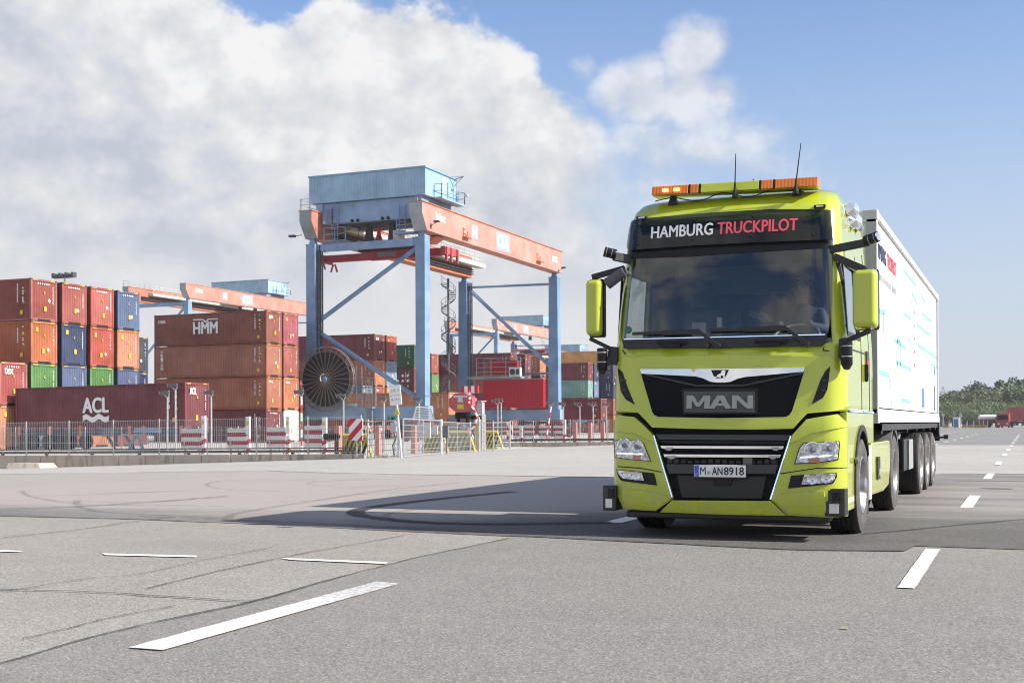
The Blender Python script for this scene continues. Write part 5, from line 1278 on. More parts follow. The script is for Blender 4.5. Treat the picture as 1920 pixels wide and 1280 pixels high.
def crane(label, X0, Y1, number, span=33.5, gauge=11.5, trolley=3.3, full=True, text=True, z0=-.40, HG=19.0):
    """rail-mounted gantry: origin at the foot of the near right leg; girders run away from the viewer along +Y"""
    r = thing('gantry_crane', label, 'crane', (X0, Y1, z0), 0, 'gantry cranes of the container yard')
    GH = 2.45                                        # height of the girders; HG is their underside
    for gx in (0, -gauge):
        for gy in (0, span):
            k = MB(); w0, w1 = (.46, .46) if gy == 0 else (.62, .50)
            k.hexa([(gx - w0, gy - .5, 2.4), (gx + w0, gy - .5, 2.4), (gx + w0, gy + .5, 2.4), (gx - w0, gy + .5, 2.4), (gx - w1 * 1.04, gy - .52, HG - .55), (gx + w1 * 1.04, gy - .52, HG - .55), (gx + w1 * 1.04, gy + .52, HG - .55), (gx - w1 * 1.04, gy + .52, HG - .55)])
            k.box(gx - w0 - .06, gx + w0 + .06, gy - .56, gy + .56, 4.1, 4.18).box(gx - w1 - .05, gx + w1 + .05, gy - .54, gy + .54, HG - .62, HG - .53)
            k.hexa([(gx - .36, gy - .2, HG - .55), (gx + .36, gy - .2, HG - .55), (gx + .36, gy + .2, HG - .55), (gx - .36, gy + .2, HG - .55), (gx - .18, gy - .2, HG + .04), (gx + .18, gy - .2, HG + .04), (gx + .18, gy + .2, HG + .04), (gx - .18, gy + .2, HG + .04)])
            k.build('leg', blue_s, r)
    for gy in (0, span):
        MB().box(-gauge - .8, .8, gy - .48, gy + .48, 2.0, 3.2).build('sill_beam', blue_s, r, bevel=.03)
        for gx in (0, -gauge):
            mb = MB().box(gx - 2.2, gx + 2.2, gy - .30, gy + .30, .45, .95).hexa([(gx - 1.6, gy - .35, .95), (gx + 1.6, gy - .35, .95), (gx + 1.6, gy + .35, .95), (gx - 1.6, gy + .35, .95), (gx - .6, gy - .35, 1.98), (gx + .6, gy - .35, 1.98), (gx + .6, gy + .35, 1.98), (gx - .6, gy + .35, 1.98)])
            for i in (-1.7, -.6, .6, 1.7): mb.lathe([(-.12, 0), (-.12, .38), (.12, .38), (.12, 0)], (gx + i, gy, .38), 'y', 18)
            mb.box(gx - 2.45, gx - 2.2, gy - .2, gy + .2, .3, .65).box(gx + 2.2, gx + 2.45, gy - .2, gy + .2, .3, .65)
            mb.build('bogie', bog_m, r)
    mb = MB().box(-gauge + .46, -.46, -.3, .3, HG - 1.25, HG - .62)
    for x in (-gauge + 1.1, -.9): mb.box(x, x + .12, -.36, .36, HG - 1.30, HG - .5)
    mb.build('portal_beam', blue_s, r)
    MB().tube((-gauge + .5, 0, 11.2), (-.5, 0, HG - 1.4), .21, 14).build('brace', blue_s, r, smooth=True)
    MB().tube((-gauge + .5, 0, 10.3), (-.5, 0, 3.9), .21, 14).build('brace', blue_s, r, smooth=True)
    MB().tube((-gauge + .6, span, HG - .4 - .8), (-.5, span, HG - .4 - .9), .14, 12).build('brace', blue_s, r, smooth=True)
    MB().tube((-gauge + .6, span, HG - 1.4), (-.5, span, 8.1), .22, 12).build('brace', blue_s, r, smooth=True)
    MB().tube((-gauge * .45, span, 7.35), (-.5, span, 7.4), .14, 12).build('brace', blue_s, r, smooth=True)
    for gx in (0, -gauge):
        ww = .66; y0, y1 = -1.35, span + .75
        k = MB(); prof = [(y0, HG + GH), (y0, HG + 1.45), (-.35, HG), (y1, HG), (y1, HG + GH)]
        k.mat(0).prism(prof, lambda a, b, t_: (gx + t_, a, b), -ww, ww)
        for i in range(len(k.f)):
            pts_ = [k.v[j] for j in k.f[i]]
            if all(p[1] <= -.3 for p in pts_): k.mi[i] = 1
        k.build('girder', [coral_s, grey_s], r)
        MB().box(gx - ww - .10, gx + ww + .10, y0 - .04, y1, HG + GH, HG + GH + .07).build('girder_rail', rust_o, r)
        mb = MB(); rail(mb, (gx - .6, y0 + .3, HG + GH + .05), (gx - .6, y1, HG + GH + .05), 1.05)
        if gx: rail(mb, (gx - .6, y0 + .1, HG + GH + .05), (gx + .5, y0 + .1, HG + GH + .05), 1.05)
        if gx == 0: mb = None
        if mb: mb.build('girder_railing', grey_s, r)
    gx = -gauge                                          # walkway and cable tray inside the left girder
    mb = MB().box(gx + .66, gx + 1.7, 4, span + 2.4, HG + 1.3, HG + 1.75); rail(mb, (gx + 1.68, 4, HG + 1.7), (gx + 1.68, span + .7, HG + 1.7), 1.3, mid=3); mb.build('walkway', concrete_w, r)
    mb = MB()
    for z in (.35, .62, .9): mb.box(gx + .70, gx + .95, 2, span + .6, HG + z, HG + z + .12)
    mb.build('cable_tray', cable_m, r)
    MB().box(gx + .655, gx + .70, .6, span + .5, HG + .02, HG + .30).build('girder_flange', rust_o, r)
    # power cable chains down the left legs
    for gy in (0, span):
        mb = MB().box(gx + .56, gx + .64, gy - .30, gy - .1, 3.2, HG - .7).box(gx + .80, gx + .92, gy - .30, gy - .1, 3.2, HG - .7).box(gx + 1.0, gx + 1.08, gy - .2, gy, 3.2, HG - .7)
        z = 3.4
        while z < HG - .8: mb.box(gx + .5, gx + 1.1, gy - .34, gy - .30, z, z + .05); z += .9
        mb.build('cable_ladder', simple('cable_tray_dark', (.06, .06, .065), .6), r)
    # machine house on the trolley, across both girders
    ty = trolley; hx0, hx1 = -gauge - .45, .30; z0_, z1_ = HG + GH + .88, HG + GH + 3.45
    P = corr(hx0, hx1, .33, .05); n = len(P); mb = MB()
    for Y, sg in ((ty - 3.3, 1), (ty + 3.3, -1)):
        vs = [(x, Y + sg * d_, z) for z in (z0_, z1_ - .12) for x, d_ in P]; mb.add(vs, [(i, i + 1, n + i + 1, n + i) for i in range(n - 1)])
    mb.box(hx0 + .06, hx1 - .06, ty - 3.2, ty + 3.2, z0_ + .01, z1_ - .08)
    house = mb.build('machine_house', house_m, r)
    MB().box(hx0 - .06, hx1 + .06, ty - 3.38, ty + 3.38, z1_ - .12, z1_ + .02).build('house_roof', house_m, house)
    mb = MB().box(hx1 + .0, hx1 + .85, ty - 1.6, ty + 3.3, z0_ - .12, z0_ + .03); rail(mb, (hx1 + .82, ty - 1.6, z0_), (hx1 + .82, ty + 3.3, z0_), 1.2, 4, .03); rail(mb, (hx1 + .05, ty - 1.6, z0_), (hx1 + .82, ty - 1.6, z0_), 1.2, 1, .03); rail(mb, (hx1 + .05, ty + 3.3, z0_), (hx1 + .82, ty + 3.3, z0_), 1.2, 1, .03)
    mb.build('balcony', house_m, house)
    mb = MB().box(hx1 - .04, hx1 - .02 + .02, ty + .2, ty + 1.05, z0_ + .05, z1_ - .3).box(hx1 - .02, hx1 + .06, ty + 1.4, ty + 1.5, z0_ + .4, z0_ + 1.9); mb.build('house_door', simple('house_door_pale', (.40, .55, .66), .5), house)
    mb = MB().bar((hx1, ty + 1.8, z1_ - .1), (hx1 + 1.1, ty + 2.6, z1_ + .05), .07).bar((hx1, ty + 3.0, z1_ - .1), (hx1 + 1.1, ty + 2.6, z1_ + .05), .07).bar((hx1, ty + 2.4, z1_ - 1.0), (hx1 + 1.0, ty + 2.6, z1_), .06).bar((hx1 - .1, ty + 1.8, z1_ - .1), (hx1 - .1, ty + 3.0, z1_ - .1), .07); mb.build('davit', grey_s, house)
    for yy in (ty + .3, ty + 3.2): MB().bar((hx1 + .8, yy, z0_ + 1.1), (hx1 + 1.05, yy, z0_ + .95), .05).box(hx1 + .9, hx1 + 1.25, yy - .14, yy + .14, z0_ + .78, z0_ + .98).build('floodlight', lgrey, house)
    mb = MB()
    for yy in (ty - 2.9, ty + 2.1):
        mb.box(-gauge + .75, -.75, yy, yy + .75, HG + GH - 1.05, HG + GH + .84)
    for xx in (-gauge + .2, -.9): mb.box(xx, xx + .7, ty - 3.1, ty + 3.1, HG + GH + .1, HG + GH + .86)
    mb.build('trolley_frame', blue_s, r, bevel=.02)
    mb = MB().box(-gauge + 2.6, -2.2, ty - 2.1, ty + 2.1, HG + GH - 1.1, HG + GH - .75)
    for x in (-gauge + 4.6, -4.4): mb.hexa([(x - .45, ty - 1, HG - .3), (x + .45, ty - 1, HG - .3), (x + .45, ty - .6, HG - .3), (x - .45, ty - .6, HG - .3), (x - .15, ty - 1, HG + GH - .9), (x + .15, ty - 1, HG + GH - .9), (x + .15, ty - .6, HG + GH - .9), (x - .15, ty - .6, HG + GH - .9)])
    mb.build('hoist_gear', simple('hoist_dark', (.045, .045, .05), .6, var=.3), r)
    if full:
        mb = MB(); ladder(mb, -gauge + 2.2, ty - 3.05, HG - .3, HG + GH + .5, .6); ladder(mb, -gauge + 1.6, ty - 3.05, HG + 1.3, HG + GH + .3, .6); mb.box(-gauge + 1.3, -gauge + 3.6, ty - 3.5, ty - 2.4, HG - .36, HG - .28)
        rail(mb, (-gauge + 1.3, ty - 3.5, HG - .3), (-gauge + 3.6, ty - 3.5, HG - .3), 1.2, 2, .035); mb.build('access_ladder', blue_s, r)
        mb = MB(); ladder(mb, -2.2, ty - 3.05, HG - .1, HG + GH + .2, .6); rail(mb, (-2.6, ty - 3.4, HG + .1), (-.8, ty - 3.4, HG + .1), 1.2, 2, .035); mb.box(-2.8, -.7, ty - 3.5, ty - 2.5, HG - .1, HG + .02); mb.build('access_ladder', blue_s, r)
        mb = MB().box(-3.4, -2.5, ty - 2.6, ty - 2.0, HG - .5, HG + .4); mb.build('control_box', concrete_w, r)
        mb = MB().bar((-3.9 - 1.2, ty - 2.2, HG - .6), (-3.9 - 1.2, ty - 2.2, HG + .7), .25).bar((-5.6, ty - 2.2, HG + .6), (-4.6, ty - 2.2, HG + .6), .2).bar((-5.5, ty - 2.2, HG - .6), (-5.1, ty - 2.2, HG + .6), .12).bar((-4.7, ty - 2.2, HG - .6), (-5.1, ty - 2.2, HG + .6), .12); mb.build('rope_tensioner', spread_m, r)
        mb = MB()
        for x in (-gauge + 4.0, -gauge + 4.6, -4.3, -3.7): mb.lathe([(0, .16), (-.10, .16), (-.10, 0)], (x, ty - 2.9, HG + GH - .95), 'y', 14)
        mb.build('work_lamp', satin, r)
        # spiral stair by the rear left leg
        sx_, sy_ = -gauge - 1.35, span - 1.6; mb = MB().tube((sx_, sy_, .6), (sx_, sy_, HG - .2), .13, 10)
        N = 76
        prev = None
        for i in range(N):
            a = -i * math.radians(26); z = 1.0 + i * (HG - 1.6) / N; d_ = Vector((math.cos(a), math.sin(a), 0)); n_ = Vector((-d_.y, d_.x, 0))
            c_ = Vector((sx_, sy_, z)); mb.hexa([c_ + d_ * .1 - n_ * .05, c_ + d_ * .85 - n_ * .22, c_ + d_ * .85 + n_ * .22, c_ + d_ * .1 + n_ * .05] + [p + Vector((0, 0, .05)) for p in (c_ + d_ * .1 - n_ * .05, c_ + d_ * .85 - n_ * .22, c_ + d_ * .85 + n_ * .22, c_ + d_ * .1 + n_ * .05)])
            q = c_ + d_ * .87
            if prev: mb.bar(prev + Vector((0, 0, 1.0)), q + Vector((0, 0, 1.0)), .04).bar(prev + Vector((0, 0, .55)), q + Vector((0, 0, .55)), .025).bar(prev, q, .03, .12)
            if i % 2 == 0: mb.bar(q, q + Vector((0, 0, 1.0)), .03)
            prev = q
        mb.build('spiral_stair', simple('stair_steel', (.085, .09, .10), .6), r)
        # cable reel in front of the near left leg
        rc = Vector((-gauge + 2.15, -1.25, 5.75)); RR = 2.98
        reel = MB().lathe([(-.05, RR * .86), (.12, RR * .86), (.12, 0)], rc, 'y', 48).lathe([(-.05, RR * .86), (-.05, .2)], rc, 'y', 48).build('cable_reel', cable_m, r)
        brz = simple('reel_steel', (.17, .155, .14), .55, .3, var=.2)
        mb = MB()
        for yy, rr in ((-.20, RR), (-.16, RR * .86), (.10, RR)):
            P = [rc + Vector((rr * math.cos(a), yy, rr * math.sin(a))) for a in [i * math.pi / 28 for i in range(57)]]; mb.path(P, .045, 6)
        mb.build('reel_rim', brz, reel)
        mb = MB()
        for i in range(28):
            a = i * 2 * math.pi / 28; d_ = Vector((math.cos(a), 0, math.sin(a))); mb.bar(rc + d_ * .2 + Vector((0, -.22, 0)), rc + d_ * RR + Vector((0, -.19, 0)), .07, .07).bar(rc + d_ * RR + Vector((0, -.2, 0)), rc + d_ * RR + Vector((0, .10, 0)), .06)
        mb.build('reel_spokes', brz, reel)
        mb = MB().lathe([(-.36, 0), (-.36, .16), (-.24, .30), (.0, .30), (.6, .28), (.6, 0)], rc, 'y', 20); mb.build('reel_hub', blue_s, reel)
        mb = MB(); P = [rc + Vector((-.05 - .38 * math.sin(t_), -.40, .30 + .38 * math.cos(t_) - .22)) for t_ in [i * .3 for i in range(9)]]; mb.path(P, .045, 6); mb.build('hub_cable', lgrey, reel)
        mb = MB(); ladder(mb, rc.x + 3.15, -.7, 3.2, 6.9, .55); rail(mb, (rc.x + 3.5, -.75, 3.2), (rc.x + 4.9, -.75, 3.2), 2.6, 2, .03, 3); ladder(mb, rc.x + 4.2, -.75, .3, 5.6, .7); mb.box(rc.x + 3.9, rc.x + 4.8, -1.2, -.5, 3.05, 3.15); mb.box(rc.x + .3, rc.x + 2.9, -.9, -.45, 3.2, 3.5); mb.build('reel_platform', grey_s, r)
        # red electrical container on the rear sill with a railed roof and coolers
        e0, e1 = -8.55, -.95; ey = span - 1.3; P = corr(e0, e1, .45, .018); n = len(P); mb = MB()
        mb.add([(x, ey + d_, z) for z in (3.45, 6.70) for x, d_ in P], [(i, i + 1, n + i + 1, n + i) for i in range(n - 1)]); mb.box(e0 + .02, e1, ey + .03, ey + 2.4, 3.45, 6.7)
        eh = mb.build('electrical_house', simple('cabin_red', (.36, .012, .022), .45, var=.08), r)
        MB().box(e0, e1 - .02, ey - .05, ey + 2.4, 6.7, 6.78).mat(0).build('cabin_roof', grey_s, eh)
        mb = MB(); 
        for i in range(4): mb.box(e0 + 3.4 + i * .62 + (i > 1) * .5, e0 + 3.75 + i * .62 + (i > 1) * .5, ey - .006, ey + .01, 4.35 + .2 * (i % 2), 4.45 + .2 * (i % 2))
        mb.build('faded_mark', simple('faded_pink', (.42, .05, .055), .6), eh)
        mb = MB().box(e0 - 1.9, e1 - 2.6, ey - .5, ey + 1.8, 6.85, 7.07); rail(mb, (e0 - .6, ey - .48, 7.05), (e1 - 2.6, ey - .48, 7.05), 2.2, 3, .035, 4); rail(mb, (e0 - .6, ey + 1.7, 7.05), (e1 - 2.6, ey + 1.7, 7.05), 2.2, 3, .03, 3); ladder(mb, e0 - 1.2, ey - .4, .8, 7.05, .6); mb.build('cabin_platform', grey_s, eh)
        mb = MB().box(e0 + .6, e0 + 4.3, ey + .2, ey + 1.4, 7.35, 8.95); mb.build('red_cabinet', simple('cabin_red', (.36, .012, .022)), eh)
        ac = MB().box(e0 + 3.7, e0 + 5.1, ey - .9, ey - .3, 7.03, 8.05).build('air_conditioner', lgrey, eh, bevel=.04)
        mb = MB().lathe([(0, .36), (-.03, .34), (-.03, .10), (-.06, 0)], (e0 + 4.15, ey - .9, 7.55), 'y', 20).box(e0 + 4.6, e0 + 5.0, ey - .92, ey - .9, 7.25, 7.85); mb.build('fan_grille', dgrey, eh)
        mb = MB().bar((-gauge + 1.5, -.6, HG + 1.2), (-gauge + 1.5, -.6, HG + 1.5), .1); mb.build('bracket', grey_s, r)
        for yy, zz in ((.4, .9), (span - .4, .5)): MB().bar((.66, yy - .2, HG + zz - .5), (1.2, yy, HG + zz - .1), .06).box(1.0, 1.5, yy - .2, yy + .2, HG + zz - .12, HG + zz + .04).build('floodlight', dgrey, r)
        MB().bar((-gauge - .66, -.9, HG + .3), (-gauge - 1.5, -1.1, HG + .2), .06).box(-gauge - 1.9, -gauge - 1.3, -1.3, -.9, HG + .12, HG + .32).build('floodlight', dgrey, r)
        for yy in (7.2, span - 7.2): mb = MB().box(.66, .74, yy, yy + .06, HG + .5, HG + 1.3).box(.66, .74, yy + .9, yy + .96, HG + .5, HG + 1.1).bar((.7, yy, HG + .9), (.7, yy + .9, HG + .6), .05).box(.66, 1.1, yy - .2, yy + 1.2, HG + .4, HG + .46).bar((.7, yy, HG + 1.3), (.7, yy + .5, HG + 1.2), .05); mb.build('girder_bracket', rust_o, r)
        MB().bar((.5, span + .75, HG + GH - .1), (.5, span + 2.3, HG + GH + .1), .06).bar((.0, -1.0, HG + GH), (.0, -1.05, HG + GH + .4), .12).build('aerial_arm', grey_s, r)
    if text:
        X = .668
        def gt(body, yc, z, wd, h, m_=letter_w): return text_mesh('lettering', body, 1.0, m_, r, lambda x, zz: (X + .008, yc + x, z + zz), 0, wd, .03, h)
        MB().box(.66, X + .002, 9.2, 10.7, HG + .62, HG + 1.95).build('number_plate', simple('plate_sky', (.27, .36, .46), .5), r); gt(number, 9.95, HG + .85, .9, .85)
        MB().box(.66, X + .002, 15.2, 18.6, HG + .35, HG + 2.15).build('name_plate', simple('plate_sky', (.27, .36, .46)), r); gt('CTA', 16.9, HG + .6, 2.7, 1.3)
        gt('k\u00fcnz', 2.4, HG + 1.2, 2.0, .75); gt('RMG', span - 1.6, HG + .95, 1.5, .7)
    return r
c1_ = crane('blue and coral gantry crane with the big cable reel in front', -50.4, 99.0, '14')
# the lifting frame that hangs from the crane's ropes
def spreader(label, x, y, z, L_=12.6, full=True):
    r = thing('container_spreader', label, 'spreader', (x, y, z), 0, 'container spreaders under the cranes')
    MB().box(-L_ * .62, -L_ * .27, -.34, .34, .0, .85).mat(0).box(-L_ * .27, -L_ * .27 + .2, -.4, .4, -.05, .95).build('main_beam', spread_m, r, bevel=.02)
    MB().box(-L_, -L_ * .62, -.26, .26, .05, .72).build('telescopic_arm', spread_m, r, bevel=.02)
    MB().box(-L_ * .27, 0, -.26, .26, .05, .75).build('telescopic_arm', spread_m, r, bevel=.02)
    mb = MB().box(-.15, .35, -1.25, 1.25, .0, .75); 
    for yy in (-1.2, -.2, 1.1): mb.box(.25, .50, yy, yy + .25, -.65, .70)
    mb.build('end_beam', spread_m, r, bevel=.03)
    mb = MB().box(-L_ - .2, -L_ + .15, -1.25, 1.25, .0, .72); 
    for yy in (-1.2, 1.0): mb.bar((-L_ + .3, yy, 0), (-L_ + .05, yy, -.75), .14).bar((-L_ + .5, yy, 0), (-L_ + .75, yy, -.75), .14)
    mb.build('end_beam', spread_m, r)
    mb = MB().hexa([(-L_ * .80, -.9, 1.25), (-L_ * .12, -.9, 1.25), (-L_ * .12, .9, 1.25), (-L_ * .80, .9, 1.25), (-L_ * .88, -.9, 1.75), (-L_ * .05, -.9, 1.75), (-L_ * .05, .9, 1.75), (-L_ * .88, .9, 1.75)]); mb.build('head_block', rust_o if full else spread_m, r, bevel=.03)
    mb = MB()
    for i in range(10): mb.box(-L_ * .58 + i * .26, -L_ * .58 + i * .26 + .16, -.96, -.92, 1.35, 1.35 + random.uniform(.12, .3))
    mb.build('head_gear', satin, r)
    MB().box(-L_ * .55, -L_ * .40, -.345, -.335, .25, .65).build('name_board', mgrey, r)
    mb = MB().box(-L_ * .70, -L_ * .2, -.5, .5, .85, 1.27); mb.build('hanger', cable_m, r)
    mb = MB()
    for x_ in (-L_ * .7, -L_ * .2):
        for yy in (-.7, .7): mb.tube((x_, yy, 1.7), (x_ + .5 * (1 if x_ < -5 else -1), yy, 4.2), .03, 5)
    mb.build('hoist_rope', cable_m, r)
    return r
spreader('long red container spreader hanging under the front crane', -49.5, 102.4, 16.75, 13.2)
BIG = dict(full=False, HG=23.8, span=40, gauge=12.5)
crane('tall coral gantry crane whose girder rises behind the brown stack', -135.7, 176.0, '18', trolley=27.5, **BIG)
crane('pale coral gantry crane framed between the rear legs of the front crane', -115.9, 266.0, '12', trolley=33.0, **BIG)
spreader('small distant red spreader framed by the rear legs of the front crane', -109.5, 287.0, 18.2, 12.6, False)
crane('faint gantry crane just past the front crane', -147.0, 392.0, '10', trolley=22, text=False, **BIG)
crane('faintest gantry crane beside the lorry mirror', -171.0, 500.0, '9', trolley=14, text=False, **BIG)
# ================================================================== lamps, barriers, signs and the gate
def lamp_post(px_, ytop, Y, label, lean=0.0, striped=False, flip=1):
    p = at_y(px_, ytop, Y); base = -.40 if p.x < -29.6 else gz(p.x)
    r = thing('floodlight_post', label, 'lamp post', (p.x, Y, base), 0, 'floodlights along the loading lanes'); h = p.z - base
    mb = MB(); top = Vector((lean, 0, h))
    if striped:
        n = 7
        for i in range(n): mb.mat(i % 2).tube(top * (i / n), top * ((i + 1) / n), .05, 8)
        mb.build('pole', [white_p, red_p], r)
    else: mb.tube((0, 0, 0), top, .045, 8).build('pole', galv, r)
    mb = MB().bar(top, top + Vector((-.22 * flip, -.1, .22)), .05).bar(top, top + Vector((.16 * flip, -.05, .20)), .04); mb.build('bracket', galv, r)
    d_ = Vector((-.94 * flip, -.30, -.12)).normalized(); c_ = top + Vector((-.05 * flip, -.1, .28)); sx_ = d_.cross(Vector((0, 0, 1))).normalized(); up_ = sx_.cross(d_)
    w_ = .125
    pt = lambda a, b, c: c_ + d_ * a + sx_ * b + up_ * c
    MB().hexa([pt(-.20, -w_, -.06), pt(.26, -w_ * 1.3, -.10), pt(.26, w_ * 1.3, -.10), pt(-.20, w_, -.06), pt(-.20, -w_, .06), pt(.28, -w_ * 1.3, .10), pt(.28, w_ * 1.3, .10), pt(-.20, w_, .06)]).build('lamp_head', simple('lamp_dark', (.06, .06, .065), .5), r, bevel=.02)
    MB().hexa([pt(.265, -w_ * 1.2, -.09), pt(.285, -w_ * 1.2, -.09), pt(.285, w_ * 1.2, -.09), pt(.265, w_ * 1.2, -.09), pt(.285, -w_ * 1.2, .09), pt(.305, -w_ * 1.2, .09), pt(.305, w_ * 1.2, .09), pt(.285, w_ * 1.2, .09)]).mat(0).build('lamp_glass', lgrey, r)
    return r
for a in ((314, 745, 53, 'floodlight post in front of the maroon container, left of a pair'), (329, 731, 53.5, 'taller floodlight post in front of the maroon container, right of a pair'), (396, 744, 54, 'floodlight post at the lit end of the maroon container'),
          (565, 743, 56, 'red and white striped floodlight post at the left rim of the cable reel', 0, True), (644, 750, 58, 'floodlight post in front of the cable reel'), (720, 755, 60, 'floodlight post left of the leaning white sign'),
          (786, 756, 62, 'floodlight post behind the gate frame'), (933, 758, 76, 'floodlight post before the red cabin, left of a pair'), (939.5, 756, 77.5, 'floodlight post before the red cabin, right of a pair'),
          (1022, 762, 80, 'leaning red and white striped post by the right crane leg', .45, True), (1056, 763, 82, 'floodlight post in front of the right crane leg'), (1087, 763, 84, 'first floodlight post right of the crane'),
          (1112, 763, 86, 'second floodlight post right of the crane'), (1137, 764, 88, 'floodlight post nearest the lorry')): lamp_post(*a)
p = at_y(121, 513, 150)
ml = thing('light_mast', 'tall mast with a cluster of lamps above the left stacks', 'light mast', (p.x, 150, -.4))
MB().tube((0, 0, 0), (0, 0, p.z + .2), .30, 10, .14).build('mast', galv, ml)
mb = MB().tube((-2.0, 0, p.z - .2), (2.0, 0, p.z - .2), .1, 6)
for i in range(7): mb.box(-2.2 + i * .65, -1.75 + i * .65, -.5, .3, p.z - .2, p.z + .55 - .25 * (i % 2))
mb.build('lamp_cluster', simple('lamp_dark', (.06, .06, .065)), ml)
# striped boards and posts that end each loading lane
def lane_board(x0, x1, y0, y1, Y, label):
    a = at_y(x0, y1, Y); b = at_y(x1, y0, Y); base = -.40 if a.x < -29.6 else gz(a.x)
    r = thing('striped_barrier', label, 'barrier', (a.x, Y, base), 0, 'red and white barriers at the lane ends'); w_ = b.x - a.x; h0 = max(.12, a.z - base); h1 = b.z - base
    mb = MB(); n = 5
    for i in range(n): mb.mat(1 if i % 2 else 0).box(0, w_, 0, .06, h0 + (h1 - h0) * i / n, h0 + (h1 - h0) * (i + 1) / n - .004)
    mb.build('striped_board', [white_dirty, simple('barrier_red', (.33, .022, .035), .5, var=.12)], r)
    mb = MB()
    for x in (.12, w_ - .18): mb.box(x, x + .08, .061, .14, -.05, h1 + .03)
    mb.box(.15, .21, -.03, -.002, h0 + .1, h0 + .55); mb.build('support', galv, r); return r
for i, a in enumerate(((340, 377, 803, 842, 50), (426, 461, 802, 841, 50.4), (500, 535, 801, 839, 50.8), (571, 604, 797, 838, 51.2), (962, 977, 797, 820, 80), (978, 1001, 797, 820, 80.5), (1010, 1032, 797, 820, 81), (1037, 1058, 797, 821, 81.5))):
    lane_board(*a, ['red and white striped board below the pair of floodlights', 'second striped board from the left behind the front fence', 'third striped board from the left behind the front fence', 'striped board just left of the diagonal warning board', 'narrow striped board beside the far gatepost board', 'striped board under the red cabin, second from the far gatepost', 'striped board before the right crane leg, third from the far gatepost', 'striped board nearest the floodlights right of the crane'][i])
def striped_post(px_, y0, y1, Y, label):
    a = at_y(px_, y1, Y); b = at_y(px_, y0, Y); base = -.40 if a.x < -29.6 else gz(a.x); h = b.z - base
    r = thing('striped_post', label, 'marker post', (a.x, Y, base), 0, 'red and white marker posts')
    mb = MB(); w_ = .22; k = 6
    mb.mat(0).box(-w_ / 2, w_ / 2, 0, .12, h * .56, h)
    n = 5; hh = h * .56
    for i in range(n):
        z0_, z1_ = hh * i / n, hh * (i + 1) / n; s = .10
        mb.mat(i % 2).hexa([(-w_ / 2, 0, max(0, z0_ - s)), (w_ / 2, 0, z0_), (w_ / 2, .12, z0_), (-w_ / 2, .12, max(0, z0_ - s)), (-w_ / 2, 0, max(0.001, z1_ - s)), (w_ / 2, 0, z1_), (w_ / 2, .12, z1_), (-w_ / 2, .12, max(0.001, z1_ - s))])
    mb.build('post', [white_p, red_p], r)
    MB().box(-.07, .07, -.012, -.002, h - .42, h - .22).build('yellow_label', yellow_p, r); return r
for i, a in enumerate(((380.5, 779, 842, 49.8), (464, 780, 841, 50.2), (539, 780, 840, 50.6), (607.5, 781, 837, 51), (976.5, 799, 822, 79.5), (1057.5, 786, 822, 81))):
    striped_post(*a, ['marker post right of the first striped board', 'marker post right of the second striped board', 'marker post right of the third striped board', 'marker post left of the diagonal warning board', 'short marker post among the far striped boards', 'tall marker post before the right crane leg'][i])
def bollard(px_, y0, Y, label, w_=.26):
    p = at_y(px_, y0, Y); base = -.40 if p.x < -29.6 else gz(p.x)
    return tag(MB().box(p.x - w_ / 2, p.x + w_ / 2, Y, Y + w_, base, p.z).mat(0).box(p.x - w_ / 2 - .03, p.x + w_ / 2 + .03, Y - .03, Y + w_ + .03, base, base + .06).build('guide_post', simple('faded_coral', (.50, .20, .165), .6, var=.15), bevel=.01), label, 'bollard', 'coral guide posts behind the fences')
for i, a in enumerate(((631, 797, 50), (706, 797, 54), (774, 797, 58), (1077, 791, 84), (1105, 791, 85), (1129, 791, 86))):
    bollard(*a, ['coral guide post left of the diagonal warning board', 'coral guide post behind the white gate board', 'coral guide post behind the gate', 'coral guide post right of the crane, left one of three', 'coral guide post right of the crane, middle one of three', 'coral guide post nearest the lorry'][i])
def diag_board(x0, x1, y0, y1, Y, label, flip=1):
    a = at_y(x0, y1, Y); b = at_y(x1, y0, Y); w_ = b.x - a.x; h = b.z - a.z; base = gz(a.x)
    r = thing('warning_board', label, 'sign', (a.x, Y, base), 0, 'diagonal red and white boards'); dz_ = a.z - base
    mb = MB(); mb.mat(0).box(0, w_, .012, .05, dz_, dz_ + h)
    def band(s0, s1):
        # clip the diagonal band to the board
        poly = [(0, s0), (0, s1), (w_, s1 + w_ * flip), (w_, s0 + w_ * flip)]
        for lim, sg in ((0, 1), (h, -1)):
            out = []
            for (p0, q0), (p1, q1) in zip(poly, poly[1:] + poly[:1]):
                i0, i1 = sg * (q0 - lim) >= 0, sg * (q1 - lim) >= 0
                if i0: out.append((p0, q0))
                if i0 != i1: f = (lim - q0) / (q1 - q0); out.append((p0 + (p1 - p0) * f, lim))
            poly = out
            if not poly: return
        if len(poly) > 2: mb.mat(1).prism(poly, lambda a_, b_, t_: (a_, t_, dz_ + b_), 0, .011)
    k = -3 * w_; sw = (h + w_) / 5
    while k < h + 3 * w_: band(k, k + sw); k += 2 * sw
    mb.build('board', [white_p, red_p], r); MB().tube((w_ / 2, .09, 0), (w_ / 2, .09, dz_ + h), .03, 8).build('post', galv, r); return r
diag_board(653.5, 679.5, 784, 825, 45.9, 'large diagonal red and white warning board at the end of the front fence')
diag_board(950, 960.5, 790, 823, 74, 'small diagonal red and white board at the far gatepost', -1)
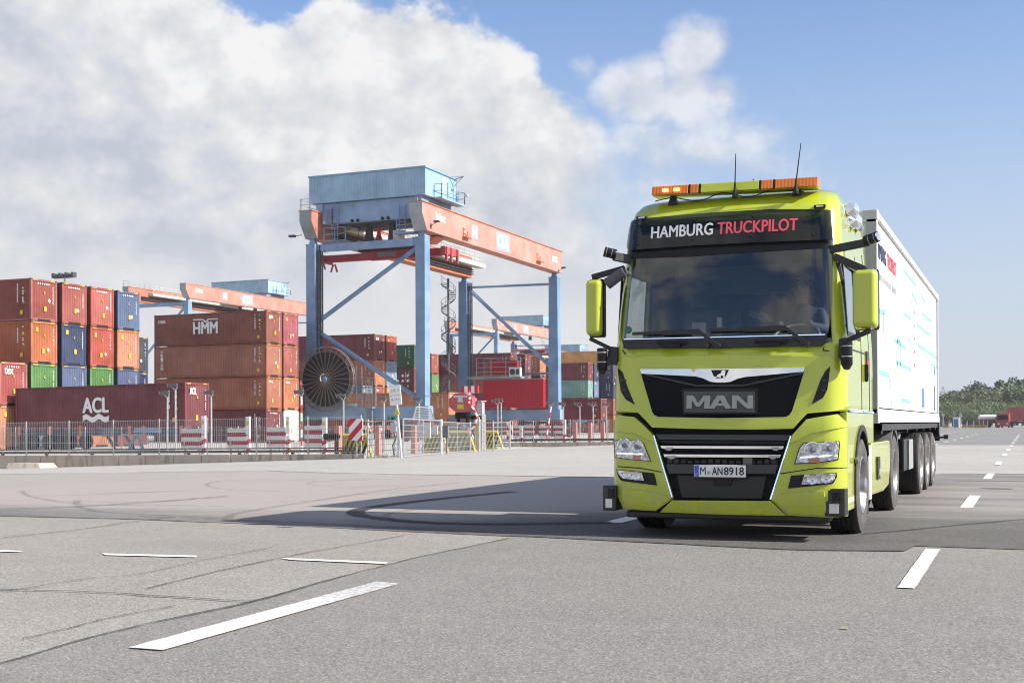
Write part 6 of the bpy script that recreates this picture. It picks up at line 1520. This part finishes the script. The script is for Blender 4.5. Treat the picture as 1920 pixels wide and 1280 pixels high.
# yellow and black end stops
def end_stop(x0, x1, y0, y1, Y, label, leg=1):
    a = at_y(x0, y1, Y); b = at_y(x1, y0, Y); w_ = b.x - a.x; base = gz(a.x) if a.x > -29.6 or Y < 46.3 else -.40; h = b.z - base
    r = thing('end_stop', label, 'barrier', (a.x, Y, base), 0, 'yellow and black end stops')
    MB().tube((0, .1, h - .1), (w_, .1, h - .1), .10, 12).build('top_tube', yellow_p, r, smooth=True)
    mb = MB(); z0_, z1_ = .10, h - .22; n = 5; s = .35; sl_ = -.18
    for i in range(n * 2):
        xa, xb = w_ * i / (2 * n), w_ * (i + 1) / (2 * n)
        mb.mat(i % 2).hexa([(xa + sl_, .06, z0_), (xb + sl_, .06, z0_), (xb + sl_, .12, z0_), (xa + sl_, .12, z0_), (xa + sl_ + s, .06, z1_), (xb + sl_ + s, .06, z1_), (xb + sl_ + s, .12, z1_), (xa + sl_ + s, .12, z1_)])
    mb.build('striped_plate', [yellow_p, simple('stop_black', (.05, .048, .04), .6)], r)
    mb = MB().bar((w_ - .05, .12, h - .1), (w_ + .42, -.10, .02), .10).bar((.05, .12, h - .1), (-.15, .3, .02), .10).box(0, w_, .03, .15, .0, .08); mb.build('strut', yellow_p, r); return r
end_stop(641, 685, 812, 847, 47.2, 'yellow and black end stop behind the diagonal warning board')
end_stop(793, 829, 809, 838, 60, 'yellow and black end stop behind the gate leaf')
end_stop(836, 879, 806, 839, 62, 'yellow and black end stop below the maroon cable drum')
end_stop(902, 932, 806, 836, 70, 'yellow and black end stop right of the maroon cable drum')
# the gate and its neighbours
def gpt(x, y): return gp(x, y)
g0, g1 = gpt(690, 858), gpt(752, 857); g2 = gpt(826, 851); g3 = gpt(882, 846); g4 = gpt(925, 844.5); g5 = gpt(956, 843)
def mesh_leaf(mb_frame, mb_wire, a, b, h, z0_=.06, fr=.05, gap=.22):
    z = Vector((0, 0, 1))
    for p, q in ((a + z * z0_, b + z * z0_), (a + z * h, b + z * h), (a + z * z0_, a + z * h), (b + z * z0_, b + z * h), (a.lerp(b, .5) + z * z0_, a.lerp(b, .5) + z * h)): mb_frame.bar(p, q, fr, fr)
    n = int((b - a).length / .16)
    for i in range(1, n): p = a.lerp(b, i / n); mb_wire.bar(p + z * z0_, p + z * h, .009, .009)
    for i in range(1, 6): k = z0_ + (h - z0_) * i / 6; mb_wire.bar(a + z * k, b + z * k, .022, .022)
gt_ = thing('yard_gate', 'galvanised mesh gate leaf with a raised trapezoid top beside the leaning sign', 'gate', tuple(g1)); o = g1
fr_, wr_ = MB(), MB(); H_ = 1.60
mesh_leaf(fr_, wr_, g1 - o + Vector((.1, 0, 0)), g2 - o, H_)
d_ = (g2 - g1).normalized(); L_ = (g2 - g1).length; zz = Vector((0, 0, 1))
tp = [d_ * (L_ * .28) + zz * H_, d_ * (L_ * .36) + zz * (H_ + .55), d_ * (L_ * .72) + zz * (H_ + .55), d_ * (L_ * .82) + zz * H_]
for a, b in zip(tp, tp[1:]): fr_.bar(a, b, .05, .05)
for i in range(1, 26):
    f_ = .29 + .52 * i / 26; hh = H_ + .55 * min(1, (f_ - .28) / .08, (.82 - f_) / .10); wr_.bar(d_ * (L_ * f_) + zz * H_, d_ * (L_ * f_) + zz * hh, .010, .010)
for i in range(1, 5): wr_.bar(d_ * (L_ * (.28 + .016 * i)) + zz * (H_ + .11 * i), d_ * (L_ * (.82 - .02 * i)) + zz * (H_ + .11 * i), .016, .016)
fr_.build('gate_frame', galv, gt_); wr_.build('gate_mesh', wire_m, gt_)
mb = MB().tube(g2 - o + d_ * .18, g2 - o + d_ * .18 + zz * 1.68, .06, 10).tube(g2 - o + d_ * .02, g2 - o + d_ * .02 + zz * 1.66, .05, 10); mb.build('gate_post', galv, gt_)
MB().box(*[v for pr in ((d_.x * L_ * .55 - .3, d_.x * L_ * .55 + .35), (d_.y * L_ * .55 - .10, d_.y * L_ * .55 - .06), (.75, 1.45)) for v in pr]).build('gate_sign', white_dirty, gt_)
MB().box(d_.x * L_ * .80 - .15, d_.x * L_ * .80 + .25, d_.y * L_ * .80 - .10, d_.y * L_ * .80 - .06, .9, 1.25).build('gate_sign', white_dirty, gt_)
def mesh_bay(label, pts, h):
    r = thing('mesh_fence', label, 'fence', tuple(pts[0])); o = pts[0]
    for a, b in zip(pts[:-1], pts[1:]):
        f1, w1 = MB(), MB(); mesh_leaf(f1, w1, a - o, b - o, h, fr=.035); f1.build('panel_frame', galv, r); w1.build('mesh_panel', wire_m, r)
    for p in pts: MB().tube(p - o - zz * .2, p - o + zz * (h + .1), .045, 8).build('post', galv, r)
    return r
mesh_bay('short mesh fence bay between the warning board and the leaning sign', [g0, g1 - Vector((.15, 0, 0))], 1.55)
mesh_bay('mesh fence running away behind the gate to the far board', [g2 + d_ * .35, g3, g4, g5], 1.55)
for q, h in ((gpt(643, 851), 1.75), (gpt(898, 846), 1.85)): tag(MB().tube(q - zz * .3, q + zz * h, .06, 10).build('steel_post', galv if q.x > -30 else white_dirty), 'thick steel fence post ' + ('at the end of the front fence' if h < 1.8 else 'beside the maroon cable drum'), 'post')
p = gpt(696, 850); tag(MB().box(p.x - .18, p.x + .17, p.y - .05, p.y, p.z + .28, p.z + 1.27).box(p.x - .02, p.x + .02, p.y, p.y + .04, p.z, p.z + 1.2).build('white_board', white_p), 'blank white board on the short fence bay', 'sign')
# leaning sign on its pole
q = gpt(753, 857.5); sp = thing('lane_sign', 'leaning pole with a white arrow sign above a yellow triangle', 'sign', tuple(q))
top = at_y(741, 722, q.y) - q
MB().tube((0, 0, -.1), top, .045, 10).build('pole', lgrey, sp)
dirp = top.normalized(); sxx = Vector((math.cos(math.radians(-6)), 0, .10)).normalized()
def onb(x, z, t_=0): return top + sxx * x + dirp * z + Vector((0, -.06 - t_, 0))
MB().prism([(-.27, -.80), (.27, -.80), (.27, 0), (-.27, 0)], lambda a, b, t_: onb(a, b, t_), 0, .03).build('sign_panel', white_p, sp, bevel=.01)
def st(body, z, sz_): return text_mesh('lettering', body, sz_, letter_k, sp, lambda x, zz_: onb(x, z + zz_, .034), 0, .36, 0, .10)
st('\u2190 Bl. 13', -.26, .1); st('Bl. 14 \u2192', -.62, .1)
MB().prism([(-.24, -.405), (.24, -.405), (.24, -.395), (-.24, -.395)], lambda a, b, t_: onb(a, b, t_), .031, .035).build('sign_line', letter_k, sp)
MB().prism([(-.13, -1.18), (.13, -1.18), (0, -.84)], lambda a, b, t_: onb(a, b, t_), -.02, .02).build('warning_triangle', yellow_p, sp)
# traffic light and controls
q = gpt(738, 856); tl = thing('signal_post', 'signal post with two green lamps and a grey control box', 'traffic light', tuple(q))
MB().tube((0, .1, 0), (0, .1, 1.75), .05, 8).build('post', galv, tl)
for x in (-.13, .14):
    MB().tube((x, .05, 1.68), (x, -.12, 1.68), .10, 14).build('lamp_hood', satin, tl); MB().lathe([(0, .085), (-.015, .06), (-.02, 0)], (x, -.12, 1.68), 'y', 14).build('green_lens', simple('green_lens_glass', (.02, .25, .13), .2), tl)
MB().box(-.12, .16, -.08, .08, 1.10, 1.52).build('control_box', lgrey, tl, bevel=.02)
mb = MB().path([Vector((.0, .0, 1.1)), Vector((.1, .0, .8)), Vector((-.05, 0, .5)), Vector((.02, 0, .02))], .025, 6); mb.build('cable', cable_m, tl)
q = gpt(831, 851); tag(MB().box(q.x - .02, q.x + .28, q.y - .06, q.y + .08, q.z + .78, q.z + 1.35).box(q.x + .1, q.x + .16, q.y + .08, q.y + .12, q.z, q.z + 1.3).build('switch_box', mgrey, bevel=.015), 'grey switch box on the fence post right of the gate', 'switch box')
# maroon cable drum with a concrete block, control cabinet and striped hose
q = Vector((at_y(866, 830, 66).x, 66, -.40)); dr = thing('cable_drum', 'maroon eight sided cable drum on a stand with a yellow plate', 'cable drum', tuple(q))
cz = at_y(866, 754, 66).z - q.z
oc = [(.70 * math.cos(a) * 1.2, .62 * math.sin(a)) for a in [math.pi / 8 + i * math.pi / 4 for i in range(8)]]
MB().prism(oc, lambda a, b, t_: (a, t_, cz + b), -.2, .5).build('drum_body', spread_m, dr, bevel=.04)
MB().prism([(-.45, .30), (.45, .30), (.40, .42), (-.40, .42)], lambda a, b, t_: (a, t_, cz + b), -.23, -.20).prism([(-.18, .02), (.18, .02), (.12, .3), (-.12, .3)], lambda a, b, t_: (a, t_, cz + b), -.225, -.20).build('drum_plate', lgrey, dr)
MB().box(-.2, .2, -.225, -.20, cz - .38, cz - .10).build('yellow_plate', yellow_p, dr)
mb = MB().box(-.4, .4, -.1, .4, cz - .95, cz - .58)
for x in (-.3, -.1, .12, .3): mb.box(x, x + .07, -.15, -.1, cz - .9, cz - .6)
mb.box(-.35, -.25, 0, .3, 0, cz - .9).box(.25, .35, 0, .3, 0, cz - .9); mb.build('stand', satin, dr)
mb = MB()
for i in range(5): mb.mat(i % 2).box(-.1 + i * .22, .12 + i * .22, .1, .3, cz + .56, cz + .98)
mb.build('striped_guard', [red_p, white_p], dr)
mb = MB(); P = [Vector((.62 + .05 * math.sin(i * .5), -.35, cz + .7 - i * .13)) for i in range(6)] + [Vector((.66 + .5 * math.sin(i * .35), -.4, cz - .05 - i * .19)) for i in range(10)]
for i, (a, b) in enumerate(zip(P[:-1], P[1:])): mb.mat(i % 2).tube(a, b, .06, 8)
mb.build('striped_hose', [red_p, white_p], dr)
mb = MB(); P = [Vector((-.1 + 1.0 * math.sin(t_), -.42, .55 + 1.05 * math.cos(t_))) for t_ in [i * .2 for i in range(10)]]
for i, (a, b) in enumerate(zip(P[:-1], P[1:])): mb.mat(i % 2).bar(a, b, .10, .10)
mb.build('striped_guide', [white_p, red_p], dr)
a = at_y(841, 830, 67); b = at_y(896, 776, 67); tag(MB().box(a.x, b.x, 67, 68.2, -.6, b.z).build('concrete_block', simple('block_concrete', (.24, .23, .22), .85, var=.2), bevel=.03), 'grey concrete block behind the maroon cable drum', 'concrete block')
a = at_y(887, 830, 66.4); b = at_y(902, 749, 66.4); cb = thing('control_cabinet', 'pale control cabinet on posts right of the maroon drum', 'cabinet', (a.x, 66.4, -.40)); w_ = b.x - a.x; h = b.z + .4
MB().box(0, w_, 0, .5, h - .85, h - .12).build('cabinet_box', lgrey, cb, bevel=.02); MB().box(-.06, w_ + .08, -.15, .6, h - .1, h - .04).build('cabinet_roof', galv, cb)
mb = MB().box(w_ - .02, w_ + .06, 0, .08, 0, h - .05).box(.0, .07, .1, .18, 0, h - .85).mat(0); mb.build('cabinet_post', galv, cb); MB().box(-.1, w_, -.06, .0, h - 1.15, h - .92).build('cable_box', satin, cb); MB().box(w_ - .28, w_ - .16, -.14, -.04, 0, h - .95).build('yellow_pole', yellow_p, cb)
for (x, y, Y, s_) in ((574, 803, 52, 1.0), (700, 800, 57, .8)):
    p = at_y(x, y, Y); pass
# coil spring buffer and stacked bogie parts behind the front fence
p = at_y(621, 818, 49); mb = MB()
for i in range(10): mb.lathe([(i * .075, .10), (i * .075 + .015, .16), (i * .075 + .05, .16), (i * .075 + .065, .10)], (p.x - .36, 49, p.z), 'x', 16)
mb.tube((p.x - .4, 49, p.z), (p.x + .45, 49, p.z), .06, 8).bar((p.x + .3, 49, p.z), (p.x + .3, 49, -.4), .1); tag(mb.build('spring_buffer', satin), 'black ribbed spring buffer left of the diagonal warning board', 'buffer')
for i in range(7):
    x = random.uniform(700, 735); q = gpt(x, random.uniform(852, 857)); rr = random.uniform(.06, .2)
    mb = MB(); pts_ = []
    bm = bmesh.new(); bmesh.ops.create_icosphere(bm, subdivisions=2, radius=rr)
    for v in bm.verts: v.co *= random.uniform(.8, 1.15); v.co.z *= .6
    me = bpy.data.meshes.new('stone'); bm.to_mesh(me); bm.free(); me.materials.append(wall_m); so_ = bpy.data.objects.new('stone', me); C.objects.link(so_); so_.location = (q.x, q.y, q.z + rr * .3)
    tag(so_, 'rough stone lying at the foot of the short fence bay', 'stone', 'stones by the gate')
# ================================================================== far side: trees, vehicles, kiosks
leaf_d, t = new_mat('dark_foliage')
pos = t.n('ShaderNodeTexCoord').outputs['Object']
principled(t, Base_Color=t.ramp(t.m('ADD', t.m('MULTIPLY', t.noise(pos, .4, 3, .6), .6), t.m('MULTIPLY', t.noise(pos, 2.2, 2, .6), .4)), [(.36, (.030, .050, .032)), (.54, (.055, .085, .045)), (.68, (.10, .135, .065))]), Roughness=.7)
leaf_m, t = new_mat('foliage')
inf = t.n('ShaderNodeObjectInfo').outputs['Random']; pos = t.n('ShaderNodeTexCoord').outputs['Object']
n1 = t.noise(pos, .45, 3, .6); n2 = t.noise(pos, 2.5, 2, .6)
c = t.ramp(t.m('ADD', t.m('MULTIPLY', n1, .6), t.m('MULTIPLY', n2, .4)), [(.34, (.050, .080, .028)), (.52, (.115, .165, .045)), (.68, (.21, .25, .085))])
hs = t.n('ShaderNodeHueSaturation', i_Hue=t.m('MULTIPLY_ADD', inf, .05, .475), i_Saturation=.85, i_Value=t.m('MULTIPLY_ADD', inf, .6, .75), i_Color=c)
principled(t, Base_Color=hs.outputs[0], Roughness=.7)
bark_m = simple('bark', (.07, .055, .04), .9, var=.3)
def crown_mesh(seed, w_, h, n=2600):
    rnd = random.Random(seed); mb = MB()
    blobs = [(rnd.gauss(0, w_ * .24), rnd.gauss(0, w_ * .24), h * rnd.uniform(.28, .90), w_ * rnd.uniform(.07, .25)) for _ in range(20)]
    for i in range(n):
        b = rnd.choice(blobs); v = Vector((rnd.gauss(0, 1), rnd.gauss(0, 1), rnd.gauss(0, 1))).normalized() * (b[3] * rnd.uniform(.6, 1.06)); c_ = Vector(b[:3]) + Vector((v.x, v.y, v.z * .85))
        if c_.z < h * .12: continue
        s = rnd.uniform(.16, .40) * h / 9; a = Vector((rnd.gauss(0, 1), rnd.gauss(0, 1), rnd.gauss(0, .7))).normalized(); u_ = a.orthogonal().normalized() * s; w2 = a.cross(u_)
        mb.add([c_ - u_, c_ - w2 * .7, c_ + u_, c_ + w2 * .7], [(0, 1, 2, 3)])
    return mb
def trunk_mesh(seed, w_, h):
    rnd = random.Random(seed + 50); mb = MB().tube((0, 0, -.3), (.1, 0, h * .45), .035 * h, 8, .02 * h)
    for i in range(6):
        a = rnd.random() * 6.28; mb.tube((.05, 0, h * (.2 + .05 * i)), (math.cos(a) * w_ * .3, math.sin(a) * w_ * .3, h * (.5 + .06 * i)), .012 * h, 6, .005 * h)
    return mb
TREES = []
for k, (w_, h) in enumerate(((9, 9), (11, 8), (7.5, 10), (13, 7))):
    a = crown_mesh(k, w_, h).build('crown', leaf_m); b = trunk_mesh(k, w_, h).build('trunk', bark_m); TREES.append((a.data, b.data, h)); bpy.data.objects.remove(a); bpy.data.objects.remove(b)
def tree(px_, ytop, Y, k, label, grp='trees beyond the far edge of the yard', sxy=1.0, dark=False):
    top_ = at_y(px_, ytop, Y); me_c, me_t, h = TREES[k]; s = (top_.z) / (h * .98)
    r = thing('broadleaf_tree' if h > 7.5 else 'bush', label, 'tree' if h > 7.5 else 'bush', (top_.x, Y, 0), random.random() * 6.28, grp); r.scale = (s * sxy, s * sxy, s)
    for nm, me in (('crown', me_c), ('trunk', me_t)):
        o_ = bpy.data.objects.new(nm, me); C.objects.link(o_); o_.parent = r
        if nm == 'crown' and dark: o_.material_slots[0].link = 'OBJECT'; o_.material_slots[0].material = leaf_d
TL = ['tree', 'tall tree', 'dark tree', 'rounded tree']
spec = [(1764, 735, 420, 0), (1786, 740, 400, 1), (1806, 738, 395, 1), (1815, 724, 440, 2), (1836, 717, 430, 2), (1842, 732, 385, 0), (1858, 722, 425, 1), (1872, 726, 400, 0), (1886, 721, 440, 2), (1900, 728, 400, 1), (1906, 708, 430, 2), (1920, 704, 420, 2), (1930, 715, 400, 0), (1945, 706, 420, 1), (1960, 712, 420, 0)]
lab_t = ['small tree just visible past the rear edge of the white container', 'low tree right of the container edge', 'wide low tree above the blue kiosk', 'narrow dark tree left of the tallest middle tree', 'tall tree in the middle of the far row', 'mid green tree below the tall middle tree', 'broad tree right of the tall middle tree', 'paler tree above the white tank', 'dark slim tree behind the red lorry', 'wide tree behind the red container', 'tall dark tree near the right picture edge', 'tallest tree at the right picture edge', 'tree cut by the right picture edge', 'tree just outside the right edge', 'last tree at the right end of the row']
for (a, l_) in zip(spec, lab_t): tree(*a, l_, dark=a[2] > 415)
bush_l = ['behind the rear edge of the white container', 'behind the blue kiosk', 'right of the blue kiosk', 'behind the row of barrier posts', 'left of the white tank', 'behind the white tank', 'behind the red lorry cab', 'behind the red container end', 'at the right edge behind the red container']
for i, x in enumerate((1768, 1788, 1806, 1822, 1838, 1856, 1874, 1894, 1916)): tree(x, random.uniform(756, 766), 345 + random.uniform(-12, 12), 3, 'rounded green bush ' + bush_l[i], 'bushes in front of the far trees', 1.0)
for i, x in enumerate((1776, 1798, 1815, 1832, 1850, 1868, 1885)): tree(x, random.uniform(768, 774), 326, 3, 'low bush at the front of the hedge ' + ['left end', 'left of the kiosk lamp', 'by the first barrier posts', 'by the middle barrier posts', 'by the last barrier posts', 'by the brown trailer', 'by the red cab'][i], 'low bushes along the far edge', 1.3)
# far lorry with a red container
FY = 265
p = at_y(1868, 799, FY); s0_ = 1.0
fl = thing('container_lorry', 'small red lorry with a red container far away on the right', 'lorry', (p.x, FY, 0), math.radians(-8))
MB().box(0, 2.4, 0, 2.0, .45, 2.9).build('cab', weathered('far_cab', (.36, .06, .05)), fl, bevel=.12); MB().box(.15, 2.25, -.02, .02, 1.55, 2.5).build('windscreen', satin, fl)
for x in (.25, 1.85): MB().box(x, x + .35, -.03, .02, .7, .9).build('headlight', white_p, fl)
mb = MB()
for x, y in ((.1, 1.2), (2.0, 1.2), (.1, 5.5), (2.0, 5.5), (5.5, 2.5), (9.5, 2.5), (10.8, 2.5)): mb.lathe([(0, 0), (0, .5), (.3, .5), (.3, 0)], (x, y, .5), 'x', 16)
mb.build('wheels', tyre_m, fl); MB().box(2.3, 13, .4, 2.2, .9, 1.2).build('chassis', black, fl); MB().box(-.05, 2.45, -.05, .1, .3, .6).build('bumper', weathered('far_cab', (.36, .06, .05)), fl)
p = at_y(1887, 790, FY + 1); container('pale red', p.x + 12.19, FY + 1.2, 1.22, 'red container riding on the small far lorry', 'containers on trailers', 12.19, 3, 'pale red')
p = at_y(1834, 799, FY + 4); tk = thing('tank_trailer', 'white tank on a dark red trailer left of the far red lorry', 'trailer', (p.x, FY + 6, 0))
MB().lathe([(-.1, 0), (0, .3), (.3, .58), (4.2, .58), (4.5, .3), (4.6, 0)], (0, 0, 2.1), 'x', 18).build('tank', white_p, tk, smooth=True); mb = MB().box(0, 4.6, -.8, .8, .9, 1.5); mb.build('trailer_bed', bog_m, tk); MB().box(3.2, 4.6, -1, -.8, 1.2, 2.2).build('side_board', simple('board_brown', (.25, .14, .06), .7), tk)
mb = MB()
for x in (.8, 2.0, 3.6): mb.lathe([(-.9, 0), (-.9, .45), (.9, .45), (.9, 0)], (x, 0, .45), 'y', 14)
mb.build('wheels', tyre_m, tk)
p = at_y(1787, 799, FY); kk = thing('kiosk', 'small blue and white kiosk at the far edge of the yard', 'kiosk', (p.x, FY, 0))
MB().box(0, 1.25, 0, 1.2, 0, 2.1).build('walls', white_p, kk, bevel=.03); MB().box(.12, .95, -.03, .0, .1, 1.75).build('door', simple('kiosk_blue', (.08, .20, .36), .5), kk); MB().box(-.08, 1.33, -.1, 1.3, 2.1, 2.25).build('roof', lgrey, kk)
for i, x in enumerate((1774, 1808, 1820, 1830, 1838, 1846)):
    p = at_y(x, 799, FY - 2); r = thing('barrier_post', 'yellow and grey barrier block ' + ['left of the blue kiosk', 'first right of the blue kiosk', 'second right of the blue kiosk', 'third right of the blue kiosk', 'fourth right of the blue kiosk', 'nearest the white tank'][i], 'barrier', (p.x, FY - 2, 0), 0, 'far barrier blocks')
    MB().box(-.45, .45, 0, .5, 0, .55).build('block', simple('far_yellow', (.40, .31, .06), .6), r, bevel=.03); MB().box(.5, .65, 0, .1, 0, 1.5).build('post', lgrey, r); MB().box(-.35, .35, .1, .4, .55, 1.15).build('upper_block', simple('far_maroon', (.16, .06, .06), .7), r)
for i, x in enumerate((1768, 1801)):
    p = at_y(x, 776, FY + 3); tag(MB().tube((p.x, FY + 3, 0), (p.x, FY + 3, p.z), .07, 8).box(p.x - .25, p.x + .25, FY + 2.9, FY + 3.1, p.z - .5, p.z + .2).build('sign_post', lgrey), 'small white sign post ' + ('right beside the white container edge' if i == 0 else 'right of the blue kiosk'), 'sign')
p = at_y(1768, 724, 900); mb = MB(); hh = p.z
for s in (-1, 1):
    for q_ in (-1, 1): mb.bar((p.x + s * 3.5, 900 + q_ * 3.5, 0), (p.x + s * .5, 900 + q_ * .5, hh), .35)
for k in range(9):
    z0_ = hh * k / 9; z1_ = hh * (k + 1) / 9; w0 = 3.5 - 3 * k / 9; w1 = 3.5 - 3 * (k + 1) / 9
    mb.bar((p.x - w0, 900 - w0, z0_), (p.x + w1, 900 - w1, z1_), .22).bar((p.x + w0, 900 - w0, z0_), (p.x - w1, 900 - w1, z1_), .22)
for z, w_ in ((hh * .72, 7), (hh * .86, 9)): mb.bar((p.x - w_, 900, z), (p.x + w_, 900, z), .4)
tag(mb.build('power_pylon', simple('pylon_grey', (.34, .37, .41), .6)), 'faint lattice pylon beside the white container edge', 'pylon')

# ------------------------------------------------------------------ the air: faint summer haze over the yard
mt = bpy.data.materials.new('haze_air'); mt.use_nodes = True; mt.node_tree.nodes.clear(); t = NT(mt.node_tree)
pv = t.n('ShaderNodeVolumePrincipled', i_Color=(.86, .90, .96), i_Density=.00022, i_Anisotropy=.25)
ou = t.n('ShaderNodeOutputMaterial'); t.t.links.new(pv.outputs[0], ou.inputs['Volume'])
hz = MB().box(-3020, 3020, -420, 5020, -4.0, 48.0).build('haze', mt); hz['kind'] = 'stuff'
